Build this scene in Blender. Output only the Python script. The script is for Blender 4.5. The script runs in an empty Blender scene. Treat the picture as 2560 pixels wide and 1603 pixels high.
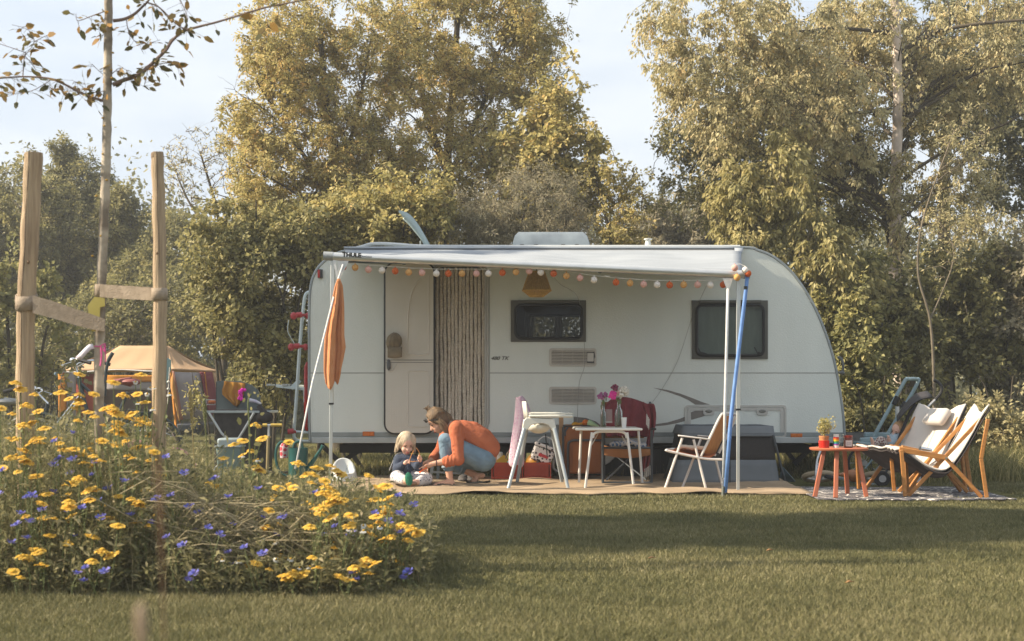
import bpy, math, random
import numpy as np
from mathutils import Vector, Matrix, noise as mnoise
from mathutils.geometry import tessellate_polygon
SC = bpy.context.scene
COL = SC.collection
R = math.radians
rng = np.random.default_rng(7)
random.seed(5)

# ---------------------------------------------------------------- camera
F = 3360.0; HZ = 994.0; CZ = 0.85          # focal length in photo pixels, horizon row, eye height
cam = bpy.data.cameras.new('camera'); camo = bpy.data.objects.new('camera', cam); COL.objects.link(camo)
camo.location = (0, 0, CZ); camo.rotation_euler = (R(90), 0, 0)
cam.sensor_width = 36; cam.lens = F/2560*36; cam.shift_y = (HZ-801.5)/2560
cam.clip_start = 0.1; cam.clip_end = 2000
cam.dof.use_dof = True; cam.dof.focus_distance = 13.4; cam.dof.aperture_fstop = 4.5
SC.camera = camo
SC.render.resolution_x = 1024; SC.render.resolution_y = 641

# ---------------------------------------------------------------- sky, sun, exposure
SUN_EL = 36; SUN_AZ = 284                   # compass degrees the light comes from (0 = +Y, 90 = +X): left, a little behind the camera side
W = bpy.data.worlds.new('World'); SC.world = W; W.use_nodes = True
nt = W.node_tree; nt.nodes.clear()
SUN_AZ = 266
out = nt.nodes.new('ShaderNodeOutputWorld'); bg = nt.nodes.new('ShaderNodeBackground')
sky = nt.nodes.new('ShaderNodeTexSky'); sky.sky_type = 'NISHITA'; sky.sun_disc = False
sky.sun_elevation = R(SUN_EL); sky.sun_rotation = R(SUN_AZ); sky.dust_density = 2.0; sky.air_density = 1.0
tc = nt.nodes.new('ShaderNodeTexCoord'); mp = nt.nodes.new('ShaderNodeMapping'); mp.inputs['Scale'].default_value = (1, 1, 3.2)
nz = nt.nodes.new('ShaderNodeTexNoise'); nz.inputs['Scale'].default_value = 2.1; nz.inputs['Detail'].default_value = 6
rp = nt.nodes.new('ShaderNodeMapRange'); rp.inputs[1].default_value = .35; rp.inputs[2].default_value = .7; rp.inputs[3].default_value = .84; rp.inputs[4].default_value = 1.0
mx = nt.nodes.new('ShaderNodeMixRGB'); cl = nt.nodes.new('ShaderNodeMixRGB'); cl.inputs[1].default_value = (3.35, 3.75, 4.25, 1); cl.inputs[2].default_value = (4.15, 4.4, 4.65, 1); n2 = nt.nodes.new('ShaderNodeTexNoise'); n2.inputs['Scale'].default_value = 5; n2.inputs['Detail'].default_value = 7; r2 = nt.nodes.new('ShaderNodeMapRange'); r2.inputs[1].default_value = .38; r2.inputs[2].default_value = .62; nt.links.new(mp.outputs[0], n2.inputs['Vector']); nt.links.new(n2.outputs['Fac'], r2.inputs[0]); nt.links.new(r2.outputs[0], cl.inputs[0]); nt.links.new(cl.outputs[0], mx.inputs[2])
nt.links.new(tc.outputs['Generated'], mp.inputs[0]); nt.links.new(mp.outputs[0], nz.inputs['Vector'])
nt.links.new(nz.outputs['Fac'], rp.inputs[0]); nt.links.new(rp.outputs[0], mx.inputs[0])
nt.links.new(sky.outputs[0], mx.inputs[1]); nt.links.new(mx.outputs[0], bg.inputs[0]); nt.links.new(bg.outputs[0], out.inputs[0])
bg.inputs[1].default_value = 0.10
sl = bpy.data.lights.new('sun', 'SUN'); so = bpy.data.objects.new('sun', sl); COL.objects.link(so)
sl.energy = 4.6; sl.angle = R(0.6); sl.color = (1.0, .86, .66)
_d = Vector((math.sin(R(SUN_AZ))*math.cos(R(SUN_EL)), math.cos(R(SUN_AZ))*math.cos(R(SUN_EL)), math.sin(R(SUN_EL))))
so.rotation_euler = _d.to_track_quat('Z', 'Y').to_euler(); so.location = (-20, -5, 25)
SC.view_settings.view_transform = 'Standard'; SC.view_settings.look = 'None'
SC.view_settings.exposure = 1.2; SC.view_settings.gamma = 1
SC.cycles.use_denoising = True
SC.cycles.transparent_max_bounces = 12

# ---------------------------------------------------------------- helpers
def P(px, py, Y):
    "photo pixel at depth Y -> world point"
    return Vector(((px-1280)*Y/F, Y, CZ+(HZ-py)*Y/F))
def gnd(px, py): return P(px, py, F*CZ/(py-HZ))
def S(Y): return F/Y
def tagit(o, label=None, cat=None, group=None, kind=None):
    if label: o['label'] = label
    if cat: o['category'] = cat
    if group: o['group'] = group
    if kind: o['kind'] = kind
    return o
def thing(name, label, cat, loc=(0, 0, 0), group=None, rz=0):
    o = bpy.data.objects.new(name, None); COL.objects.link(o); o.location = loc; o.rotation_euler = (0, 0, rz)
    o.empty_display_size = .1
    return tagit(o, label, cat, group)
def copy_tree(o, parent=None):
    c = o.copy(); COL.objects.link(c); c.parent = parent
    for ch in [x for x in bpy.data.objects if x.parent == o and x != c]: copy_tree(ch, c)
    return c
def catmull(pts, n=6, closed=False):
    pts = [Vector(p) for p in pts]; out = []; m = len(pts)
    for i in range(m if closed else m-1):
        if closed: a, b, c, d = pts[(i-1) % m], pts[i], pts[(i+1) % m], pts[(i+2) % m]
        else: a, b, c, d = pts[max(i-1, 0)], pts[i], pts[i+1], pts[min(i+2, m-1)]
        for k in range(n):
            t = k/n
            out.append(.5*((2*b)+(c-a)*t+(2*a-5*b+4*c-d)*t*t+(3*b-a-3*c+d)*t**3))
    if not closed: out.append(pts[-1])
    return out
def rrect(x0, y0, x1, y1, r, n=5):
    o = []
    for cx, cy, a0 in ((x1-r, y0+r, -90), (x1-r, y1-r, 0), (x0+r, y1-r, 90), (x0+r, y0+r, 180)):
        for k in range(n+1):
            a = R(a0+90*k/n); o.append((cx+r*math.cos(a), cy+r*math.sin(a)))
    return o
class MB:
    def __init__(s): s.v = []; s.f = []; s.m = []; s.cm = 0
    def add(s, v, f):
        b = len(s.v); s.v += [tuple(x) for x in v]; s.f += [tuple(b+i for i in q) for q in f]; s.m += [s.cm]*len(f); return s
    def mat(s, i): s.cm = i; return s
    def box(s, c, size, rot=None):
        c = Vector(c); hx, hy, hz = [k/2 for k in size]
        vs = [Vector((x, y, z)) for x in (-hx, hx) for y in (-hy, hy) for z in (-hz, hz)]
        if rot is not None: vs = [rot @ v for v in vs]
        return s.add([c+v for v in vs], [(0, 1, 3, 2), (4, 6, 7, 5), (0, 4, 5, 1), (2, 3, 7, 6), (0, 2, 6, 4), (1, 5, 7, 3)])
    def bar(s, a, b, w, h, up=(0, 0, 1)):
        "rectangular bar from a to b"
        a, b = Vector(a), Vector(b); d = (b-a); L = d.length; d.normalize(); u = Vector(up)
        if abs(d.dot(u)) > .95: u = Vector((0, 1, 0))
        x = d.cross(u).normalized(); z = x.cross(d)
        return s.box((a+b)/2, (w, L, h), Matrix((x, d, z)).transposed())
    def tube(s, pts, r, n=8, cap=True, closed=False):
        pts = [Vector(p) for p in pts]; m = len(pts); rs = r if hasattr(r, '__len__') else [r]*m
        v = []; f = []; t0 = (pts[1]-pts[0]).normalized()
        u = t0.cross(Vector((0, 0, 1)));
        if u.length < .1: u = t0.cross(Vector((0, 1, 0)))
        u.normalize()
        for i in range(m):
            if closed: t = (pts[(i+1) % m]-pts[i-1]).normalized()
            else: t = (pts[min(i+1, m-1)]-pts[max(i-1, 0)]).normalized()
            u = (u-t*u.dot(t)).normalized(); w = t.cross(u)
            for k in range(n):
                a = 2*math.pi*k/n; v.append(pts[i]+(u*math.cos(a)+w*math.sin(a))*rs[i])
        for i in range(m if closed else m-1):
            j = (i+1) % m
            for k in range(n):
                l = (k+1) % n; f.append((i*n+k, i*n+l, j*n+l, j*n+k))
        if cap and not closed: f.append(tuple(range(n))[::-1]); f.append(tuple((m-1)*n+k for k in range(n)))
        return s.add(v, f)
    def ell(s, c, r, nu=14, nv=9, rot=None):
        c = Vector(c)
        if not hasattr(r, '__len__'): r = (r, r, r)
        v = []; f = []
        for j in range(nv+1):
            th = math.pi*j/nv
            for i in range(nu):
                ph = 2*math.pi*i/nu; q = Vector((r[0]*math.sin(th)*math.cos(ph), r[1]*math.sin(th)*math.sin(ph), r[2]*math.cos(th)))
                if rot is not None: q = rot @ q
                v.append(c+q)
        for j in range(nv):
            for i in range(nu):
                k = (i+1) % nu; f.append((j*nu+i, (j+1)*nu+i, (j+1)*nu+k, j*nu+k))
        return s.add(v, f)
    def lathe(s, prof, c, n=20, sx=1, sy=1):
        c = Vector(c); v = []; f = []
        for (r, z) in prof:
            for i in range(n):
                a = 2*math.pi*i/n; v.append(c+Vector((r*math.cos(a)*sx, r*math.sin(a)*sy, z)))
        for j in range(len(prof)-1):
            for i in range(n):
                k = (i+1) % n; f.append((j*n+i, j*n+k, (j+1)*n+k, (j+1)*n+i))
        return s.add(v, f)
    def grid(s, rows):
        n = len(rows[0]); v = [p for r in rows for p in r]
        return s.add(v, [(j*n+i, j*n+i+1, (j+1)*n+i+1, (j+1)*n+i) for j in range(len(rows)-1) for i in range(n-1)])
    def plate(s, outer, y0, y1, holes=(), Yp=None, edge=True):
        "photo-pixel outline (at depth Yp) extruded between depths y0 and y1, with holes"
        Yp = Yp or y0; loops = [[Vector(((px-1280)*Yp/F, 0, CZ+(HZ-py)*Yp/F)) for px, py in L] for L in [outer]+list(holes)]
        flat = [p for L in loops for p in L]
        tri = tessellate_polygon([[Vector((p.x, p.z, 0)) for p in L] for L in loops]); n = len(flat)
        v = [Vector((p.x, y0, p.z)) for p in flat]+[Vector((p.x, y1, p.z)) for p in flat]; f = []
        for t in tri: f.append(tuple(t)); f.append(tuple(n+i for i in t[::-1]))
        if edge:
            b = 0
            for L in loops:
                m = len(L)
                for i in range(m): j = (i+1) % m; f.append((b+i, b+j, n+b+j, n+b+i))
                b += m
        return s.add(v, f)
def fast_mesh(name, V, faces, mats=(), tint=None, smooth=False):
    "V (n,3) array, faces (m,k) int array"
    me = bpy.data.meshes.new(name); V = np.asarray(V, np.float32); faces = np.asarray(faces, np.int32)
    n, k = faces.shape
    me.vertices.add(len(V)); me.vertices.foreach_set('co', V.ravel())
    me.loops.add(n*k); me.loops.foreach_set('vertex_index', faces.ravel())
    me.polygons.add(n); me.polygons.foreach_set('loop_start', np.arange(0, n*k, k, dtype=np.int32))
    try: me.polygons.foreach_set('loop_total', np.full(n, k, np.int32))
    except Exception: pass
    me.polygons.foreach_set('use_smooth', np.full(n, smooth, bool))
    if tint is not None:
        a = me.attributes.new('tint', 'FLOAT', 'FACE'); a.data.foreach_set('value', np.asarray(tint, np.float32))
    for m in mats: me.materials.append(m)
    me.update(calc_edges=True); me.validate()
    return me
def rootloc(p):
    v = Vector((0, 0, 0))
    while p is not None:
        v = v+p.location; p = p.parent
    return v
def part(name, mb, mats, parent=None, smooth=True, bevel=0, solid=0, sub=0, local=False, loc=None, ang=40):
    me = bpy.data.meshes.new(name)
    off = Vector((0, 0, 0)) if local else (rootloc(parent) if parent is not None else Vector(loc or (0, 0, 0)))
    me.from_pydata([(v[0]-off.x, v[1]-off.y, v[2]-off.z) for v in mb.v], [], mb.f); me.validate()
    if not isinstance(mats, (list, tuple)): mats = [mats]
    for m in mats: me.materials.append(m)
    if len(mats) > 1 and len(me.polygons) == len(mb.m): me.polygons.foreach_set('material_index', mb.m)
    import bmesh
    bm = bmesh.new(); bm.from_mesh(me); bmesh.ops.recalc_face_normals(bm, faces=bm.faces); bm.to_mesh(me); bm.free()
    if smooth:
        me.shade_smooth() if hasattr(me, 'shade_smooth') else None
        try: me.set_sharp_from_angle(angle=R(ang))
        except Exception: pass
    o = bpy.data.objects.new(name, me); COL.objects.link(o)
    if parent is not None: o.parent = parent
    elif loc is not None: o.location = loc
    if bevel:
        b = o.modifiers.new('b', 'BEVEL'); b.width = bevel; b.segments = 2; b.limit_method = 'ANGLE'
    if solid:
        b = o.modifiers.new('s', 'SOLIDIFY'); b.thickness = solid; b.offset = 0
    if sub:
        b = o.modifiers.new('u', 'SUBSURF'); b.levels = sub; b.render_levels = sub
    return o
def pieces(name, mbs, mats, parent, **k): return [part(name, m_, mats, parent, **k) for m_ in mbs]
def solo(name, mb, mats, label, cat, loc=(0, 0, 0), group=None, **k):
    return tagit(part(name, mb, mats, loc=loc, **k), label, cat, group)
def text_mb(mb, txt, size, origin, xdir=(1, 0, 0), zdir=(0, 0, 1), shear=0, depth=.0015, sx=1.0, bold=0):
    cu = bpy.data.curves.new('t', 'FONT'); cu.body = txt; cu.size = size; cu.extrude = depth; cu.shear = shear; cu.offset = bold
    o = bpy.data.objects.new('t', cu); COL.objects.link(o); dg = bpy.context.evaluated_depsgraph_get(); dg.update()
    me = bpy.data.meshes.new_from_object(o.evaluated_get(dg))
    X = Vector(xdir); Z = Vector(zdir); Yd = X.cross(Z); O = Vector(origin)
    mb.add([O+X*v.co.x*sx+Z*v.co.y-Yd*v.co.z*-1 for v in me.vertices], [tuple(p.vertices) for p in me.polygons])
    bpy.data.objects.remove(o); bpy.data.curves.remove(cu); bpy.data.meshes.remove(me)
    return mb

# ---------------------------------------------------------------- materials
MC = {}
def M(name, col, col2=None, scale=6, rough=.6, metal=0, bump=0, bscale=60, det=5, stretch=None, spec=.4, kind='noise', transl=0, contrast=(.35, .65), alpha=1):
    if name in MC: return MC[name]
    m = bpy.data.materials.new(name); m.use_nodes = True; t = m.node_tree; b = t.nodes['Principled BSDF']
    b.inputs['Roughness'].default_value = rough; b.inputs['Metallic'].default_value = metal
    b.inputs['Specular IOR Level'].default_value = spec
    c = t.nodes.new('ShaderNodeTexCoord'); src = c.outputs['Object']
    if stretch:
        mp = t.nodes.new('ShaderNodeMapping'); mp.inputs['Scale'].default_value = stretch; t.links.new(src, mp.inputs[0]); src = mp.outputs[0]
    if col2 is None: col2 = tuple(k*.86 for k in col)
    n = t.nodes.new('ShaderNodeTexNoise'); n.inputs['Scale'].default_value = scale; n.inputs['Detail'].default_value = det
    t.links.new(src, n.inputs['Vector'])
    mr = t.nodes.new('ShaderNodeMapRange'); mr.inputs[1].default_value = contrast[0]; mr.inputs[2].default_value = contrast[1]
    mxx = t.nodes.new('ShaderNodeMixRGB'); mxx.inputs[1].default_value = (*col, 1); mxx.inputs[2].default_value = (*col2, 1)
    t.links.new(n.outputs['Fac'], mr.inputs[0]); t.links.new(mr.outputs[0], mxx.inputs[0]); t.links.new(mxx.outputs[0], b.inputs['Base Color'])
    if bump:
        n2 = t.nodes.new('ShaderNodeTexNoise'); n2.inputs['Scale'].default_value = bscale; n2.inputs['Detail'].default_value = 3
        t.links.new(c.outputs['Object'] if name == 'white_hammered' else src, n2.inputs['Vector']); bp = t.nodes.new('ShaderNodeBump'); bp.inputs['Strength'].default_value = bump; bp.inputs['Distance'].default_value = .01
        t.links.new(n2.outputs['Fac'], bp.inputs['Height']); t.links.new(bp.outputs[0], b.inputs['Normal'])
    if transl:
        tr = t.nodes.new('ShaderNodeBsdfTranslucent'); t.links.new(mxx.outputs[0], tr.inputs[0]); ms = t.nodes.new('ShaderNodeMixShader'); ms.inputs[0].default_value = transl
        t.links.new(b.outputs[0], ms.inputs[1]); t.links.new(tr.outputs[0], ms.inputs[2]); t.links.new(ms.outputs[0], t.nodes['Material Output'].inputs[0])
    m.diffuse_color = (*col, 1); MC[name] = m; return m
def leafmat(name, cols, transl=.35, rough=.55, spec=.3):
    "colour picked per leaf from the 'tint' attribute"
    if name in MC: return MC[name]
    m = bpy.data.materials.new(name); m.use_nodes = True; t = m.node_tree; b = t.nodes['Principled BSDF']
    b.inputs['Roughness'].default_value = rough; b.inputs['Specular IOR Level'].default_value = spec
    a = t.nodes.new('ShaderNodeAttribute'); a.attribute_name = 'tint'; r = t.nodes.new('ShaderNodeValToRGB')
    el = r.color_ramp.elements
    while len(el) < len(cols): el.new(.5)
    for i, c in enumerate(cols): el[i].position = i/(len(cols)-1); el[i].color = (*c, 1)
    t.links.new(a.outputs['Fac'], r.inputs[0]); t.links.new(r.outputs[0], b.inputs['Base Color'])
    tr = t.nodes.new('ShaderNodeBsdfTranslucent'); t.links.new(r.outputs[0], tr.inputs[0]); ms = t.nodes.new('ShaderNodeMixShader'); ms.inputs[0].default_value = transl
    t.links.new(b.outputs[0], ms.inputs[1]); t.links.new(tr.outputs[0], ms.inputs[2]); t.links.new(ms.outputs[0], t.nodes['Material Output'].inputs[0])
    MC[name] = m; return m
def glassmat(name, tint, gloss=.12, rough=.03):
    if name in MC: return MC[name]
    m = bpy.data.materials.new(name); m.use_nodes = True; t = m.node_tree; t.nodes.remove(t.nodes['Principled BSDF'])
    tr = t.nodes.new('ShaderNodeBsdfTransparent'); tr.inputs[0].default_value = (*tint, 1)
    g = t.nodes.new('ShaderNodeBsdfGlossy'); g.inputs[1].default_value = rough; g.inputs[0].default_value = (1, 1, 1, 1)
    fr = t.nodes.new('ShaderNodeFresnel'); fr.inputs[0].default_value = 1.45
    ad = t.nodes.new('ShaderNodeMath'); ad.operation = 'MULTIPLY'; ad.inputs[1].default_value = gloss*5
    t.links.new(fr.outputs[0], ad.inputs[0]); ms = t.nodes.new('ShaderNodeMixShader'); t.links.new(ad.outputs[0], ms.inputs[0])
    t.links.new(tr.outputs[0], ms.inputs[1]); t.links.new(g.outputs[0], ms.inputs[2]); t.links.new(ms.outputs[0], t.nodes['Material Output'].inputs[0])
    MC[name] = m; return m
white_al = M('white_hammered', (.70, .74, .70), (.62, .66, .625), scale=1.1, rough=.33, bump=.35, bscale=95, det=6, stretch=(1.6, 1, .35))
white_pl = M('white_plastic', (.72, .71, .67), (.66, .65, .60), scale=3, rough=.4)
grey_al = M('brushed_aluminium', (.55, .56, .57), (.45, .46, .47), rough=.35, metal=.7, stretch=(1, 8, 8))
pale_tube = M('pale_grey_tube', (.50, .57, .58), (.43, .50, .52), rough=.35, metal=.25)
grey_rail = M('grey_rail', (.26, .29, .29), (.20, .23, .23), rough=.5)
black_rub = M('black_rubber', (.012, .012, .014), (.02, .02, .022), rough=.6)
dark_pl = M('dark_plastic', (.035, .037, .04), (.025, .026, .028), rough=.45)
dark_fab = M('dark_fabric', (.05, .046, .045), (.03, .028, .028), scale=14, rough=.9, bump=.3)
chrome = M('chrome', (.7, .7, .7), rough=.15, metal=1)
# ================================================================ SETTING: ground, trees, bushes
def ground_mat():
    m = bpy.data.materials.new('turf'); m.use_nodes = True; t = m.node_tree; b = t.nodes['Principled BSDF']; b.inputs['Roughness'].default_value = .95
    b.inputs['Specular IOR Level'].default_value = .1
    c = t.nodes.new('ShaderNodeTexCoord')
    def nz(s, d): n = t.nodes.new('ShaderNodeTexNoise'); n.inputs['Scale'].default_value = s; n.inputs['Detail'].default_value = d; t.links.new(c.outputs['Object'], n.inputs['Vector']); return n
    a, d = nz(.5, 4), nz(45, 6)
    r1 = t.nodes.new('ShaderNodeValToRGB'); r1.color_ramp.elements[0].position = .3; r1.color_ramp.elements[1].position = .72
    r1.color_ramp.elements[0].color = (.085, .09, .035, 1); r1.color_ramp.elements[1].color = (.15, .145, .06, 1)
    r2 = t.nodes.new('ShaderNodeValToRGB'); r2.color_ramp.elements[0].position = .35; r2.color_ramp.elements[1].position = .65
    r2.color_ramp.elements[0].color = (.55, .5, .4, 1); r2.color_ramp.elements[1].color = (1.15, 1.1, 1, 1)
    mm = t.nodes.new('ShaderNodeMixRGB'); mm.blend_type = 'MULTIPLY'; mm.inputs[0].default_value = 1
    t.links.new(a.outputs['Fac'], r1.inputs[0]); t.links.new(d.outputs['Fac'], r2.inputs[0]); t.links.new(r1.outputs[0], mm.inputs[1]); t.links.new(r2.outputs[0], mm.inputs[2])
    t.links.new(mm.outputs[0], b.inputs['Base Color'])
    bp = t.nodes.new('ShaderNodeBump'); bp.inputs['Strength'].default_value = .6; bp.inputs['Distance'].default_value = .03; t.links.new(d.outputs['Fac'], bp.inputs['Height']); t.links.new(bp.outputs[0], b.inputs['Normal'])
    return m
turf = ground_mat()
g = MB(); N = 40
xs = np.concatenate([[-150, -60, -30], np.linspace(-16, 16, 33), [30, 60, 150]]); ys = np.concatenate([[-100, -40, -15, -5], np.linspace(0, 36, 37), [60, 100, 150]])
g.grid([[(x, y, 0) for x in xs] for y in ys]); tagit(part('ground', g, turf, smooth=False), kind='structure')

def blades(name, X, Y, H, Wd, mat, lean=.35, seg=1, Z=None, tint=None, rg=rng):
    "grass blades: bent tapering strips, one mesh"
    n = len(X); a = rg.uniform(0, 2*np.pi, n); d = np.stack([np.cos(a), np.sin(a)], 1); ln = rg.uniform(0, lean, n)*H
    th = rg.uniform(0, np.pi, n); w = np.stack([np.cos(th), np.sin(th)], 1)*Wd[:, None]/2; Z = np.zeros(n) if Z is None else Z
    rows = []
    for k in range(seg+1):
        t = k/(seg+.0); tw = (1-t)**.7 if seg > 1 else 1-t
        c = np.stack([X+d[:, 0]*ln*t*t, Y+d[:, 1]*ln*t*t, Z+H*t*(1-.25*lean*t)], 1)
        if k == seg: rows.append(c)
        else:
            o = np.concatenate([w*tw, np.zeros((n, 1))], 1); rows += [c-o, c+o]
    V = np.stack(rows, 1); m = V.shape[1]; base = np.arange(n)[:, None]*m; fs = []
    for k in range(seg-1): fs += [np.stack([2*k, 2*k+1, 2*k+3])[None]+base, np.stack([2*k, 2*k+3, 2*k+2])[None]+base]
    fs.append(np.array([2*seg-2, 2*seg-1, 2*seg])[None]+base); Fc = np.concatenate(fs)
    tn = np.tile(rg.uniform(0, 1, n) if tint is None else tint, len(fs))
    me = fast_mesh(name, V.reshape(-1, 3), Fc, [mat], tn); o = bpy.data.objects.new(name, me); COL.objects.link(o); return o
lawn_m = leafmat('lawn_blades', [(.105, .108, .050), (.158, .153, .070), (.22, .20, .098), (.31, .275, .155)], .25, .6, .15)
# short lawn: density falls with distance
def lawn():
    Xs, Ys = [], []
    for y0, y1, dn in ((4.2, 6, 15000), (6, 8, 10000), (8, 10.5, 6500), (10.5, 13.8, 4500)):
        hw = (1290/F)*y1+1.3; n = int(dn*2*hw*(y1-y0)); Xs.append(rng.uniform(-hw, hw, n)); Ys.append(rng.uniform(y0, y1, n))
    X = np.concatenate(Xs); Y = np.concatenate(Ys)
    k = ~((Y > 11.75) & (X > -2.2) & (X < 3.1)) & ~((X > 2.5) & (X < 4.4) & (Y > 11.2) & (Y < 12.3)); X, Y = X[k], Y[k]
    H = rng.uniform(.012, .034, len(X))*(1+.0*Y); tt = .5+.5*np.sin(X*1.7+Y*2.3)*np.sin(X*.9-Y*1.3); t3 = np.sin(X*5.1+2*np.sin(Y*3.3))*np.sin(Y*6.7+1.5*np.sin(X*2.9)); H = H*(1+.45*np.clip(t3, 0, 1)+.3*(tt-.5)); tint = np.clip(rng.normal(.42, .25, len(X))+.30*(tt-.5)-.12*t3, 0, 1)
    o = blades('lawn_grass', X, Y, H, .0021+.0005*Y+0*X, lawn_m, .9, 1, tint=tint); tagit(o, 'short mown olive green lawn in front of the caravan', 'grass', kind='stuff')
lawn()
mead_m = leafmat('meadow_blades', [(.10, .105, .04), (.17, .165, .06), (.27, .24, .10), (.42, .36, .18)], .3, .6, .15)
def meadow(name, boxes, label, h=(.12, .4), dens=700):
    Xs, Ys = [], []
    for x0, x1, y0, y1, k in boxes:
        n = int(dens*k*(x1-x0)*(y1-y0)); Xs.append(rng.uniform(x0, x1, n)); Ys.append(rng.uniform(y0, y1, n))
    X = np.concatenate(Xs); Y = np.concatenate(Ys); H = rng.uniform(h[0], h[1], len(X))*(.75+.35*np.sin(X*2.1+1)*np.sin(Y*1.7))
    o = blades(name, X, Y, H, rng.uniform(.005, .011, len(X)), mead_m, 1.0, 3); tagit(o, label, 'tall grass', kind='stuff')
meadow('tall_grass', [(-6.2, -2.0, 13.6, 17, 1), (-6.2, -2.3, 9.0, 13.6, .45), (-9, -1.5, 17, 22, .35), (-2.1, 3.6, 14.1, 17.5, .8)], 'long uncut grass around and behind the camp kitchen and caravan', (.05, .22), 1100)
meadow('verge_grass', [(3.3, 9.0, 13.4, 17.2, .9), (3.6, 4.6, 13.0, 13.4, .5)], 'rough grass and weeds behind the lounge chairs on the right', (.1, .55), 1100)

def sample_env(rg, envs, n, pw=2.3, gap=0, gapf=2.6):
    w = np.array([e[2]*e[1][0]*e[1][1]*e[1][2] for e in envs]); idx = rg.choice(len(envs), n, p=w/w.sum())
    c = np.array([e[0] for e in envs])[idx]; r = np.array([e[1] for e in envs])[idx]
    d = rg.normal(size=(n, 3)); d /= np.linalg.norm(d, axis=1)[:, None]
    k = rg.normal(size=(4, 3)); ph = rg.uniform(0, 6.28, 4); fq = (3.2, 5.5, 8.5, 13)
    bump = sum(a*np.sin(f*(d@(k[i]/np.linalg.norm(k[i])))+ph[i]+idx*1.7) for i, (f, a) in enumerate(zip(fq, (.10, .12, .10, .07))))
    rr = (rg.uniform(0, 1, n)**(1/pw))*(1+bump)*np.where(rg.uniform(0, 1, n) < .2, rg.uniform(1, 1.42, n), 1)
    p = c+d*r*rr[:, None]
    if gap:
        q = p*gapf; v = np.sin(q[:, 0]*1.3+q[:, 2]*.8+ph[0])+np.sin(q[:, 1]*1.7-q[:, 2]*1.5+ph[1])+np.sin(q[:, 2]*2.1+q[:, 0]*1.1+ph[2]); keep = v > -gap; p = p[keep]
    return p
def E(px, py, Y, rx, ry, rd=None, w=1.0):
    s = F/Y; p = P(px, py, Y); return ((p.x, p.y, p.z), (rx/s, (rd if rd else rx/s*.8), ry/s), w)
def tubes_np(paths, rad, n):
    "paths (N,k,3), rad (N,k) -> verts, quads"
    N_, k, _ = paths.shape; t = np.gradient(paths, axis=1); t /= np.linalg.norm(t, axis=2)[..., None]+1e-9
    ref = np.where(np.abs(t[..., 2:3]) < .9, np.array([0, 0, 1.]), np.array([1., 0, 0])); u = np.cross(t, ref); u /= np.linalg.norm(u, axis=2)[..., None]+1e-9; w = np.cross(t, u)
    a = np.arange(n)*2*np.pi/n
    V = paths[:, :, None]+(u[:, :, None]*np.cos(a)[None, None, :, None]+w[:, :, None]*np.sin(a)[None, None, :, None])*rad[:, :, None, None]
    i = np.arange(k-1)[:, None]; j = np.arange(n)[None]; j2 = (j+1) % n
    q = np.stack([i*n+j, i*n+j2, (i+1)*n+j2, (i+1)*n+j], -1).reshape(-1, 4); Fc = (np.arange(N_)[:, None, None]*k*n+q[None]).reshape(-1, 4)
    return V.reshape(-1, 3), Fc
def curve(a, b, up, k, rg, jit):
    "N curved paths from a to b that start outward and rise"
    t = np.linspace(0, 1, k)[None, :, None]; m = (a+b)/2+up; pth = (1-t)**2*a[:, None]+2*t*(1-t)*m[:, None]+t*t*b[:, None]
    j = rg.normal(size=pth.shape)*jit[:, None, None]; j[:, 0] = 0; return pth+j
def attach(targets, nodes, upw=1.5):
    out = np.empty(len(targets), int)
    for i in range(0, len(targets), 400):
        T = targets[i:i+400]; d = T[:, None]-nodes[None]; h = np.hypot(d[..., 0], d[..., 1]); dz = d[..., 2]
        out[i:i+400] = np.argmin(np.sqrt(h*h+dz*dz)+np.maximum(0, .45*h-dz)*upw, 1)
    return out
bark_m = M('grey_bark', (.085, .07, .05), (.045, .037, .027), scale=9, rough=.9, bump=.8, bscale=30, stretch=(1, 1, .3))
twig_m = M('twig_bark', (.09, .072, .048), (.05, .04, .028), scale=4, rough=.9)
pale_twig = M('pale_twig_bark', (.20, .165, .12), (.12, .10, .07), scale=4, rough=.9)
birch_m = M('birch_bark', (.62, .52, .44), (.16, .12, .09), scale=2.2, rough=.8, bump=.7, bscale=18, stretch=(1, 1, .55), contrast=(.5, .64))
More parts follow.
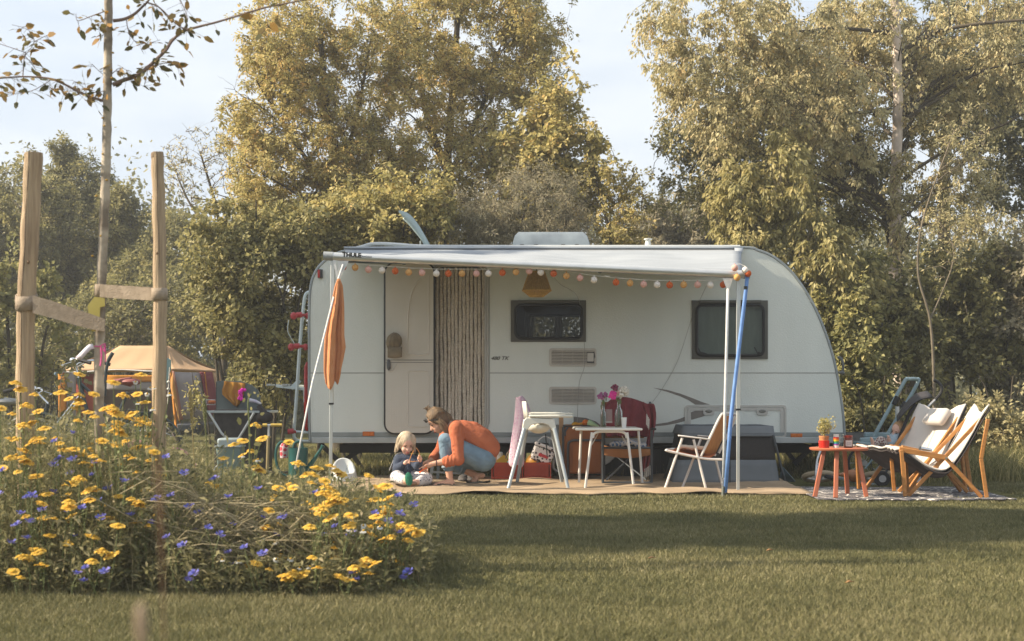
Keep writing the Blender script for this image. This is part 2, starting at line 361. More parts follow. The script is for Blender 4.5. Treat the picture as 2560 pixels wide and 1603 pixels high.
def tree(name, label, cat, seed, trunks, envs, n=(30, 180, 1400), leaf=.06, lpt=24, lw=.5, mat=None, bark=None, twig=None, droop=.4, tw=(.25, .7), spread=.07, group=None, limb=True, tz=.5, low=0.0, loc=None, sl=None):
    rg = np.random.default_rng(seed); bark = bark or bark_m; twig = twig or twig_m
    base = Vector(trunks[0][0][0]) if loc is None else Vector(loc); base.z = 0
    root = thing(name, label, cat, base, group); B = np.array(base)
    nodes = []; tm0 = MB()
    for ti_, (pts, r0, r1) in enumerate(trunks):
        tm = MB() if (ti_ and len(trunks) < 5) else tm0
        c = catmull(pts, 8); k = len(c); rr = [r0+(r1-r0)*(i/(k-1))**.8 for i in range(k)]
        tm.tube([p+Vector((random.uniform(-1, 1), random.uniform(-1, 1), 0))*rr[i]*.12 for i, p in enumerate(c)], rr, 12); nodes += [(p.x, p.y, p.z, rr[i]) for i, p in enumerate(c)]
        if tm is not tm0: part('limb', tm, twig, root)
    part('trunk', tm0, bark, root)
    nodes = np.array(nodes); zlo = nodes[:, 2].min()+low; tn = nodes[nodes[:, 2] >= zlo]
    tg = sample_env(rg, envs, n[0], 3.0); at = attach(tg, tn[:, :3], 2.5); a = tn[at, :3]; L = np.linalg.norm(tg-a, axis=1); K = 9
    p1 = curve(a, tg, np.stack([0*L, 0*L, .16*L], 1), K, rg, L*.012); r0 = np.minimum(tn[at, 3]*.42, .008+.009*L)
    R1 = r0[:, None]*np.linspace(1, .22, K)[None]
    n1 = p1[:, 2:].reshape(-1, 3); rn1 = R1[:, 2:].reshape(-1); n1 = np.concatenate([n1, tn[len(tn)//2:, :3]]); rn1 = np.concatenate([rn1, tn[len(tn)//2:, 3]*.3])
    tg = sample_env(rg, envs, n[1], 2.0); at = attach(tg, n1, 1.2); a = n1[at]; L = np.linalg.norm(tg-a, axis=1); K2 = 7
    p2 = curve(a, tg, np.stack([0*L, 0*L, .10*L], 1), K2, rg, L*.018); R2 = np.minimum(rn1[at]*.8, .004*max(1, B[1]/16)+.008*L)[:, None]*np.linspace(1, .25, K2)[None]
    n2 = np.concatenate([p2[:, 1:].reshape(-1, 3), n1])
    tg = sample_env(rg, envs, int(n[2]*1.2), 1.75, 1.0); at = attach(tg, n2, .5); a = n2[at]; d = tg-a; L = np.linalg.norm(d, axis=1)+1e-6
    mxl = rg.uniform(tw[0], tw[1], len(L))*1.9; f = np.minimum(1, mxl/L)[:, None]; b = a+d*f; far = L < 0
    a = np.where(far[:, None], tg-d/L[:, None]*mxl[:, None], a); b = np.where(far[:, None], tg, b); L = np.linalg.norm(b-a, axis=1)+1e-6; K3 = 6
    p3 = curve(a, b, np.stack([0*L, 0*L, .15*L], 1), K3, rg, L*.03); tt = np.linspace(0, 1, K3)[None]; p3[:, :, 2] -= droop*L[:, None]*tt**2*.6
    R3 = np.full((len(L), 1), .0045*max(1, B[1]/16))*np.linspace(1, .4, K3)[None]
    fs = []; vs = []; off = 0
    for p_, r_, s_ in ((p1, R1, 6), (p2, R2, 4), (p3, R3, 3)):
        V, Q = tubes_np(p_-B, r_, s_); vs.append(V); fs.append(Q+off); off += len(V)
    me = fast_mesh('branches', np.concatenate(vs), np.concatenate(fs), [twig], smooth=True); o = bpy.data.objects.new('branches', me); COL.objects.link(o); o.parent = root
    # leaves
    N_ = len(L)*lpt; ti = np.repeat(np.arange(len(L)), lpt); u = rg.uniform(.08, 1.0, N_)**.8; q = u*(K3-1); i0 = np.minimum(q.astype(int), K3-2); fr = (q-i0)[:, None]
    c = p3[ti, i0]*(1-fr)+p3[ti, i0+1]*fr; td = (p3[ti, i0+1]-p3[ti, i0]); td /= np.linalg.norm(td, axis=1)[:, None]+1e-9
    rd = rg.normal(size=(N_, 3)); rd /= np.linalg.norm(rd, axis=1)[:, None]; c = c+rd*spread*rg.uniform(0, 1, N_)[:, None]
    dr = td*.5+rd*.9; dr[:, 2] -= droop; dr /= np.linalg.norm(dr, axis=1)[:, None]; sz = leaf*rg.uniform(.55, 1.25, N_)[:, None]
    up = rg.normal(size=(N_, 3))*.7+np.array([-.45, -.25, 1.0]); w = np.cross(dr, up); w /= np.linalg.norm(w, axis=1)[:, None]+1e-9; c = c-B
    fold = np.cross(w, dr)*sz*.10
    V = np.stack([c, c+dr*sz*.45+w*sz*lw*.5+fold, c+dr*sz, c+dr*sz*.45-w*sz*lw*.5+fold], 1).reshape(-1, 3)
    tint = np.clip(rg.normal(tz, .16, len(L))[ti]+rg.normal(0, .17, N_), 0, 1)
    me = fast_mesh('crown', V, np.arange(N_*4).reshape(-1, 4), [mat], tint); o = bpy.data.objects.new('crown', me); COL.objects.link(o); o.parent = root
    return root
gold = leafmat('golden_leaves', [(.23, .21, .085), (.37, .33, .125), (.51, .435, .175), (.64, .53, .225), (.66, .44, .17)], .45)
oliv = leafmat('olive_leaves', [(.15, .148, .07), (.24, .225, .095), (.35, .315, .13), (.50, .435, .19)], .45)
dark = leafmat('dark_green_leaves', [(.12, .128, .08), (.19, .19, .105), (.27, .255, .13), (.38, .34, .18)], .45)
grey = leafmat('grey_green_leaves', [(.22, .205, .14), (.33, .30, .20), (.45, .39, .26), (.57, .49, .33)], .45)
pale = leafmat('pale_beige_leaves', [(.25, .235, .13), (.40, .36, .19), (.53, .465, .25), (.65, .565, .33), (.62, .46, .22)], .45)
lime = leafmat('yellow_green_leaves', [(.20, .20, .085), (.32, .30, .115), (.46, .41, .165), (.62, .53, .23)], .45)
hazl = leafmat('hazel_leaves', [(.17, .165, .07), (.28, .255, .105), (.41, .36, .15), (.56, .475, .215)], .45)
def G(px, Y): return P(px, HZ+CZ*F/Y, Y)
# far wood that reads as one mass
def far_wood():
    rg = np.random.default_rng(3)
    envs = [E(-120, 800, 36, 300, 300, 3), E(150, 780, 37, 250, 330, 3), E(420, 830, 36, 230, 300, 3), E(750, 780, 37, 300, 260, 3), E(1100, 760, 38, 320, 230, 3), E(1450, 780, 37, 280, 250, 3), E(1750, 780, 37, 260, 270, 3), E(2050, 780, 37, 300, 260, 3), E(2400, 800, 37, 330, 240, 3), E(2750, 800, 37, 300, 300, 3), E(1750, 640, 40, 220, 130, 3, 1.5)]+[E(x, 1000, 33+(x%3), 220, 110, 2, 1.6) for x in range(-150, 2900, 260)]
    n = 190000; c = sample_env(rg, envs, n, 5, 0); d = rg.normal(size=(n, 3)); d /= np.linalg.norm(d, axis=1)[:, None]; w = np.cross(d, rg.normal(size=(n, 3))); w /= np.linalg.norm(w, axis=1)[:, None]; s = rg.uniform(.10, .2, n)[:, None]
    c[:, 2] = np.maximum(c[:, 2], .1)
    V = np.stack([c, c+d*s*.5+w*s*.3, c+d*s, c+d*s*.5-w*s*.3], 1).reshape(-1, 3)
    tint = np.clip(.4+.25*np.sin(c[:, 0]*1.1)*np.sin(c[:, 2]*1.6+c[:, 0]*.4)+rg.normal(0, .18, n), 0, 1)
    me = fast_mesh('far_wood', V, np.arange(n*4).reshape(-1, 4), [dark], tint); o = bpy.data.objects.new('far_wood', me); COL.objects.link(o)
    tagit(o, 'dark solid mass of distant woodland closing the view behind every tree', 'woodland', kind='stuff')
far_wood()
def hv(*a): return [Vector(x) for x in a]
# --- left, far
tree('deciduous_tree', 'rounded dusky tree at the far left edge, left of the left stake', 'tree', 11, [([G(60, 30), P(60, 800, 30), P(50, 520, 30)], .16, .04)], [E(40, 640, 30, 170, 200), E(-60, 560, 31, 150, 150), E(90, 520, 30, 90, 110)], (30, 150, 1600), .085, 40, .6, oliv, tz=.42, spread=.14, tw=(.4, .9))
tree('conical_tree', 'dusky tree with a pointed cone top between the two stakes', 'tree', 12, [([G(165, 32), P(165, 700, 32), P(158, 350, 32)], .15, .02)], [E(165, 640, 32, 130, 190), E(160, 480, 32, 95, 110), E(158, 400, 32, 36, 65, .4, 3), E(230, 520, 32, 110, 120)], (34, 160, 1700), .08, 40, .5, oliv, tz=.38, spread=.12, tw=(.3, .8))
tree('deciduous_tree', 'low rounded dusky tree directly behind the bare-trunked sapling', 'tree', 13, [([G(330, 31), P(330, 760, 31), P(325, 560, 31)], .15, .04)], [E(330, 640, 31, 150, 150), E(300, 520, 31, 70, 90), E(430, 640, 30, 100, 130), E(380, 760, 29, 160, 140)], (30, 160, 1700), .08, 40, .6, oliv, tz=.45, spread=.14, tw=(.4, .9))
tree('bush', 'big-leaved bush low at the left edge behind the left stake', 'bush', 14, [([G(30, 19), P(20, 820, 19), P(0, 680, 19)], .04, .01), ([G(80, 19), P(110, 850, 19), P(160, 740, 19)], .03, .01)], [E(30, 760, 19, 130, 160), E(120, 880, 19, 130, 110), E(-80, 820, 19, 120, 220)], (14, 70, 420), .085, 22, .8, lime, tz=.3, spread=.1)
tree('bush', 'dark leafy bush above the ridge of the tent', 'bush', 15, [([G(300, 25), P(320, 880, 25), P(330, 760, 25)], .05, .01)], [E(320, 800, 26, 200, 110), E(460, 800, 25, 110, 120), E(180, 870, 26, 130, 110)], (18, 90, 900), .08, 30, .6, oliv, tz=.35, spread=.12)
# nearly bare tree
tree('bare_tree', 'thin nearly leafless tree against the sky right of the right stake', 'tree', 16, [([G(560, 23), P(560, 700, 23), P(545, 540, 23), P(500, 380, 23)], .07, .012), ([P(560, 640, 23), P(470, 500, 23), P(430, 400, 23)], .035, .006)], [E(480, 430, 23, 70, 120), E(440, 420, 23, 55, 85), E(540, 400, 23, 60, 110)], (22, 110, 330), .05, 3, .5, pale, twig=pale_twig, tz=.5, spread=.03, tw=(.2, .5), droop=.05)
# hazel mass left of the caravan
stems = [([G(px0, 17.4), P((px0+px1)/2, 800, 17.4), P(px1, py1, 17.4)], .028, .008) for px0, px1, py1 in ((590, 470, 560), (620, 560, 520), (650, 640, 500), (680, 730, 540), (610, 520, 640), (700, 780, 620), (560, 500, 760), (740, 690, 700))]
tree('hazel_bush', 'tall round-leaved hazel thicket between the right stake and the caravan', 'bush', 17, stems, [E(600, 640, 17.4, 150, 150, .9), E(590, 770, 17.3, 90, 120, .8), E(740, 640, 17.8, 140, 150, .9), E(690, 820, 17.6, 120, 130, .8), E(665, 930, 17.2, 90, 100, .6, .6)], (36, 220, 1500), .066, 26, .78, hazl, tz=.36, spread=.1, tw=(.25, .6), low=.6)
tree('bush', 'small sparse sapling in front of the maroon tent wall', 'bush', 18, [([G(480, 17.5), P(485, 1000, 17.5), P(480, 930, 17.5)], .015, .004)], [E(485, 1000, 17.5, 26, 60, .2)], (8, 22, 30), .045, 10, .6, lime, tz=.5, spread=.04, tw=(.1, .25))
# --- centre tall golden trees
tree('tall_tree', 'tall golden-leaved tree left of centre with its dark trunk above the roof flap', 'tree', 21, [([G(850, 21), P(858, 620, 21), P(848, 470, 21), P(815, 250, 21), P(800, 60, 21)], .13, .03), ([P(852, 520, 21), P(720, 330, 20.8), P(640, 200, 20.6)], .05, .01), ([P(852, 450, 21), P(900, 250, 21), P(930, 80, 21)], .05, .012)],
     [E(740, 330, 20.6, 190, 210), E(660, 480, 20.4, 120, 150, 1.2), E(830, 120, 21, 210, 210), E(880, 420, 20.6, 160, 160), E(690, 140, 20.6, 120, 160, 1.2), E(620, 300, 20.6, 85, 110, .8), E(800, 500, 20.8, 170, 110, .7), E(975, 400, 21, 110, 160, .8), E(985, 180, 21, 90, 150, .7)], (70, 420, 3000), .062, 30, .5, gold, tz=.52, spread=.08, low=2.5)
tree('tall_tree', 'tallest golden tree, its dark forked trunk rising above the caravan roof centre', 'tree', 22, [([G(1100, 22.5), P(1110, 620, 22.5), P(1120, 380, 22.5), P(1135, 180, 22.5), P(1150, -60, 22.5)], .11, .04), ([P(1115, 420, 22.5), P(1060, 260, 22.5), P(1040, 60, 22.5)], .08, .03), ([P(1118, 450, 22.5), P(1200, 280, 22.3), P(1250, 120, 22.3)], .06, .02)],
     [E(1120, 170, 22.2, 230, 240), E(1280, 230, 22, 170, 230), E(1050, 380, 22, 170, 130), E(1240, 420, 21.6, 200, 130), E(1330, 80, 22.2, 90, 180, 1.2), E(1150, -60, 22.5, 250, 160), E(1130, 510, 22, 200, 100, .7)], (80, 460, 3300), .062, 30, .5, gold, tz=.5, spread=.08, low=2.8)
tree('maple_tree', 'broad-leaved maple with a blue-green branch tip right of the golden trees', 'tree', 23, [([G(1400, 20.5), P(1390, 620, 20.5), P(1360, 440, 20.5), P(1350, 300, 20.5)], .07, .015)], [E(1360, 400, 20.4, 120, 150), E(1440, 480, 20.3, 90, 90), E(1310, 520, 20.4, 130, 80), E(1480, 340, 20.3, 40, 45, .4, .7), E(1400, 230, 20.6, 70, 100)], (30, 150, 760), .085, 24, .7, gold, tz=.42, spread=.1, low=1.2)
tree('willow_bush', 'fine-leaved dark willow bush just behind the skylight on the caravan roof', 'bush', 24, [([G(px, 18.4), P(px+dx*.5, 680, 18.4), P(px+dx, 460, 18.4)], .03, .006) for px, dx in ((1150, -60), (1200, -10), (1260, 20), (1310, 60), (1370, 60), (1230, 100))], [E(1200, 560, 18.4, 120, 110, .8), E(1330, 540, 18.4, 130, 130, .8), E(1420, 600, 18.5, 80, 90, .7)], (40, 220, 1300), .055, 26, .28, grey, twig=pale_twig, tz=.28, spread=.07, low=1.4)
tree('deciduous_bush', 'broad ochre bush directly behind the open roof flap', 'bush', 25, [([G(px, 18.2), P(px+dx*.5, 700, 18.2), P(px+dx, 480, 18.2)], .03, .006) for px, dx in ((860, -60), (900, 20), (980, 40), (1040, 30), (800, -60))], [E(860, 570, 18.2, 110, 110, .8), E(980, 560, 18.2, 120, 110, .8), E(1070, 530, 18.3, 90, 100, .7)], (34, 190, 1150), .07, 24, .7, gold, tz=.33, spread=.09, low=1.4)
tree('slender_tree', 'slender half-bare tree in the sky gap between the golden and birch trees', 'tree', 26, [([G(1535, 20), P(1530, 640, 20), P(1500, 500, 20), P(1480, 390, 20)], .035, .008), ([P(1530, 640, 20), P(1560, 500, 20), P(1590, 420, 20)], .02, .005)], [E(1500, 440, 20, 60, 90, .6), E(1570, 490, 20, 60, 90, .6), E(1530, 580, 20, 100, 70, .7)], (26, 120, 420), .055, 13, .6, gold, twig=pale_twig, tz=.4, spread=.05)
tree('deciduous_tree', 'low distant grey-green tree beyond the small roof chimney', 'tree', 27, [([G(1700, 29), P(1700, 700, 29), P(1705, 560, 29)], .12, .03)], [E(1700, 570, 29, 130, 80), E(1620, 610, 29, 110, 80), E(1790, 560, 29, 110, 90)], (22, 120, 950), .10, 28, .5, grey, tz=.42, spread=.12)
# --- right: birch and company
tree('birch_tree', 'tall birch with peeling white trunk and drooping pale foliage at right', 'tree', 31, [([G(2262, 19), P(2240, 760, 19), P(2238, 500, 19), P(2245, 250, 19), P(2235, -80, 19)], .105, .06), ([P(2235, 85, 19), P(2100, 70, 18.6), P(2000, 78, 18.4), P(1930, 66, 18.3)], .03, .01), ([P(2245, 135, 19), P(2330, 85, 18.8), P(2430, 62, 18.6), P(2560, 50, 18.3)], .04, .018), ([P(2225, 275, 19), P(2130, 285, 18.7), P(2045, 308, 18.4)], .03, .012)],
     [E(1870, 90, 18.4, 260, 150, 1.3), E(2150, 120, 19.8, 200, 180, 1.3), E(1830, 270, 18.6, 140, 150, 1.1), E(2060, 300, 18.5, 150, 170, 1.1), E(2450, 130, 19.6, 200, 200, 1.3), E(2330, 350, 19.8, 120, 150, 1, .6), E(1700, 40, 18.6, 130, 100, 1.2), E(1690, 200, 18.8, 70, 90, .8), E(2400, 500, 19.6, 110, 130, .9, .4), E(2245, 480, 18.75, 45, 260, .3, 1.2)], (90, 520, 3300), .058, 28, .55, pale, bark=birch_m, tz=.45, spread=.07, droop=1.0, tw=(.35, .9), low=2.5)
tree('ivy_clad_tree', 'dark green tree with a leaning mossy trunk behind the birch', 'tree', 32, [([G(2290, 21.5), P(2235, 620, 21.5), P(2185, 470, 21.5), P(2120, 250, 21.5), P(2080, 60, 21.5)], .12, .05)], [E(2020, 230, 21.8, 210, 200), E(1850, 330, 21.6, 190, 190), E(1780, 470, 21.4, 130, 120), E(2170, 420, 21.8, 120, 150), E(1690, 380, 21.2, 70, 90, .8, .8), E(2120, 560, 21.3, 90, 90, .7), E(1990, 480, 21.1, 130, 100, .7, 1.3), E(2330, 560, 21.6, 90, 100, .7)], (38, 360, 2700), .065, 28, .6, oliv, tz=.40, spread=.1, low=3.9)
tree('dark_tree', 'dark-crowned tree with black trunk at the right edge of the photo', 'tree', 33, [([G(2370, 23), P(2360, 620, 23), P(2365, 300, 23), P(2350, 40, 23)], .13, .07), ([P(2365, 330, 23), P(2440, 200, 23), P(2500, 60, 23)], .06, .03)], [E(2480, 180, 23, 180, 200), E(2540, 380, 22.6, 110, 150), E(2330, 180, 23.4, 130, 200), E(2470, 470, 22.8, 60, 60, .8, .6)], (50, 280, 1900), .075, 26, .6, dark, tz=.4, spread=.1, low=3)
for i, (x0, x1, top, lab, env) in enumerate((
    (1890, 1850, 420, 'yellow-green sapling rising straight above the sloping front of the caravan', [E(1850, 500, 18, 85, 120, .6), E(1870, 640, 18, 100, 90, .6)]),
    (1960, 1950, 350, 'tallest yellow-green sapling with hanging pointed leaves left of the birch trunk', [E(1950, 440, 17.8, 80, 130, .6), E(1980, 600, 17.8, 100, 120, .6)]),
    (2080, 2070, 540, 'lower yellow-green sapling touching the birch trunk from the left', [E(2060, 640, 17.6, 90, 90, .6), E(2110, 740, 17.5, 110, 90, .6)]))):
    tree('sapling_tree', lab, 'tree', 40+i, [([G(x0, 17.9), P(x0, 750, 17.9), P(x1, top, 17.9)], .03, .008)], env, (26, 130, 600), .085, 18, .5, hazl, twig=pale_twig, tz=.55, spread=.07, droop=1.1, tw=(.25, .5))
thick = [(2120, 17.3, 'dense dark bush behind the folded pushchair', [E(2130, 850, 17.4, 110, 150, .8), E(2110, 980, 17.2, 90, 90, .6)], lime, .26), (2270, 17.8, 'leafy bush covering the foot of the birch', [E(2260, 800, 17.9, 120, 140, .8), E(2260, 960, 17.6, 110, 100, .7)], oliv, .42),
         (2440, 18.2, 'wide grey-green bush behind the lounge chairs at right', [E(2440, 720, 18.4, 140, 120, .9), E(2420, 870, 18.2, 140, 120, .8)], oliv, .40), (2580, 18, 'feathery pale bush cut by the right edge of the photo', [E(2570, 700, 18.2, 110, 150, .8), E(2560, 900, 18, 120, 130, .8)], grey, .35), (2020, 17.7, 'low green bush against the curved front end of the caravan', [E(2070, 760, 17.8, 90, 90, .7), E(2140, 700, 18, 80, 80, .7)], lime, .33)]
for i, (x0, Y, lab, env, mt, tz) in enumerate(thick):
    tree('bush', lab, 'bush', 50+i, [([G(x0+dx, Y), P(x0+dx*1.6, 880, Y), P(x0+dx*2.4, 740, Y)], .022, .006) for dx in (-40, -10, 20, 45)], env, (22, 130, 800), .075, 20, .65, mt, tz=tz, spread=.08, low=.3)
tree('slender_sapling', 'thin pale curving sapling standing bare in front of the bushes at right', 'tree', 60, [([G(2335, 16.6), P(2335, 960, 16.6), P(2325, 800, 16.6), P(2295, 680, 16.6), P(2310, 540, 16.6), P(2385, 330, 16.6)], .024, .008), ([P(2325, 800, 16.6), P(2385, 640, 16.6), P(2340, 540, 16.6)], .012, .006)], [E(2400, 400, 16.6, 90, 130, .6), E(2420, 560, 16.6, 130, 90, .6)], (20, 90, 300), .05, 12, .4, pale, bark=pale_twig, twig=pale_twig, tz=.35, spread=.04)
low = [(560, 18.6, 'low leafy undergrowth behind the camp kitchen', [E(645, 960, 18.6, 80, 80, .6), E(700, 900, 18.5, 90, 130, .6)], lime, .30), (120, 22, 'dark undergrowth behind the bicycles at left', [E(60, 960, 22, 170, 90, .8)], oliv, .35),
       (2520, 16.6, 'dry brown weedy bush at the far right edge', [E(2540, 1040, 16.6, 110, 90, .5), E(2420, 1060, 17, 90, 60, .5)], pale, .25), (2200, 16.3, 'low dark brush behind the wooden lounge chairs', [E(2180, 1060, 16.8, 110, 70, .5), E(2320, 1080, 16.6, 90, 50, .5)], oliv, .30)]
for i, (x0, Y, lab, env, mt, tz) in enumerate(low):
    tree('bush', lab, 'bush', 80+i, [([G(x0+dx, Y), P(x0+dx*1.6, 1000, Y), P(x0+dx*2.4, 940, Y)], .015, .005) for dx in (-30, 5, 30)], env, (20, 110, 650), .07, 20, .6, mt, tz=tz, spread=.08)
tree('edge_tree', 'leafy tree standing just outside the right edge of the photo', 'tree', 90, [([G(2800, 22), P(2800, 600, 22), P(2790, 250, 22)], .13, .04)], [E(2800, 420, 22, 150, 260), E(2900, 700, 21, 160, 200), E(2720, 860, 20, 120, 130)], (40, 200, 1300), .08, 26, .6, oliv, tz=.4, spread=.1)
# shade trees that stand outside the frame on the left (their shadows cross the lawn)
for i, (x, y, z, rx, ry, rz) in enumerate(((-9.0, 7.9, 7.6, 1.7, 1.2, 1.3), (-10.2, 8.1, 9.9, 1.8, 1.25, 1.2), (-11.0, 13.5, 8.6, 2.2, 1.0, 1.5))):
    tree('shade_tree', ('rounded tree beyond the left edge of the photo shading the open lawn', 'taller tree beyond the left edge of the photo shading the right half of the lawn', 'tree beyond the left edge of the photo shading the caravan door')[i], 'tree', 70+i, [([(x, y, 0), (x, y, z*.5), (x, y, z)], .14, .05)], [((x, y, z), (rx, ry, rz), 1)], (20, 90, 620), .11, 24, .7, oliv, tz=.4, spread=.12)
# ================================================================ CARAVAN
YC = 14.0; YB = 16.2
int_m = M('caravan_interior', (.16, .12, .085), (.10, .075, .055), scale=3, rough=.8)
win_fr = M('window_frame_grey', (.10, .10, .085), (.08, .08, .07), rough=.6)
acryl = glassmat('smoked_acrylic', (.42, .42, .40), .06)
clear = glassmat('clear_glass', (.93, .95, .94), .15)
roofp = M('clear_roof_plastic', (.25, .29, .32), (.18, .21, .24), scale=5, rough=.25)
red_lens = M('red_lens', (.42, .02, .015), (.30, .01, .01), scale=30, rough=.25); amber = M('amber_lens', (.62, .17, .02), (.45, .10, .01), scale=40, rough=.3)
seam_m = M('panel_seam', (.20, .20, .19), rough=.7)
van = thing('caravan', 'white touring caravan with rounded sloping front and pale awning', 'caravan', (.68, 15.1, 0))
ol = [(775, 1104), (773, 1020), (773, 900), (773, 780), (777, 715), (791, 676), (815, 650), (850, 631), (905, 622), (1000, 619.5), (1300, 619), (1600, 619), (1852, 619), (1895, 626), (1938, 645), (1982, 684), (2026, 748), (2061, 825), (2086, 905), (2101, 985), (2109, 1050), (2112, 1104)]
olc = [(p.x, p.y) for p in catmull([(x, y, 0) for x, y in ol], 5)]
DOOR = rrect(1086, 667, 1214, 1080, 22); WIN1 = rrect(1287, 763, 1456, 848, 14); WIN2 = rrect(1740, 763, 1911, 890, 16)
FW = [(x, y) for x, y in rrect(1322, 789, 1462, 850, 8)]
part('side_wall', MB().plate(olc, YC, YC+.03, [DOOR, WIN1, WIN2]), white_al, van, ang=20)
sc = YB/YC
def far_px(L): return [(1280+(x-1280)/sc, HZ+(y-HZ)/sc) for x, y in L]
part('rear_side_wall', MB().plate([(1280+(x-1280)/sc, HZ+(y-HZ)/sc) for x, y in olc], YB-.03, YB, [FW], Yp=YB), white_al, van, ang=20)
sh = MB(); top = [P(x, y, YC) for x, y in olc]
ys = [YC+.012, YC+.02]+[YC+.05+(YB-YC-.1)*k/6 for k in range(7)]+[YB-.012]
cx = .68
sh.grid([[Vector((p.x, y, p.z)) for p in top] for y in ys])
part('roof_shell', sh, white_al, van, solid=.012)
et = MB(); et.tube([Vector((p.x, YC+.002, p.z)) for p in top], .015, 6); et.tube([Vector((p.x, YB-.002, p.z)) for p in top], .015, 6)
part('edge_trim', et, M('edge_trim_grey', (.30, .33, .34), (.24, .27, .28), rough=.4, metal=.3), van)
fl = MB(); a, b = P(775, 1104, YC), P(2112, 1104, YC); fl.box(((a.x+b.x)/2, 15.1, a.z+.015), (b.x-a.x, YB-YC-.05, .04)); fl.box(((a.x+b.x)/2, 15.1, .30), (b.x-a.x-.5, 1.3, .09))
part('chassis_floor', fl, black_rub, van)
def pxbox(mb, x0, y0, x1, y1, Y, y_front, y_back):
    p, q = P(x0, y0, Y), P(x1, y1, Y); mb.box(((p.x+q.x)/2, (y_front+y_back)/2, (p.z+q.z)/2), (abs(q.x-p.x), y_back-y_front, abs(p.z-q.z))); return mb
sk = MB(); pxbox(sk, 779, 1093, 2108, 1108, YC, YC-.022, YC); part('skirt_rail', sk, M('skirt_silver', (.42, .45, .45), (.34, .37, .37), rough=.4, metal=.3), van, bevel=.005)
sk = MB(); pxbox(sk, 779, 1081, 2108, 1092, YC, YC-.012, YC); part('trim_strip', sk, grey_rail, van, bevel=.003)
for bx_ in ((776, 931.8, 963, 933.6), (1224, 931.8, 2090, 933.6), (1223.2, 690, 1224.4, 1060)): part('panel_seam', pxbox(MB(), *bx_, YC, YC-.002, YC), seam_m, van)
# inside
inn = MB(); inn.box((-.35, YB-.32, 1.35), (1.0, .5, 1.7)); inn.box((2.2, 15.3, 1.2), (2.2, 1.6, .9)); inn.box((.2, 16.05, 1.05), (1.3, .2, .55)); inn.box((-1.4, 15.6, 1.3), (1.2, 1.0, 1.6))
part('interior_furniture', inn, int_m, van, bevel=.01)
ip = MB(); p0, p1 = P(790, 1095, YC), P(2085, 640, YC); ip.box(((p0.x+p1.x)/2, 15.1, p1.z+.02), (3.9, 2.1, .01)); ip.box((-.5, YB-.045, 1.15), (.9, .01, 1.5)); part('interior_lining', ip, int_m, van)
# windows
acryl2 = glassmat('lighter_acrylic', (.80, .82, .80), .07)
def window(px, label=None, blind=False, hinge=True):
    x0, y0, x1, y1 = px; w = MB(); w.plate([(x0, y0), (x1, y0), (x1, y1), (x0, y1)], YC-.018, YC, [rrect(x0+10, y0+12, x1-9, y1-7, 14)])
    pxbox(w, x0+18, y0, x1-18, y0+7, YC, YC-.034, YC-.012)
    f = part('window', w, win_fr, van, bevel=.003, ang=30)
    if label: f['label'] = label
    s = MB(); s.tube([P(x, y, YC-.022) for x, y in rrect(x0+12, y0+12, x1-11, y1-9, 15, 6)], .016, 8, closed=True); part('seal', s, black_rub, f)
    g = MB(); L = rrect(x0+13, y0+14, x1-12, y1-10, 13); g.plate(L, YC-.034, YC-.030, Yp=YC-.03); part('pane', g, acryl2 if blind else acryl, f)
    if blind:
        bl = MB(); bl.plate(rrect(x0+5, y0+9, x1-5, y1-7, 8), YC+.04, YC+.045, Yp=YC); part('blind', bl, M('window_blind', (.27, .31, .29), (.21, .25, .235), scale=18, rough=.9, stretch=(1, 1, .2)), f)
    for hx in (x0+22, x1-26):
        c = MB(); c.bar(P(hx, y1-16, YC-.04), P(hx+14, y1-12, YC-.04), .012, .02); c.bar(P(hx-8, y1-30, YC-.02), P(hx, y1-14, YC-.02), .008, .012); part('catch', c, black_rub, f)
    return f
window((1277, 751, 1465, 855), 'smaller window showing the trees beyond'); window((1730, 751, 1920, 898), 'larger window with a closed grey blind', True)
w2 = MB(); w2.tube([P(x, y, YB-.03) for x, y in FW], .02, 6, closed=True); part('rear_window_frame', w2, black_rub, van)
# vents
def vent(x0, y0, x1, y1, blank):
    v = MB(); v.plate(rrect(x0, y0, x1, y1, 6), YC-.014, YC, [rrect(x0+6, y0+6, x1-5, y1-5, 2)]); f = part('vent_grille', v, M('vent_white', (.52, .50, .45), (.46, .44, .40), rough=.5), van, bevel=.002)
    b = MB(); b.plate(rrect(x0+5, y0+5, x1-4, y1-4, 2), YC-.003, YC-.001); part('vent_recess', b, dark_pl, f)
    s = MB(); n = 9
    for i in range(n):
        yy = y0+8+(y1-y0-15)*i/(n-1); xe = x1-24 if (blank and 0 < i < n-1) else x1-6; p, q = P(x0+6, yy, YC), P(xe, yy, YC)
        s.box(((p.x+q.x)/2, YC-.010, p.z), (q.x-p.x, .012, .0085), Matrix.Rotation(R(25), 3, 'X'))
    for k in range(1, 4): xx = x0+6+(x1-x0-12)*k/4; pxbox(s, xx-.6, y0+6, xx+.6, y1-6, YC, YC-.012, YC-.004)
    if blank: pxbox(s, x1-23, y0+12, x1-7, y1-12, YC, YC-.013, YC-.004)
    part('louvre', s, M('vent_white', (1, 1, 1)), f)
vent(1373, 871, 1491, 916, True); vent(1373, 967, 1491, 1011, False)
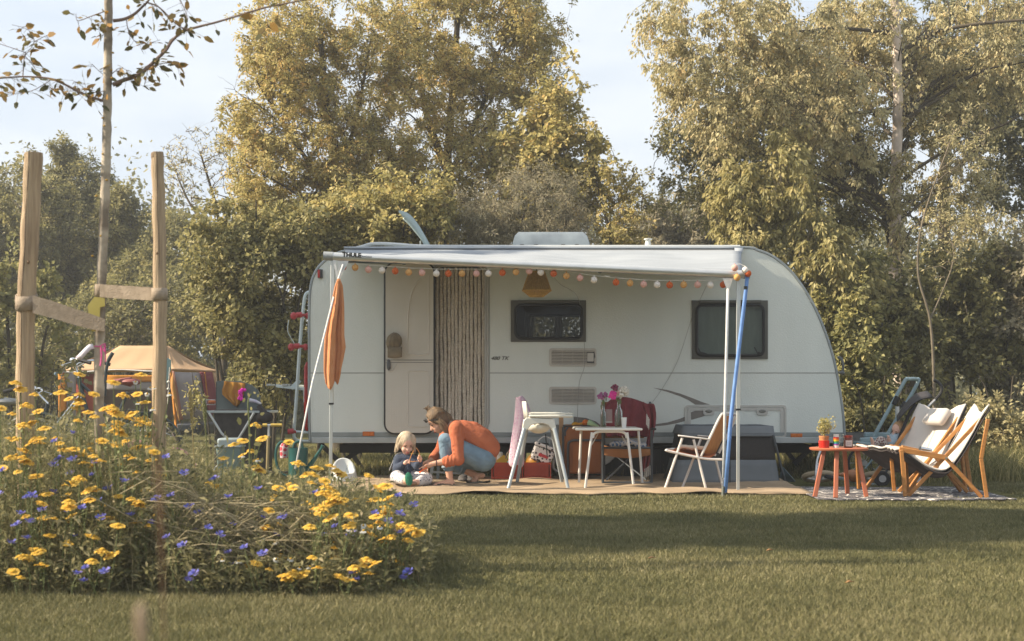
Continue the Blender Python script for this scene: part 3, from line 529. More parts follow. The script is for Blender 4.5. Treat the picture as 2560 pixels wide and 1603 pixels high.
# side markers
mk = MB(); pxbox(mk, 795, 674, 807, 696, YC, YC-.03, YC); m1 = part('marker_base', mk, dark_pl, van, bevel=.004); mk = MB(); pxbox(mk, 795, 675, 801, 695, YC, YC-.036, YC-.029); part('marker_lens', mk, red_lens, m1, bevel=.003)
for x0, y0 in ((907, 1079), (1976, 1084)):
    mk = MB(); pxbox(mk, x0, y0, x0+29, y0+11, YC, YC-.02, YC); m1 = part('side_marker', mk, amber, van, bevel=.004)
    mk = MB(); pxbox(mk, x0+1.5, y0+3, x0+12, y0+8, YC, YC-.024, YC-.019); pxbox(mk, x0+17, y0+3, x0+27, y0+8, YC, YC-.024, YC-.019); part('reflector', mk, amber, m1, bevel=.002)
# service hatch
hm = M('hatch_frame', (.52, .51, .47), (.46, .45, .42), rough=.5)
h = MB(); h.plate(rrect(1712, 1013, 1966, 1095, 8), YC-.012, YC, [rrect(1717, 1018, 1961, 1090, 6)]); h.plate(rrect(1718.5, 1019.5, 1959.5, 1089, 6), YC-.009, YC, [rrect(1727, 1027, 1951, 1083, 3)]); hf = part('service_hatch', h, hm, van, smooth=False)
for x in (1758, 1892):
    h = MB(); h.plate(rrect(x, 1020, x+28, 1038, 6), YC-.018, YC-.004); l = part('latch', h, hm, hf, bevel=.002); h = MB(); h.ell(P(x+14, 1028, YC-.02), (.038, .008, .018)); part('latch_button', h, M('latch_grey', (.22, .22, .2)), l)
# swoosh decal
dc = MB(); U = [(1632, 969.5), (1668, 975), (1700, 984), (1730, 995), (1755, 1005), (1776, 1012)]; L_ = [(1738, 1012), (1722, 1001), (1700, 991), (1668, 980)]
dc.plate(U+L_, YC-.002, YC-.0005, edge=False); part('side_decal', dc, M('decal_grey', (.20, .18, .16), (.17, .155, .14), rough=.6), van); dc = MB(); dc.plate([(1636, 1061), (1670, 1056), (1700, 1047), (1712, 1042), (1712, 1053), (1690, 1059), (1660, 1064), (1636, 1066)], YC-.002, YC-.0005, edge=False)
part('side_decal', dc, M('decal_grey', (1, 1, 1)), van); dc = MB(); dc.plate([(1727, 1031), (1738, 1027), (1762, 1027), (1768, 1036), (1756, 1042), (1728, 1050)], YC-.0035, YC-.002, edge=False); part('side_decal', dc, M('decal_grey', (1, 1, 1)), van); dc = MB(); dc.plate([(1434, 1042), (1465, 1045), (1490, 1054), (1500, 1062), (1470, 1058), (1434, 1058)], YC-.002, YC-.0005, edge=False)
part('side_decal', dc, M('decal_grey', (1, 1, 1)), van)
tx = text_mb(MB(), '480 TK', .052, P(1227, 900, YC-.002), shear=.35, sx=1.15, bold=.0012); part('model_lettering', tx, M('lettering_grey', (.10, .10, .095)), van, smooth=False)
# doorway
df = MB(); df.tube([P(x, y, YC-.006) for x, y in rrect(1082, 660, 1219, 1085, 25, 7)], .012, 8, closed=True); df.tube([P(x, y, YC-.004) for x, y in rrect(1086, 665, 1214, 1081, 23, 7)], .010, 8, closed=True); part('door_frame', df, M('door_frame_grey', (.42, .42, .39), rough=.5), van)
st = MB(); pxbox(st, 1086, 1078, 1214, 1083, YC, YC, YC+.4); part('door_sill', st, grey_al, van)
# open door leaf folded flat against the wall
dm = M('door_inner_beige', (.57, .55, .49), (.52, .50, .445), scale=2, rough=.5)
YD = YC-.10
d = MB(); d.plate(rrect(966, 662, 1085, 1082, 22, 7), YD, YD+.05, Yp=YC); door = part('door', d, dm, van, bevel=.008)
d = MB(); d.tube([P(x, y, YC)+Vector((0, YD+.015-YC, 0)) for x, y in rrect(965, 661.5, 1086, 1082.5, 23, 7)], .015, 8, closed=True); part('door_seal', d, black_rub, door)
def PD(x, y, dy=0): q = P(x, y, YC); q.y = YD-dy; return q
d = MB(); d.tube([PD(967, 901), PD(1084, 901)], .0045, 6); d.tube([PD(967, 907), PD(1084, 907)], .0035, 6); part('door_split', d, seam_m, door)
d = MB()
d.tube([PD(x, y) for x, y in rrect(1021, 928, 1073, 1066, 7)], .0075, 6, closed=True)
d.tube(catmull([PD(1073, 690), PD(1073, 780), PD(1073, 875), PD(1066, 887), PD(1030, 887), PD(1022, 880), PD(1021, 840), PD(1022, 790), PD(1028, 745), PD(1040, 715), PD(1052, 700)], 4), .0075, 6)
d.tube(catmull([PD(970, 930), PD(984, 927), PD(993, 912)], 5), .006, 6)
part('door_moulding', d, M('door_mould', (.60, .57, .51), (.56, .53, .47), rough=.45), door)
d = MB()
for i in range(7):
    for j in range(19): d.ell(PD(977+6.3*i, 963+5.9*j), (.0055, .004, .0055), 6, 4)
part('dimple_pattern', d, M('door_mould', (1, 1, 1)), door)
d = MB(); d.ell(PD(974, 913, .01), (.022, .02, .058), 14, 10); d.bar(PD(972, 900, .03), PD(979, 922, .03), .01, .02); part('door_handle', d, M('handle_grey', (.10, .11, .12), rough=.4), door)
# roof
rf = MB(); rf.box((P(1378, 600, 15).x, 15.0, P(1378, 612, YC).z), (.80, .8, .05)); hb = part('skylight', rf, M('skylight_base', (.5, .52, .52)), van, bevel=.01)
q0 = P(1378, 617, YC); rf = MB()
prof = [(0, .0), (.03, .11), (.06, .135), (.4, .150)]
X0, X1 = P(1279, 600, 14.6).x, P(1477, 600, 14.6).x; zt = P(0, 578, 14.6).z; zb = q0.z+.01; rows = []
for k, (ins, zf) in enumerate(((0, 0), (.012, .45), (.035, .8), (.075, 1.0))):
    z = zb+(zt-zb)*zf; rows.append([Vector((X0+ins, 14.6+ins, z)), Vector((X1-ins, 14.6+ins, z)), Vector((X1-ins, 15.4-ins, z)), Vector((X0+ins, 15.4-ins, z)), Vector((X0+ins, 14.6+ins, z))])
rf.grid(rows); rf.add(rows[-1][:4], [(0, 1, 2, 3)]); part('skylight_dome', rf, roofp, hb, bevel=.008)
for x in (1300, 1335, 1403, 1437): part('skylight_clip', pxbox(MB(), x, 611, x+10, 616, 14.58, 14.575, 14.60), dark_pl, hb)
rf = MB(); cz = P(0, 619, YC).z; cp = P(1620, 600, 15.0); zc = P(0, 597, 15.0).z; rf.lathe([(.034, cz-.02), (.034, zc-.05), (.030, zc-.045), (.028, zc-.018), (.0, zc-.018)], (cp.x, 15.0, 0), 14); rf.lathe([(.0, zc), (.046, zc), (.046, zc-.012), (0, zc-.012)], (cp.x, 15.0, 0), 14); rf.tube([(cp.x, 15.0, zc-.02), (cp.x, 15.0, zc-.005)], .006, 6)
part('chimney', rf, M('chimney_white', (.6, .61, .6), rough=.4), van)
# raised front flap: a curved tinted lid
fp = [P(x, y, 14.9) for x, y in ((1002, 540), (1015, 552), (1032, 572), (1048, 592), (1060, 612), (1066, 628))]; fp2 = [P(x, y, 14.9) for x, y in ((1003, 536), (1025, 543), (1046, 565), (1063, 592), (1074, 612), (1080, 628))]
fa = catmull(fp2, 4); rf = MB(); rows = [[Vector((p.x, y, p.z)) for p in fa] for y in (14.6, 14.7, 14.9, 15.1, 15.2)]; rf.grid(rows)
for y, s in ((14.6, 1), (15.2, 1)):
    fb = catmull([Vector((p.x, 0, p.z)) for p in fp], 4); rf.grid([[Vector((p.x, y, p.z)) for p in fa], [Vector((p.x, y, p.z)) for p in fb]])
part('open_roof_hatch', rf, M('roof_hatch_tint', (.36, .44, .44), (.30, .37, .38), rough=.3), van, solid=.008)
rf = MB(); rf.tube([P(1051, 618, 14.9), P(1051, 602, 14.9)], .008, 6); part('hatch_stay', rf, white_pl, van)
# roof edge bulge with roof rail
rl = MB(); rl.tube(catmull([P(x, y, YC+.05) for x, y in ((862, 627), (905, 617), (925, 611), (955, 609.5), (1000, 612), (1070, 616), (1300, 617), (1850, 617))], 6), .018, 8); part('roof_rail', rl, M('roof_rail_white', (.56, .58, .58), rough=.35), van)
# underside: steadies, wheels, drawbar
for x0, x1, Y in ((800, 876, 14.5), (928, 846, 14.6), (862, 912, 15.7), (2040, 1985, 14.5), (1950, 2010, 15.7)):
    j = MB(); j.bar(P(x0, 1108, Y), P(x1, 1182 if x0 < x1 else 1160, Y), .035, .05); jj = part('corner_steady', j, M('steady_steel', (.045, .04, .038), (.03, .027, .025), rough=.7), van)
for y0 in (14.12, 15.88):
    wh = part('wheel', MB().tube([(P(1500, 0, YC).x, y0, .32), (P(1500, 0, YC).x, y0+.19, .32)], .32, 28), M('tyre', (.03, .03, .03), rough=.8), van, bevel=.03)
    part('rim', MB().tube([(P(1500, 0, YC).x, y0-.01, .32), (P(1500, 0, YC).x, y0+.2, .32)], .19, 20), grey_al, wh, bevel=.01)
db = MB(); e = P(2100, 1104, YC); hitch = Vector((4.62, 15.1, .42))
for y in (14.5, 15.7): db.bar(Vector((2.9, y, .40)), hitch, .05, .09)
db.bar(hitch, hitch+Vector((.35, 0, 0)), .06, .06); db.box((e.x+.12, 15.1, .37), (.24, 1.6, .1)); part('drawbar', db, M('galvanised', (.12, .12, .12), (.08, .08, .08), metal=.3), van)
jw = MB(); jw.tube([(4.3, 15.0, .75), (4.3, 15.0, .2)], .024, 10); j1 = part('jockey_wheel', jw, grey_al, van); part('jockey_tyre', MB().tube([(4.3, 14.97, .1), (4.3, 15.03, .1)], .1, 18), black_rub, j1)
fh = MB(); fh.tube(catmull([P(2094, 893, YC-.01), P(2104, 898, YC-.03), P(2108, 915, YC-.03), P(2106, 930, YC-.01)], 5), .014, 8); fh.ell(P(2104, 932, YC-.02), (.035, .02, .02)); part('grab_handle', fh, M('handle_dark', (.13, .14, .14)), van)
# rear lights and bike rack
for y in (14.10, 16.05):
    t = MB(); a0 = P(768, 905, YC); b0 = P(768, 1078, YC)
    t.tube([(a0.x-.012, y, a0.z), (a0.x-.028, y, a0.z-.05), (a0.x-.030, y, (a0.z+b0.z)/2), (a0.x-.028, y, b0.z+.04), (a0.x-.012, y, b0.z)], [.012, .02, .022, .02, .012], 10); tl = part('tail_light', t, red_lens, van)
    t = MB(); mz = (a0.z+b0.z)/2; t.tube([(a0.x-.036, y, mz+.10), (a0.x-.036, y, mz-.06)], .018, 10); part('indicator_lens', t, M('clear_lens', (.55, .56, .56), rough=.2), tl)
rk = thing('bike_rack', 'pale grey tubular bicycle rack with red clamps on the rear of the caravan', 'bicycle rack', (P(745, 0, YC).x, 15.0, .7))
for Y in (14.25, 15.85):
    t = MB(); t.tube(catmull([P(x, y, 14.1) for x, y in ((775, 727), (764, 729), (757, 739), (752, 775), (744, 865), (735, 1000), (729, 1080), (732, 1098), (745, 1104), (773, 1105))], 6), .018, 10)
    for i, v in enumerate(t.v): t.v[i] = (v[0], v[1]-14.1+Y, v[2])
    part('upright_tube', t, pale_tube, rk)
t = MB()
for Y in (14.3, 15.8): t.bar(P(772, 975, 14.1)+Vector((0, Y-14.1, 0)), P(682, 965, 14.1)+Vector((0, Y-14.1, 0)), .05, .03); t.bar(P(742, 950, 14.1)+Vector((0, Y-14.1, 0)), P(720, 972, 14.1)+Vector((0, Y-14.1, 0)), .02, .045)
part('carrier_arm', t, pale_tube, rk, bevel=.004)
for x in (666, 706):
    c = P(x, 962, 14.1); t = MB(); t.bar((c.x, 14.25, c.z), (c.x, 15.95, c.z), .055, .02); rr_ = part('wheel_channel', t, M('channel_grey', (.42, .45, .45)), rk, bevel=.004)
    t = MB(); t.tube([(c.x+.06*math.cos(a_), 14.3, c.z+.01+.07*math.sin(a_)) for a_ in np.linspace(0, 2*math.pi, 15)[:-1]], .005, 6, closed=True); part('wheel_strap', t, dark_pl, rr_)
red_cl = M('red_clamp', (.42, .045, .05), (.34, .03, .04), rough=.5)
for x, y, l in ((748, 787, 26), (742, 865, 26), (727, 1078, 12)):
    t = MB(); t.tube([P(x-7, y+1, 14.07), P(x+7, y, 14.07)], .030, 10); t.tube([P(x, y, 14.05), P(x+l, y+2, 14.1)], .016, 8)
    if l > 20: t.ell(P(x-14, y+3, 14.05), (.036, .03, .04)); t.ell(P(x+l-4, y+3, 14.1), (.03, .03, .036))
    part('clamp', t, red_cl, rk)
t = MB(); t.tube([P(750, 787, 14.1), P(770, 788, 14.1)], .012, 8); t.tube([P(727, 1078, 14.1), P(772, 1082, 14.1)], .014, 8); t.tube(catmull([P(722, 800, 14.1), P(720, 830, 14.1), P(738, 862, 14.1)], 5), .005, 6); part('cross_tube', t, pale_tube, rk)

# ================================================================ AWNING
YR = 12.0
aw_m = M('awning_fabric', (.33, .355, .385), (.27, .295, .325), scale=1.6, rough=.75, bump=.25, bscale=3.5, stretch=(1, 3, 1))
L0 = P(812, 640, YR); L1 = P(1871, 687, YR)
awn = thing('awning', 'pale grey roll-out awning with silver front rail shading the caravan side', 'awning', (.2, 13.0, 2.1))
t = MB(); t.tube([L0, L1], .036, 16); rail = part('front_rail', t, M('rail_silver', (.62, .63, .63), (.55, .56, .56), rough=.28, metal=.55), awn)
t = MB(); dx = (L1-L0).normalized(); pieces('end_cap', [MB().tube([L0-dx*.01, L0+dx*.075], .039, 16), MB().tube([L1-dx*.04, L1+dx*.01], .039, 16)], M('cap_grey', (.33, .35, .36), metal=.3), rail)
zv = Vector((0, 0, 1)); xd = dx; zd = Vector((-dx.z, 0, dx.x))
t = text_mb(MB(), 'THULE', .052, P(856, 641.5, YR-.0375), xd, zd, bold=.0030, sx=1.05); text_mb(t, 'Omnistor', .030, P(900, 643.5, YR-.0375), xd, zd, sx=.9); part('rail_lettering', t, M('lettering_black', (.02, .02, .02)), rail, smooth=False)
rows = []; n = 44
for j in range(9):
    v = j/8; row = []
    for i in range(n+1):
        u = i/n; a_ = P(862+(1852-862)*u, 624, YC).lerp(P(862+(1852-862)*u, 624, YC), 0); a_.y = YC-.01; b_ = L0.lerp(L1, .055+u*.93)+Vector((0, .0, .030))
        p = a_.lerp(b_, v); p.z -= .035*math.sin(math.pi*v)*(1+.35*math.sin(u*23)+.3*math.sin(u*9+2)); row.append(p)
    rows.append(row)
part('canopy', MB().grid(rows), aw_m, awn, solid=.003)
c = [P(862+(1846-862)*u, 631+1.3*math.sin(u*30)+(2.5 if u < .03 else 0), YC-.10) for u in np.linspace(0, 1, 40)]; t = MB(); t.tube(c, .006, 6); part('canopy_cord', t, M('cord_dark', (.06, .065, .07)), awn)
t = MB(); rows = [[P(x, 617+6*j/3, YC-.03-.03*math.sin(j*1.05)) for x in range(860, 1861, 50)] for j in range(4)]; t.grid(rows); part('canopy_hem', t, aw_m, awn, solid=.004)
t = MB(); fl_ = [[P(1836, 620, 13.9), P(1858, 620, 13.88)], [P(1838, 634, 13.84), P(1856, 630, 13.82)], [P(1846, 645, 13.8), P(1852, 642, 13.78)]]; t.grid(fl_); part('loose_canopy_corner', t, aw_m, awn, solid=.004)
leg_m = M('awning_leg', (.56, .58, .56), (.50, .52, .50), rough=.35, metal=.4)
for x, x2, y, lab in ((832, 826, 652, ''), (1846, 1845, 690, '')):
    tp = P(x, y, YR); ft = P(x2, 0, YR); ft.z = .012; t = MB(); mid = tp.lerp(ft, .62)
    t.bar(tp, mid, .036, .022, up=(0, 1, 0)); t.bar(mid, ft, .029, .018, up=(0, 1, 0)); lg = part('support_leg', t, leg_m, awn, bevel=.003)
    t = MB(); t.box(mid, (.042, .03, .016)); part('leg_collar', t, black_rub, lg); t = MB(); t.box((ft.x, ft.y, .008), (.06, .06, .014)); part('leg_foot', t, dark_pl, lg, bevel=.003)
arm_m = M('arm_blue_grey', (.10, .15, .19), (.07, .11, .14), rough=.5)
for p0, p1, p2 in (((850, 652), (1010, 655), (905, 645)), ((1840, 690), (1500, 676), (1250, 663))):
    a_, e_, w_ = P(*p0, YR+.05), P(p1[0], p1[1], 12.9), P(p2[0], p2[1], 13.95); w_.z = 2.30; t = MB(); t.bar(a_, e_, .03, .04); t.bar(e_, w_, .03, .04); t.ell(e_, .03, 8, 6); part('folding_arm', t, arm_m, awn)
# straps
def strap(name, pts, w, mat, label, cat, wdir=(1, 0, 0), extra=None, group=None):
    pts = [Vector(p) for p in pts]; W_ = Vector(wdir)*w/2; t = MB(); t.grid([[p-W_ for p in pts], [p+W_ for p in pts]]); b = Vector((pts[-1].x, pts[-1].y, 0))
    root = thing(name, label, cat, b, group); part('webbing', t, mat, root, solid=.003)
    if extra:
        for nm, mb, mt in extra: part(nm, mb, mt, root)
    return root
wst = M('white_webbing', (.68, .68, .66), (.58, .58, .57), scale=30, rough=.8); bst = M('blue_webbing', (.16, .30, .62), (.12, .24, .52), scale=20, rough=.7)
gp = P(1808, 1228, 11.55)
t = MB(); tz_ = P(1820, 699, YR-.02)
def fan(px0, px1, pyt, pxm, pym, Y):
    rows = []
    for j in range(5):
        f = j/4; row = []
        for i in range(9): g_ = i/8; x = px0+(px1-px0)*g_; xm = pxm-3+6*g_; row.append(P(x+(xm-x)*f, pyt+(pym-pyt)*f, Y+.012*math.sin(g_*25)*(1-f)))
        rows.append(row)
    return MB().grid(rows)
pg = MB(); pg.tube([P(1808, 1240, 11.55)+Vector((0, 0, .08)), P(1806, 1258, 11.5)+Vector((0, 0, .0))], [.014, .010], 8); pg.box(P(1808, 1236, 11.55), (.035, .02, .03))
sp = MB(); sp.tube([P(1808+4*math.cos(a_), 1196+a_*.62, 11.6+.012*math.sin(a_)) for a_ in np.linspace(0, 38, 120)], .003, 5)
strap('storm_strap', [P(1820, 722, YR-.03), P(1817, 850, 11.9), P(1813, 1000, 11.8), P(1809, 1195, 11.6)], .026, wst, 'white storm strap pegged in front of the awning right leg', 'strap', extra=[('strap_fan', fan(1806, 1832, 696, 1820, 723, YR-.03), wst), ('ground_peg', pg, M('peg_dark', (.09, .10, .08))), ('spring', sp, grey_al)])
bk = MB(); bk.box(P(1864, 720, 11.96), (.03, .02, .03))
strap('storm_strap', [P(1869, 684, YR-.05), P(1866, 715, 11.96), P(1858, 780, 11.9), P(1838, 950, 11.8), P(1826, 1060, 11.72), P(1813, 1232, 11.55)], .034, bst, 'bright blue storm strap leaning beside the awning right leg', 'strap', extra=[('buckle', bk, dark_pl)])
strap('guy_line', [P(858, 660, YR-.03), P(845, 700, YR-.04), P(815, 820, 11.8), P(780, 960, 11.6), P(738, 1172, 11.2)], .016, wst, 'thin white guy strap slanting from the towel down into the flowers', 'strap', extra=[('strap_fan', fan(845, 872, 652, 846, 700, YR-.02), wst), ('strap_loop', MB().grid([[P(832, 650, YR-.03), P(838, 650, YR-.03)], [P(843, 702, YR-.04), P(848, 702, YR-.04)]]), wst)])
# thin cords on the wall
t = MB(); t.tube(catmull([P(1368, 672, 12.9), P(1400, 710, 13.6), P(1448, 752, YC-.03), P(1462, 900, YC-.03), P(1448, 960, YC-.05), P(1443, 1060, YC-.06)], 6), .0025, 5); ob = solo('power_cable', t, M('cable_grey', (.3, .3, .28)), 'thin cable running from the pendant lamp down past the vents', 'cable', loc=P(1443, 1060, 13.95))
t = MB(); t.tube(catmull([P(1766, 715, 13.0), P(1745, 760, YC-.02), P(1728, 800, YC-.02), P(1695, 900, YC-.02), P(1660, 965, YC-.02), P(1628, 1010, YC-.03)], 6), .0022, 5); ob = solo('power_cable', t, M('cable_grey', (1, 1, 1)), 'thin cord slanting down the wall left of the larger caravan window', 'cable', loc=P(1628, 1010, 13.95))
# string of cotton ball lights
BC = {'o': M('ball_rust', (.60, .13, .025), (.48, .09, .02), scale=60, rough=.9, bump=.5, bscale=160), 'm': M('ball_mustard', (.66, .36, .12), (.55, .29, .09), scale=60, rough=.9, bump=.5, bscale=160), 'p': M('ball_pink', (.70, .40, .33), (.60, .33, .28), scale=60, rough=.9, bump=.5, bscale=160), 'w': M('ball_white', (.78, .72, .66), (.70, .64, .58), scale=60, rough=.9, bump=.5, bscale=160)}
balls = [(858, 668, 'o'), (888, 669, 'm'), (921, 674, 'p'), (955, 676, 'w'), (988, 678, 'o'), (1022, 681, 'm'), (1055, 682, 'p'), (1091, 684, 'w'), (1121, 684, 'o'), (1155, 684, 'm'), (1191, 684, 'p'), (1221, 684, 'w'), (1256, 682, 'o'), (1290, 680, 'm'), (1323, 678, 'p'), (1352, 681, 'w'), (1384, 684, 'o'), (1416, 690, 'm'), (1450, 695, 'p'), (1485, 700, 'w'), (1540, 706, 'o'), (1575, 708, 'm'), (1609, 711, 'p'), (1643, 712, 'w'), (1674, 713, 'o'), (1709, 712, 'm'), (1744, 712, 'p'), (1776, 713, 'w'), (1808, 712, 'o'), (1837, 670, 'p'), (1863, 676, 'w'), (1870, 684, 'o'), (1843, 694, 'm')]
sl_ = thing('string_lights', 'string of rust, mustard, pink and white cotton balls under the awning rail', 'string lights', P(1340, 690, YR))
cord = [P(x, y-11, YR+.03) for x, y, c in balls[:29]]; t = MB(); t.tube([P(850, 655, YR)]+cord+[P(1832, 700, YR), P(1843, 685, YR-.05), P(1837, 662, YR-.05), P(1850, 660, YR-.06), P(1866, 668, YR-.06)], .0028, 5); t.tube([P(1512, 691, YR+.03), P(1524, 692, YR+.03)], .008, 6); part('light_cord', t, white_pl, sl_)
for i, (x, y, c) in enumerate(balls):
    t = MB(); Yb = YR+.03 if i < 29 else YR-.07; q = P(x, y, Yb); t.ell(q, .0305, 16, 12); t.tube([q+Vector((0, 0, .028)), q+Vector((0, 0, .040))], .005, 6); part('cotton_ball', t, BC[c], sl_)
# rattan pendant lamp
rt = M('rattan', (.58, .38, .12), (.42, .26, .07), scale=50, rough=.8)
pl = thing('pendant_lamp', 'amber woven rattan pendant lamp hanging under the awning', 'lamp', P(1342, 682, 12.8)); c0 = P(1342, 0, 12.8); s_ = F/12.8
z = lambda py: P(0, py, 12.8).z
pr = [(.075, z(680)), (.138, z(727)), (.068, z(741))]
t = MB(); n = 40
for i in range(n):
    a0 = 2*math.pi*i/n
    t.tube([(c0.x+r_*math.cos(a0), 12.8+r_*math.sin(a0), zz) for r_, zz in pr], .0042, 4)
for r_, zz in pr: t.tube([(c0.x+r_*math.cos(a_), 12.8+r_*math.sin(a_), zz) for a_ in np.linspace(0, 2*math.pi, 41)[:-1]], .006, 5, closed=True)
part('lamp_shade', t, rt, pl)
t = MB(); t.lathe([(.064, z(681)), (.128, z(726)), (.060, z(739))], (c0.x, 12.8, 0), 24); part('shade_lining', t, M('rattan_lining', (.50, .33, .10), (.38, .24, .07), scale=40, transl=.3), pl)
t = MB(); t.tube([(c0.x, 12.8, z(662)), (c0.x, 12.8, z(690))], .006, 6); t.lathe([(.02, z(680)), (.02, z(700)), (0, z(700))], (c0.x, 12.8, 0), 10); part('lamp_holder', t, dark_pl, pl)
# chenille door curtain
cu = thing('string_curtain', 'beige and brown chenille string curtain filling the caravan doorway', 'curtain', P(1150, 1078, YC+.03))
ch1 = M('chenille_beige', (.70, .64, .55), (.46, .41, .33), scale=90, rough=1, bump=1, bscale=90, contrast=(.4, .62)); ch2 = M('chenille_brown', (.30, .25, .19), (.18, .145, .11), scale=60, rough=1)
t = MB(); t.bar(P(1087, 669, YC+.03), P(1213, 669, YC+.03), .02, .02); part('curtain_rod', t, dark_pl, cu)
for i in range(13):
    x = 1093+9.6*i+random.uniform(-.8, .8); k = 46; sw = random.uniform(-2.2, 2.2)
    pts = [P(x+sw*(j/k)**2+.5*math.sin(j*.5+i), 670+(1073-670)*j/k, YC+.04+.01*math.sin(j*.3+i*2)) for j in range(k+1)]
    rs = [.0175*(1+random.uniform(-.16, .2)) for _ in pts]; part('strand', MB().tube(pts, rs, 7), ch1, cu)
for i in range(12):
    x = 1097.8+9.6*i; pts = [P(x+random.uniform(-.6, .6), 670+(1066-670)*j/20, YC+.062) for j in range(21)]; part('strand', MB().tube(pts, .0065, 5), ch2, cu)
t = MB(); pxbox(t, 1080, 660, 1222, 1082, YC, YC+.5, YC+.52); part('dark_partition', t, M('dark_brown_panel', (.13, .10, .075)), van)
# ================================================================ RUGS
jute = M('jute_weave', (.37, .275, .18), (.28, .205, .13), scale=3, rough=.95, bump=.5, bscale=120)
def rug(name, label, x0, x1, y0, y1, mat, wav, seed, skew=0):
    rg = random.Random(seed); rows = []; nx, ny = 90, 26
    for j in range(ny+1):
        v = j/ny; row = []
        for i in range(nx+1):
            u = i/nx; x = x0+(x1-x0)*u+skew*v; y = y0+(y1-y0)*v+(1-v)**4*(.03*math.sin(u*40)+.02*math.sin(u*93+1)); z = .012+wav*(.5+.5*mnoise.noise(Vector((x*2.2, y*3.5, seed))))**2*1.3
            row.append((x, y, z))
        rows.append(row)
    return solo(name, MB().grid(rows), mat, label, 'rug', loc=((x0+x1)/2, (y0+y1)/2, 0), solid=.008)
rug('jute_rug', 'wide rumpled sand coloured jute mat laid under the awning', -1.98, 2.62, 11.62, 14.05, jute, .045, 3, skew=.05)
dr = bpy.data.materials.new('patterned_rug'); dr.use_nodes = True; t_ = dr.node_tree; b_ = t_.nodes['Principled BSDF']; b_.inputs['Roughness'].default_value = .95
tc_ = t_.nodes.new('ShaderNodeTexCoord'); vo = t_.nodes.new('ShaderNodeTexVoronoi'); vo.feature = 'DISTANCE_TO_EDGE'; vo.inputs['Scale'].default_value = 7.5; ns = t_.nodes.new('ShaderNodeTexNoise'); ns.inputs['Scale'].default_value = 12
ad = t_.nodes.new('ShaderNodeMath'); ad.operation = 'LESS_THAN'; ad.inputs[1].default_value = .05; ml = t_.nodes.new('ShaderNodeMath'); ml.operation = 'MULTIPLY'; gt = t_.nodes.new('ShaderNodeMath'); gt.operation = 'GREATER_THAN'; gt.inputs[1].default_value = .47
mxx = t_.nodes.new('ShaderNodeMixRGB'); mxx.inputs[1].default_value = (.085, .08, .09, 1); mxx.inputs[2].default_value = (.62, .58, .52, 1)
t_.links.new(tc_.outputs['Object'], vo.inputs['Vector']); t_.links.new(tc_.outputs['Object'], ns.inputs['Vector']); t_.links.new(vo.outputs['Distance'], ad.inputs[0]); t_.links.new(ns.outputs['Fac'], gt.inputs[0]); t_.links.new(ad.outputs[0], ml.inputs[0]); t_.links.new(gt.outputs[0], ml.inputs[1]); t_.links.new(ml.outputs[0], mxx.inputs[0]); t_.links.new(mxx.outputs[0], b_.inputs['Base Color'])
rug('patterned_rug', 'dark grey rug with white broken net pattern under the lounge chairs', 2.50, 4.12, 10.95, 12.5, dr, .012, 9, skew=.10)

# ================================================================ THINGS UNDER THE AWNING
def base(px, Y, z=0): v = P(px, 0, Y); v.z = z; return v
def dot_mat(name, ground, dots, scale, thr=.28, rough=.8):
    m = bpy.data.materials.new(name); m.use_nodes = True; t = m.node_tree; b = t.nodes['Principled BSDF']; b.inputs['Roughness'].default_value = rough
    c = t.nodes.new('ShaderNodeTexCoord'); v = t.nodes.new('ShaderNodeTexVoronoi'); v.inputs['Scale'].default_value = scale; v.inputs['Randomness'].default_value = .6
    l = t.nodes.new('ShaderNodeMath'); l.operation = 'LESS_THAN'; l.inputs[1].default_value = thr; x = t.nodes.new('ShaderNodeMixRGB'); x.inputs[1].default_value = (*ground, 1); x.inputs[2].default_value = (*dots, 1)
    t.links.new(c.outputs['Object'], v.inputs['Vector']); t.links.new(v.outputs['Distance'], l.inputs[0]); t.links.new(l.outputs[0], x.inputs[0]); t.links.new(x.outputs[0], b.inputs['Base Color']); return m
# towel tied to the awning left leg
tow = M('orange_terry', (.64, .28, .13), (.58, .24, .10), scale=9, rough=1, bump=.7, bscale=260)
xl_ = [(697, 844), (715, 838), (760, 829), (800, 819), (840, 812), (880, 810), (930, 810), (975, 816)]; xr_ = [(697, 850), (715, 856), (760, 859), (800, 860), (840, 861), (875, 865), (900, 862), (950, 856), (975, 850)]; ye_ = ([0, .12, .3, .42, .55, .68, .76, .86, .93, 1], [958, 968, 976, 968, 950, 958, 962, 930, 885, 868])
rows = []
for k in range(40):
    f = k/39; row = []
    for i in range(33):
        u = i/32; ye = np.interp(u, *ye_); y = 697+(ye-697)*f; xa, xb = np.interp(y, *zip(*xl_)), np.interp(y, *zip(*xr_)); am = min(1, f*3)
        row.append(P(xa+(xb-xa)*u, y, 11.9+am*(.018*math.sin(u*11+f*1.2)+(.03 if u > .52 else 0)+.006*math.sin(u*31+f*4))))
    rows.append(row)
solo('towel', MB().grid(rows), tow, 'orange terry towel tied to the strap at the awning left leg', 'towel', loc=P(838, 968, 11.9), solid=.012)
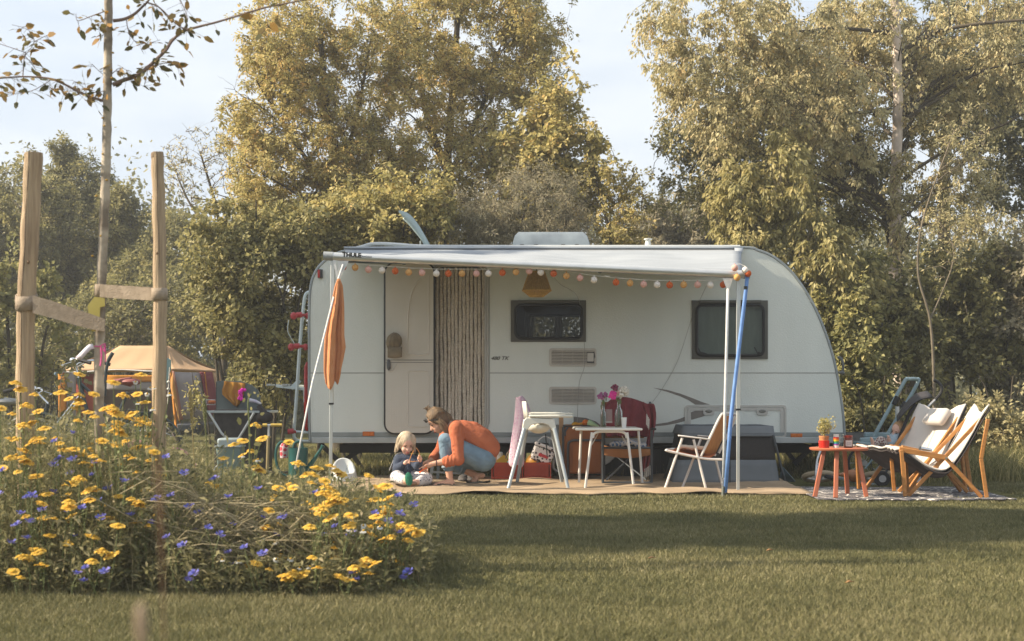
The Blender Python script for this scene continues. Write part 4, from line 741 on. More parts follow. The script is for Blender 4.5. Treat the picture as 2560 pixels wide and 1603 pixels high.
# cap hanging on the door
cap = thing('baseball_cap', 'olive brown baseball cap hung on the open caravan door', 'cap', P(985, 862, 13.85)); cm = M('cap_cloth', (.23, .18, .115), (.17, .135, .085), scale=20, rough=.9, bump=.4)
t = MB(); rot = Matrix.Rotation(R(14), 3, 'Y'); t.ell(P(985, 855, 13.85), (.082, .06, .098), 20, 12, rot); part('cap_crown', t, cm, cap)
t = MB(); rows = [[P(985+(x-985)*1.0, 868+14*k+(-.012*(x-985)**2)*k*.35, 13.80-.012*k) for x in range(969, 1006, 4)] for k in range(3)]; t.grid(rows); part('cap_visor', t, cm, cap, solid=.01)
t = MB()
for dxx in (-9, 0, 10): t.tube(catmull([P(984+dxx*.15, 831, 13.80), P(985+dxx*.8, 845, 13.788), P(985+dxx*1.4, 868, 13.79)], 4), .0025, 4)
part('cap_seam', t, M('cap_seam', (.15, .11, .07)), cap)
# potty
po = thing('potty', 'pale grey white moulded baby potty at the left end of the jute mat', 'potty', base(860, 13.3)); pm = M('potty_plastic', (.60, .63, .63), (.55, .58, .58), rough=.3, spec=.6)
def potty():
    t = MB(); c = base(860, 13.3); k = 13.3/F
    prof = [(0, 33), (12, 34.5), (26, 34), (40, 31), (52, 28)]
    n = 28; rows = []
    for h, r in prof: rows.append([Vector((c.x+r*k*math.cos(a), c.y+r*k*.95*math.sin(a), h*k)) for a in np.linspace(0, 2*math.pi, n+1)])
    def lip(a): s = math.sin(a-R(12)); return 34+12*s+17*max(0, s)**.6+5*max(0, -s)**4
    rows = [[Vector((c.x+r*k*math.cos(a), c.y+r*k*.95*math.sin(a), f*lip(a)*k)) for a in np.linspace(0, 2*math.pi, n+1)] for f, r in ((0, 33), (.4, 34), (.8, 30), (.95, 28.5), (1.0, 26), (.97, 23), (.75, 20), (.45, 15), (.35, 1))]
    return t.grid(rows)
part('bowl', potty(), pm, po)
# step stool (folding metal caravan step)
ss = thing('folding_step', 'grey metal folding step standing below the caravan door behind the woman', 'step', base(1120, 13.55)); sg = M('step_grey', (.24, .28, .30), (.19, .22, .24), rough=.5)
t = MB(); a, b = P(1088, 1117, 13.6), P(1190, 1117, 13.6); t.box(((a.x+b.x)/2, 13.62, a.z-.16), ((b.x-a.x), .26, .03)); part('step_tread', t, sg, ss, bevel=.006)
for (x0, y0, x1, y1, Y) in ((1090, 1122, 1074, 1203, 13.45), (1096, 1165, 1094, 1200, 13.7), (1178, 1160, 1180, 1200, 13.45), (1170, 1160, 1176, 1196, 13.7)):
    t = MB(); q = P(x1, 0, Y); q.z = .015; t.bar(P(x0, y0, Y), q, .03, .018); part('step_leg', t, sg, ss)
t = MB(); q1, q2 = P(1078, 1180, 13.45), P(1178, 1185, 13.45); t.bar(q1, q2, .02, .02); part('step_brace', t, sg, ss)
# grey slippers
for i, (x, lab) in enumerate(((1158, 'dark grey slipper lying left of its pair behind the woman'), (1178, 'dark grey slipper lying right of its pair behind the woman'))):
    t = MB(); c = base(x, 13.2, .045); t.ell(c, (.055, .10, .03), 14, 8); t.ell(c+Vector((0, .0, .02)), (.048, .06, .03), 12, 7); solo('slipper', t, M('slipper_felt', (.13, .12, .12), (.09, .085, .085), scale=30, rough=1), lab, 'slipper', loc=(c.x, c.y, .02), group='pair of grey slippers by the door')
# red crates
crm = M('crate_red', (.42, .06, .025), (.33, .04, .018), scale=5, rough=.35, transl=.15)
def crate(x0, x1, label):
    Y = 13.45; a = P(x0, 1165, Y); b = P(x1, 0, Y); h = .165; w = b.x-a.x; z0 = .035; root = thing('crate', label, 'crate', ((a.x+b.x)/2, Y+.15, z0), 'red slatted crates beside the woman'); cx = (a.x+b.x)/2
    t = MB(); t.box((cx, Y+.17, z0+.008), (w-.01, .34, .012)); part('crate_base', t, crm, root)
    for y in (Y, Y+.34):
        t = MB(); L = rrect(0, 0, 1, 1, .001, 1)
        t.box((cx, y, z0+h-.012), (w, .012, .024)); t.box((cx, y, z0+.012), (w, .012, .02)); t.box((cx, y, z0+h/2+.0), (w-.05, .006, h-.05))
        for k in range(9): t.box((cx-w/2+.008+(w-.016)*k/8, y-.001 if y == Y else y, z0+h/2), (.012 if k in (0, 8) else .006, .014, h-.045))
        part('crate_side', t, crm, root)
    for x in (cx-w/2+.006, cx+w/2-.006):
        t = MB(); t.box((x, Y+.17, z0+h/2), (.010, .33, h-.002)); part('crate_side', t, crm, root)
crate(1228, 1302, 'translucent red crate, the left one next to the woman'); crate(1304, 1378, 'translucent red crate, the right one under the spotted cool bag')
toy = lambda n, mb, m, lab, cat, loc: solo(n, mb, m, lab, cat, loc=loc)
bm_ = dot_mat('ball_dots', (.72, .33, .03), (.03, .42, .40), 7.0, .30, .4)
toy('toy_ball', MB().ell(P(1340, 1158, 13.6), .105, 24, 16), bm_, 'yellow orange play ball with teal dots in the right crate', 'ball', P(1340, 1165, 13.6))
# spotted cool bag, tilted
rot = Matrix.Rotation(R(20), 3, 'Y'); cb = thing('cool_bag', 'white cool bag with black polka dots tilted on the right crate', 'bag', P(1355, 1150, 13.55)); c = P(1356, 1137, 13.55)
spot = dot_mat('spotted_fabric', (.70, .66, .64), (.02, .02, .03), 32, .36)
t = MB(); t.box(c, (.215, .18, .15), rot); part('bag_body', t, spot, cb, bevel=.02)
t = MB(); t.box(c+rot@Vector((0, 0, .088)), (.225, .185, .035), rot); part('bag_lid', t, spot, cb, bevel=.012)
t = MB(); t.tube([c+rot@Vector((x, -.096, .068)) for x in (-.11, .11)], .0035, 5); part('zip', t, black_rub, cb)
t = MB(); t.box(c+rot@Vector((.01, -.097, -.005)), (.10, .006, .03), rot); part('name_patch', t, M('patch_red', (.5, .04, .05)), cb)
t = MB(); t.tube(catmull([c+rot@Vector(v) for v in ((-.10, -.05, .09), (-.05, -.07, .18), (.05, -.07, .17), (.10, -.05, .09))], 5), .006, 6); part('bag_handle', t, M('cord_white', (.6, .6, .6)), cb)
# toys in the left crate
t = MB(); t.box(P(1252, 1158, 13.6), (.15, .05, .10), Matrix.Rotation(R(-35), 3, 'Y')); toy('toy_box', t, M('toy_yellow', (.62, .38, .04), (.5, .3, .03)), 'small yellow box standing tilted in the left crate', 'toy', P(1252, 1165, 13.6))
t = MB(); t.lathe([(0, 0), (.035, 0), (.038, .07), (.03, .08), (0, .085)], P(1248, 1150, 13.66), 14); toy('toy_cup', t, M('toy_white', (.6, .62, .62)), 'small white beaker poking out of the left crate', 'toy', P(1248, 1165, 13.6))
t = MB(); t.tube(catmull([P(1262, 1165, 13.6), P(1266, 1140, 13.58), P(1282, 1118, 13.6), P(1286, 1135, 13.6), P(1276, 1160, 13.6)], 6), .009, 8); toy('toy_hoop', t, M('toy_brown', (.22, .13, .08)), 'brown looped toy strap rising from the left crate', 'toy', P(1262, 1165, 13.6))
t = MB(); t.ell(P(1291, 1160, 13.5), (.05, .04, .045), 12, 8); toy('toy_pouch', t, dot_mat('toy_spots', (.5, .5, .46), (.05, .04, .04), 40, .4), 'small black and white patterned pouch between the two crates', 'toy', P(1291, 1165, 13.5))
t = MB(); t.ell(P(1275, 1160, 13.58), (.04, .04, .035), 12, 8); toy('toy_block', t, M('toy_teal', (.03, .22, .28)), 'small teal toy in the left crate', 'toy', P(1275, 1165, 13.58))
# changing mat with floral pattern
fl = dot_mat('floral_pink', (.60, .46, .55), (.44, .16, .32), 62, .33)
rows = []; OL = [(993, 1294, 1303), (1005, 1293, 1313), (1025, 1291, 1322), (1050, 1288, 1326), (1080, 1284, 1316), (1110, 1280, 1310), (1140, 1276, 1307), (1158, 1276, 1306), (1163, 1282, 1300)]
for y, a_, b_x in [tuple(v) for v in catmull(OL, 3)]:
    rows.append([P(a_+(b_x-a_)*i/8, y+2*math.sin(i), 13.25-.035*math.sin(math.pi*i/8)) for i in range(9)])
solo('changing_mat', MB().grid(rows), fl, 'pink flower-patterned padded mat standing upright left of the high chair', 'mat', loc=base(1292, 13.3, .04), solid=.045, bevel=.01)
# high chair
hc = thing('high_chair', 'white plastic high chair with pale grey tubular legs', 'high chair', base(1370, 12.6)); hp = M('highchair_white', (.66, .66, .60), (.60, .60, .54), scale=3, rough=.35)
Yh = 12.35
t = MB(); rows = []
a, b = P(1322, 1044, Yh), P(1433, 1044, Yh); zt = P(0, 1035, Yh).z; zb = P(0, 1048, Yh).z
t.box(((a.x+b.x)/2, Yh+.22, (zt+zb)/2+.004), (b.x-a.x, .46, .028)); part('tray', t, hp, hc, bevel=.012)
t = MB()
for s in ((a.x+.01, Yh+.22, .02, .44), (b.x-.01, Yh+.22, .02, .44)): t.box((s[0], s[1], zt+.004), (s[2], s[3], .014))
for y in (Yh+.005, Yh+.435): t.box(((a.x+b.x)/2, y, zt+.004), (b.x-a.x-.02, .02, .014))
part('tray_rim', t, hp, hc, bevel=.004)
t = MB(); side = [(1316, 1044), (1372, 1048), (1386, 1048), (1392, 1078), (1381, 1078), (1372, 1064), (1358, 1059), (1345, 1059), (1328, 1063), (1316, 1077), (1305, 1077), (1309, 1052)]
pieces('seat_side', [MB().plate(side, Yh, Yh+.03), MB().plate(side, Yh+.40, Yh+.43, Yp=Yh)], hp, hc, bevel=.006)
t = MB(); cxh = P(1348, 0, Yh).x; t.ell((cxh, Yh+.21, P(0, 1066, Yh).z), (.115, .18, .072), 22, 12); part('seat_bowl', t, hp, hc)
t = MB(); rows = [[Vector((P(1312, 0, Yh).x-.01*k+.03*abs(j-4)/4, Yh+.04+.34*j/8, P(0, 1050, Yh).z+.085*k)) for j in range(9)] for k in range(3)]; part('seat_back', t.grid(rows), hp, hc, solid=.012)
lg = M('highchair_leg', (.38, .43, .45), (.33, .37, .39), rough=.35, metal=.2)
for x0, x1, Ya, Yb in ((1311, 1270, Yh+.01, Yh-.12), (1386, 1421, Yh+.01, Yh-.12), (1316, 1290, Yh+.42, Yh+.62), (1380, 1404, Yh+.42, Yh+.62)):
    t = MB(); f = base(x1, Yb, .012) if Yb < Yh else base(x1+2, Yb, .012); t.tube([P(x0, 1072, Ya), f], [.020, .016], 12); l_ = part('leg', t, lg, hc); t = MB(); t.ell(f, (.018, .018, .01), 10, 6); part('foot_cap', t, hp, l_)
t = MB(); t.tube([P(1364, 1085, Yh+.02), P(1368, 1143, Yh+.04)], .006, 6); part('strap', t, dark_pl, hc)
# grey child bike seat behind
cs = thing('child_bike_seat', 'light grey plastic child bike seat on the ground behind the high chair', 'child seat', base(1388, 13.75)); csm = M('childseat_grey', (.40, .42, .43), (.34, .36, .37), rough=.45)
t = MB(); rows = [[P(x, y, 13.75+.05*math.cos((i-3)*.5)) for i, x in enumerate(np.linspace(xa, xb, 7))] for y, xa, xb in ((1062, 1388, 1404), (1085, 1380, 1412), (1110, 1373, 1412), (1135, 1376, 1410), (1150, 1388, 1412), (1165, 1392, 1408))]; t.grid(rows); part('shell', t, csm, cs, solid=.02)
t = MB(); t.tube(catmull([P(1374, 1118, 13.7), P(1376, 1100, 13.68), P(1386, 1088, 13.66), P(1398, 1098, 13.66)], 5), .01, 8); t.tube(catmull([P(1385, 1150, 13.6), P(1384, 1170, 13.6), P(1398, 1178, 13.6), P(1410, 1160, 13.6)], 5), .012, 8); part('seat_bar', t, csm, cs)
t = MB(); t.box(P(1390, 1122, 13.66), (.09, .05, .035)); part('foot_rest', t, csm, cs, bevel=.01)
# storage cupboard
ob = M('cupboard_fabric', (.36, .135, .045), (.28, .10, .035), scale=4, rough=.85, bump=.3); cpb = thing('camping_cupboard', 'orange brown fabric camping cupboard with dark tube frame', 'cupboard', base(1458, 13.9))
Yq = 13.55; x0, x1 = P(1411, 0, Yq).x, P(1506, 0, Yq).x; zt = P(0, 1068, Yq).z; t = MB(); t.box(((x0+x1)/2, Yq+.2, (zt+.06)/2+.02), (x1-x0, .4, zt-.06)); part('cupboard_body', t, ob, cpb, bevel=.02)
t = MB(); t.tube([P(x, y, Yq-.006) for x, y in ((1424, 1103), (1424, 1190), (1502, 1190), (1502, 1103))], .005, 5, closed=True); t.tube([P(1430, 1115, Yq-.006), P(1430, 1180, Yq-.006)], .003, 5); part('door_piping', t, M('piping_dark_orange', (.22, .08, .03)), cpb)
t = MB(); t.tube([P(1408, y, Yq-.03) for y in (1068, 1205)], .012, 8); t.tube(catmull([P(1420, 1205, Yq-.02), P(1420, 1120, Yq-.03), P(1426, 1104, Yq-.03), P(1445, 1101, Yq-.03), P(1504, 1101, Yq-.03)], 5), .012, 8); t.tube(catmull([P(1413, 1090, Yq-.02), P(1413, 1078, Yq-.02), P(1420, 1069, Yq-.02)], 5), .010, 8); part('tube_frame', t, M('frame_dark_grey', (.07, .08, .09), (.05, .055, .065), rough=.4, metal=.3), cpb)
t = MB(); t.box(((x0+x1)/2, Yq+.2, zt+.008), (x1-x0+.03, .42, .02)); part('cupboard_top', t, dark_pl, cpb, bevel=.004)
t = MB(); t.box(P(1403, 1105, Yq+.1), (.045, .02, .55)); solo('wooden_board', t, M('board_wood', (.42, .25, .12), (.33, .19, .09), scale=10), 'upright tan wooden board between high chair and cupboard', 'board', loc=base(1403, Yq+.1), bevel=.003)
t = MB(); rows = [[P(1430+44*u, 1062-5*u-3*math.sin(u*9)*(1-abs(v-1)), Yq+.05+.12*v) for u in np.linspace(0, 1, 12)] for v in (0, 1, 2)]; t.grid(rows); solo('yellow_cloth', t, M('cloth_yellow', (.60, .33, .02), (.50, .2, .02), scale=9, rough=.9), 'crumpled yellow cloth lying on top of the cupboard', 'cloth', loc=P(1450, 1066, Yq+.1), solid=.025)
t = MB(); t.tube([P(1473, 1057, Yq+.02), P(1497, 1066, Yq-.05)], [.035, .006], 14); solo('green_cone', t, M('cone_green', (.36, .52, .30), rough=.4), 'pale green plastic cone lying on the cupboard', 'toy', loc=P(1480, 1066, Yq))
t = MB(); t.tube([P(1518, 1062, Yq+.02), P(1533, 1066, Yq-.02)], [.02, .008], 10); t.ell(P(1466, 1056, Yq+.05), (.03, .03, .03)); solo('orange_toy', MB().ell(P(1464, 1056, Yq+.05), (.035, .03, .03), 12, 8), M('toy_orange', (.65, .16, .02)), 'small orange toy beside the green cone', 'toy', loc=P(1464, 1062, Yq+.05))
# dark crates under the caravan
for i, (xa, xb, lab) in enumerate(((1520, 1608, 'black plastic storage crate under the caravan behind the director chair'), (1612, 1690, 'black plastic storage crate under the caravan behind the folding chair'))):
    r_ = thing('storage_crate', lab, 'crate', base((xa+xb)/2, 14.2)); a, b = P(xa, 0, 14.2), P(xb, 0, 14.2); t = MB(); t.box(((a.x+b.x)/2, 14.3, .16), (b.x-a.x, .35, .30)); part('crate_body', t, M('crate_black', (.03, .028, .028), (.02, .02, .02), rough=.5), r_, bevel=.01)
    t = MB(); t.box(((a.x+b.x)/2, 14.3, .325), (b.x-a.x+.02, .37, .025)); part('crate_lid', t, M('crate_black', (1, 1, 1)), r_, bevel=.006)
    t = MB()
    for k in range(5): t.box((a.x+(b.x-a.x)*(k+.5)/5, 14.122, .17), (.012, .01, .25))
    part('crate_rib', t, M('crate_black', (1, 1, 1)), r_)
# folding table
ft = thing('folding_table', 'low folding table with white top spotted orange and white tube legs', 'table', base(1522, 12.65)); tm_ = dot_mat('table_top_pattern', (.66, .62, .55), (.62, .26, .05), 14, .22, .5)
Yt = 12.35; zt = P(0, 1073, Yt).z; a, b = P(1441, 0, Yt), P(1603, 0, Yt); t = MB(); t.box(((a.x+b.x)/2, Yt+.28, zt), (b.x-a.x, .56, .022)); part('tabletop', t, tm_, ft, bevel=.01)
t = MB(); t.tube([Vector((x, y, zt-.002)) for x, y in ((a.x-.004, Yt-.004), (b.x+.004, Yt-.004), (b.x+.004, Yt+.564), (a.x-.004, Yt+.564))], .011, 8, closed=True); part('table_edging', t, white_pl, ft)
wt = M('white_tube', (.66, .65, .62), (.60, .59, .56), rough=.3, metal=.15)
for (xa, xb, Y, s1) in ((1480, 1463, Yt+.02, 0), (1568, 1585, Yt+.02, 0), (1453, 1447, Yt+.52, 0), (1596, 1606, Yt+.52, 0)):
    f = base(xb, Y-.02, .012); t = MB(); t.tube([Vector((P(xa, 0, Y).x, Y, zt-.03)), f], .0125, 10); l_ = part('leg', t, wt, ft); t = MB(); t.ell(f, (.017, .017, .012), 8, 6); part('foot_cap', t, black_rub, l_)
t = MB(); t.tube(catmull([P(1482, 1095, Yt+.02), P(1486, 1084, Yt+.02), P(1500, 1079, Yt+.02), P(1524, 1079, Yt+.02), P(1550, 1079, Yt+.02), P(1563, 1084, Yt+.02), P(1567, 1095, Yt+.02)], 5), .0125, 8); t.tube([P(1476, 1118, Yt+.02), P(1495, 1085, Yt+.25)], .005, 6); t.tube([P(1572, 1120, Yt+.02), P(1555, 1090, Yt+.25)], .005, 6); part('leg_bow', t, wt, ft)
# things on the table
ztop = zt+.011
def flower_head(mb, c, r, n=9, petals=True, k=.9):
    for i in range(n):
        d = Vector((random.gauss(0, 1), random.gauss(0, 1), random.gauss(.3, 1))).normalized(); mb.ell(Vector(c)+d*r*k*random.uniform(.5, 1), (r*.34,)*3, 6, 4)
def vase(px, Y, h, rb, label, blooms):
    c = P(px, 0, Y); c.z = ztop+.001; root = thing('flower_vase', label, 'vase', c, 'glass bottle vases on the folding table'); t = MB(); t.lathe([(0, .003), (rb, .003), (rb, h*.55), (rb*.9, h*.66), (rb*.42, h*.80), (rb*.40, h*.97), (rb*.5, h)], c, 18); part('bottle', t, clear, root, solid=.002)
    t = MB(); t.lathe([(0, .006), (rb*.88, .006), (rb*.88, h*.5), (0, h*.5)], c, 16); part('water', t, glassmat('vase_water', (.80, .86, .82), .05), root)
    st = MB()
    for (dx, dz, r, m, n) in blooms: st.tube(catmull([c+Vector((random.uniform(-.4, .4)*rb, 0, .02)), c+Vector((0, 0, h*.9)), c+Vector((dx*.7, 0, dz-.03)), c+Vector((dx, 0, dz))], 4), .0022, 4)
    for k in range(7): d = Vector((random.uniform(-.03, .03), random.uniform(-.02, .02), h+random.uniform(-.02, .06))); st.ell(c+d, (.006, .004, .02), 6, 4)
    part('stems', st, M('stem_green', (.10, .14, .04), (.07, .10, .03)), root)
    for (dx, dz, r, m, n) in blooms: b_ = MB(); flower_head(b_, c+Vector((dx, 0, dz)), r, n); part('bloom', b_, m, root)
fm = {k: M('bloom_'+k, v, tuple(x*.6 for x in v), scale=90, rough=.8) for k, v in dict(mauve=(.36, .11, .26), magenta=(.85, .04, .36), pinkc=(.72, .42, .38), whitec=(.70, .66, .58), burg=(.22, .04, .09)).items()}
vase(1508, 12.55, .21, .027, 'slimmer clear bottle vase with a mauve bloom, left on the folding table', [(-.02, .29, .035, fm['mauve'], 26), (.018, .30, .032, fm['mauve'], 22), (-.004, .262, .02, fm['pinkc'], 10)])
vase(1547, 12.5, .24, .036, 'wider clear bottle vase with magenta and white blooms on the folding table', [(-.055, .30, .042, fm['magenta'], 34), (.0, .315, .03, fm['pinkc'], 20), (.045, .33, .05, fm['whitec'], 36), (-.035, .365, .035, fm['burg'], 22), (.02, .30, .03, fm['whitec'], 16), (.025, .345, .022, fm['pinkc'], 10)])
t = MB(); c = P(1560, 0, 12.42); c.z = ztop; t.lathe([(0, 0), (.019, 0), (.026, .095), (.023, .095), (.017, .006)], c, 18); solo('cup', t, M('cup_white', (.74, .73, .72), (.70, .69, .68), rough=.4), 'small white cup right of the wider vase', 'cup', loc=c)
# director chair
dcf = M('director_frame', (.075, .085, .095), (.05, .06, .07), rough=.35, metal=.4); dof = M('director_fabric', (.34, .15, .055), (.28, .12, .04), scale=5, rough=.9, bump=.3)
dch = thing('director_chair', 'director chair with dark grey frame and brown fabric, burgundy blanket over its back', 'chair', base(1570, 13.2)); Ya, Yb_ = 12.95, 13.45
zs = P(0, 1120, Ya).z; za = P(0, 1076, Ya).z; zk = P(0, 1000, Yb_).z
for s in (-1, 1):
    xa = P(1568+s*61, 0, Ya).x; xb = P(1568+s*58, 0, Yb_).x
    t = MB(); t.tube(catmull([(xa, Ya, za), (xa, Ya, .06), (xa-.01*s, Ya+.04, .022), (xb, Yb_-.05, .022), (xb, Yb_, .07), (xb, Yb_, za), (xb, Yb_+.03, zk-.02)], 5), .013, 8); part('side_frame', t, dcf, dch)
    t = MB(); t.box(((xa+xb)/2, (Ya+Yb_)/2, za+.012), (.045, Yb_-Ya+.06, .022)); part('armrest', t, dark_pl, dch, bevel=.008)
xl, xr = P(1510, 0, Ya).x, P(1626, 0, Ya).x
t = MB(); t.tube([(xl, Ya, zs), (xr, Ya, zs)], .012, 8); t.tube([(xl, Yb_, zs+.01), (xr, Yb_, zs+.01)], .012, 8); t.tube([(xl, Ya, .03), (xr, Ya, .03)], .012, 8); t.tube([(xl+.03, Ya+.1, .05), (xr-.03, Yb_-.05, zs)], .010, 8); t.tube([(xr-.03, Ya+.1, .05), (xl+.03, Yb_-.05, zs)], .010, 8); part('cross_bar', t, dcf, dch)
t = MB(); rows = [[(xl+(xr-xl)*i/8, Ya+(Yb_-Ya)*j/6, zs+.012-.03*math.sin(math.pi*i/8)) for i in range(9)] for j in range(7)]; rows = [[(p[0], Ya-.012, p[2]-.08) for p in rows[0]]]+rows; part('seat_fabric', t.grid(rows), dof, dch, solid=.008)
t = MB(); rows = [[(xl+.01+(xr-xl-.02)*i/8, Yb_+.03*k/5+.02*math.sin(math.pi*i/8), za-.09+(zk-za+.07)*k/5) for i in range(9)] for k in range(6)]; part('back_fabric', t.grid(rows), dof, dch, solid=.01)
blk = M('burgundy_knit', (.20, .035, .045), (.15, .025, .033), scale=12, rough=1, bump=.6, bscale=60)
bl = thing('blanket', 'burgundy blanket with white fringe draped over the director chair', 'blanket', P(1575, 1090, Yb_-.05))
rows = []
prof = [(1092, -.10, 1516, 1630), (1070, -.10, 1514, 1632), (1040, -.085, 1512, 1634), (1015, -.07, 1513, 1636), (998, -.05, 1518, 1632), (992, -.0, 1526, 1618), (996, .05, 1524, 1622), (1020, .08, 1520, 1628)]
for y, dy, a_, b_x in [tuple(v) for v in catmull([(p[0], p[1]*100, p[2]) for p in prof], 4)] if False else prof:
    rows.append([P(a_+(b_x-a_)*i/22, y+(6*abs(i/22-.35)**1.5*6 if y < 1000 else 2*math.sin(i*1.1)), Yb_+dy+.018*math.sin(i*1.3+y*.03)) for i in range(23)])
part('blanket_back', MB().grid(rows), blk, bl, solid=.014, sub=1)
rows = []
for y, a_, b_x, d in ((1008, 1600, 1636, -.08), (1030, 1612, 1641, -.10), (1060, 1618, 1640, -.12), (1085, 1620, 1634, -.12), (1110, 1616, 1630, -.10), (1140, 1608, 1628, -.06), (1165, 1604, 1622, -.02), (1180, 1608, 1618, 0)):
    rows.append([P(a_+(b_x-a_)*i/8, y, 13.12+d*.3+.03*math.sin(i*1.6)) for i in range(9)])
part('blanket_drop', MB().grid(rows), blk, bl, solid=.012, sub=1)
t = MB()
for k in range(7): x = 1612+3.2*k; t.tube([P(x, 1172-k*2, 13.08), P(x+random.uniform(-1, 1), 1196-k*2, 13.08)], .0028, 4)
part('fringe', t, white_pl, bl); t = MB()
for k in range(4): t.tube([P(1617+k*2, 1035+k*4, 13.02), P(1616+k*2, 1062+k*4, 13.02)], .003, 4)
part('fringe', t, white_pl, bl)
t = MB(); rows = [[P(1526+90*u, 1112-9*math.sin(math.pi*u)-2*math.sin(u*14)+(2-v)*3, 13.02+.12*v) for u in np.linspace(0, 1, 16)] for v in range(3)]; solo('folded_cloth', t.grid(rows), dot_mat('blue_print', (.56, .54, .52), (.05, .13, .28), 30, .42), 'blue and white printed cloth folded on the director chair seat', 'cloth', loc=P(1570, 1116, 13.1), solid=.035)
# a pale wooden comb-like rack behind the vases
t = MB(); c = P(1521, 1040, 13.1)
for k in range(7): t.box(c+Vector((-.033+.011*k, 0, 0)), (.005, .005, .13))
t.box(c+Vector((0, 0, -.06)), (.075, .012, .015)); solo('plate_rack', t, M('rack_pale', (.45, .42, .38)), 'small pale slotted rack behind the slimmer vase', 'rack', loc=P(1521, 1060, 13.1))
# white folding chair with orange fabric
wc = thing('folding_chair', 'white tube folding chair with orange fabric facing left', 'chair', base(1750, 12.3)); wtm = M('chair_white', (.74, .70, .66), (.68, .64, .60), rough=.3, metal=.1); of = M('chair_orange_fabric', (.56, .27, .09), (.48, .21, .065), scale=7, rough=.85, bump=.3, stretch=(6, 1, 1), transl=.2)
Y1, Y2 = 12.05, 12.5
def wtube(name, pts, r=.0115, par=None): return part(name, MB().tube([P(x, y, Y) for x, y, Y in pts], r, 8), wtm, par or wc)
wtube('front_leg', [(1706, 1095, Y1), (1660, 1229, Y1)]); wtube('rear_leg', [(1734, 1099, Y1), (1767, 1231, Y1)]); wtube('front_leg', [(1752, 1098, Y2), (1706, 1219, Y2)]); wtube('rear_leg', [(1790, 1150, Y2), (1807, 1219, Y2)])
t = MB(); t.bar(P(1695, 1089, Y1), P(1771, 1098, Y1), .045, .014); part('armrest', t, wtm, wc, bevel=.006); t = MB(); t.bar(P(1744, 1089, Y2), P(1800, 1094, Y2), .045, .014); part('armrest', t, wtm, wc, bevel=.006)
part('seat_frame', MB().tube(catmull([P(1805, 1149, Y1), P(1757, 1146, Y1), P(1672, 1128, Y1), P(1669, 1125, Y1+.04), P(1672, 1124, Y2-.04), P(1700, 1124, Y2), P(1790, 1138, Y2)], 5), .0115, 8), wtm, wc)
part('back_frame', MB().tube(catmull([P(1752, 1141, Y1), P(1776, 1092, Y1), P(1800, 1043, Y1), P(1812, 1034, Y1+.03), P(1838, 1036, Y2-.02), P(1838, 1046, Y2), P(1797, 1133, Y2)], 6), .012, 8), wtm, wc)
rows = [[P(a_+(b_x-a_)*v, y0+(y1-y0)*v+3*math.sin(math.pi*v), Y1+.02+(Y2-Y1-.04)*v) for v in np.linspace(0, 1, 8)] for a_, b_x, y0, y1 in ((1807, 1835, 1036, 1038), (1797, 1826, 1050, 1053), (1782, 1812, 1082, 1084), (1766, 1797, 1115, 1116), (1758, 1788, 1132, 1134))]; part('back_fabric', MB().grid(rows), of, wc, solid=.006)
rows = [[P(a_+(b_x-a_)*v, y0+(y1-y0)*v+3*math.sin(math.pi*v), Y1+.02+(Y2-Y1-.04)*v) for v in np.linspace(0, 1, 8)] for a_, b_x, y0, y1 in ((1672, 1688, 1125, 1121), (1700, 1722, 1132, 1124), (1735, 1760, 1140, 1130), (1765, 1790, 1146, 1134))]; part('seat_fabric', MB().grid(rows), M('chair_red_orange', (.50, .14, .035), (.42, .11, .03), rough=.9), wc, solid=.006)
t = MB(); rows = [[P(1698+70*u, 1119+5*u-4*abs(math.sin(u*7+v)), Y1+.1+.09*v) for u in np.linspace(0, 1, 14)] for v in range(4)]; solo('clothes_pile', t.grid(rows), dot_mat('clothes_cream', (.58, .52, .44), (.38, .18, .09), 16, .25), 'cream printed baby clothes lying on the white folding chair seat', 'clothes', loc=P(1730, 1125, 12.3), solid=.03)
# playpen / travel cot
pp = thing('playpen', 'grey pop-up playpen with dark mesh sides behind the white folding chair', 'playpen', base(1815, 13.5)); pg_ = M('playpen_grey', (.165, .18, .195), (.125, .14, .152), scale=2.5, rough=.85, bump=.4, bscale=6); pmesh = M('playpen_mesh', (.035, .03, .028), (.022, .02, .019), scale=90, rough=.9)
def quadrow(xa, xb, y, Y, n=14, w=0): return [P(xa+(xb-xa)*i/n, y+w*math.sin(i*1.9), Y) for i in range(n+1)]
for (nm, r0, r1, mt, off) in (('top_band', (1708, 1933, 1065, 13.25), (1704, 1936, 1087, 13.2), pg_, 0), ('mesh_panel', (1706, 1934, 1086, 13.215), (1698, 1938, 1151, 13.1), pmesh, 0), ('lower_panel', (1694, 1939, 1150, 13.1), (1680, 1950, 1213, 13.02), pg_, 0)):
    for dep in (0, 1):
        t = MB(); a0, a1, y_, Y_ = r0; b0, b1, yy, YY = r1; s = .62*dep; rows = []
        for k in range(5): f = k/4; q = quadrow(a0+(b0-a0)*f, a1+(b1-a1)*f, y_+(yy-y_)*f, Y_+(YY-Y_)*f, w=.4 if mt is pg_ else 0); rows.append([Vector((p.x, p.y+(s-.2*0)+dep*.12*f, max(p.z, .02))) for p in q])
        part(nm, t.grid(rows), mt, pp, solid=.012 if nm == 'top_band' else .004)
    for side in (0, 1):
        t = MB(); rows = []
        for k in range(3):
            f = k/2; x = (r0[0]+(r1[0]-r0[0])*f) if side == 0 else (r0[1]+(r1[1]-r0[1])*f); q = P(x, r0[2]+(r1[2]-r0[2])*f, r0[3]+(r1[3]-r0[3])*f); q.z = max(q.z, .02); rows.append([q, q+Vector((0, .62+.12*f, 0))])
        part(nm, t.grid(rows), mt, pp, solid=.004)
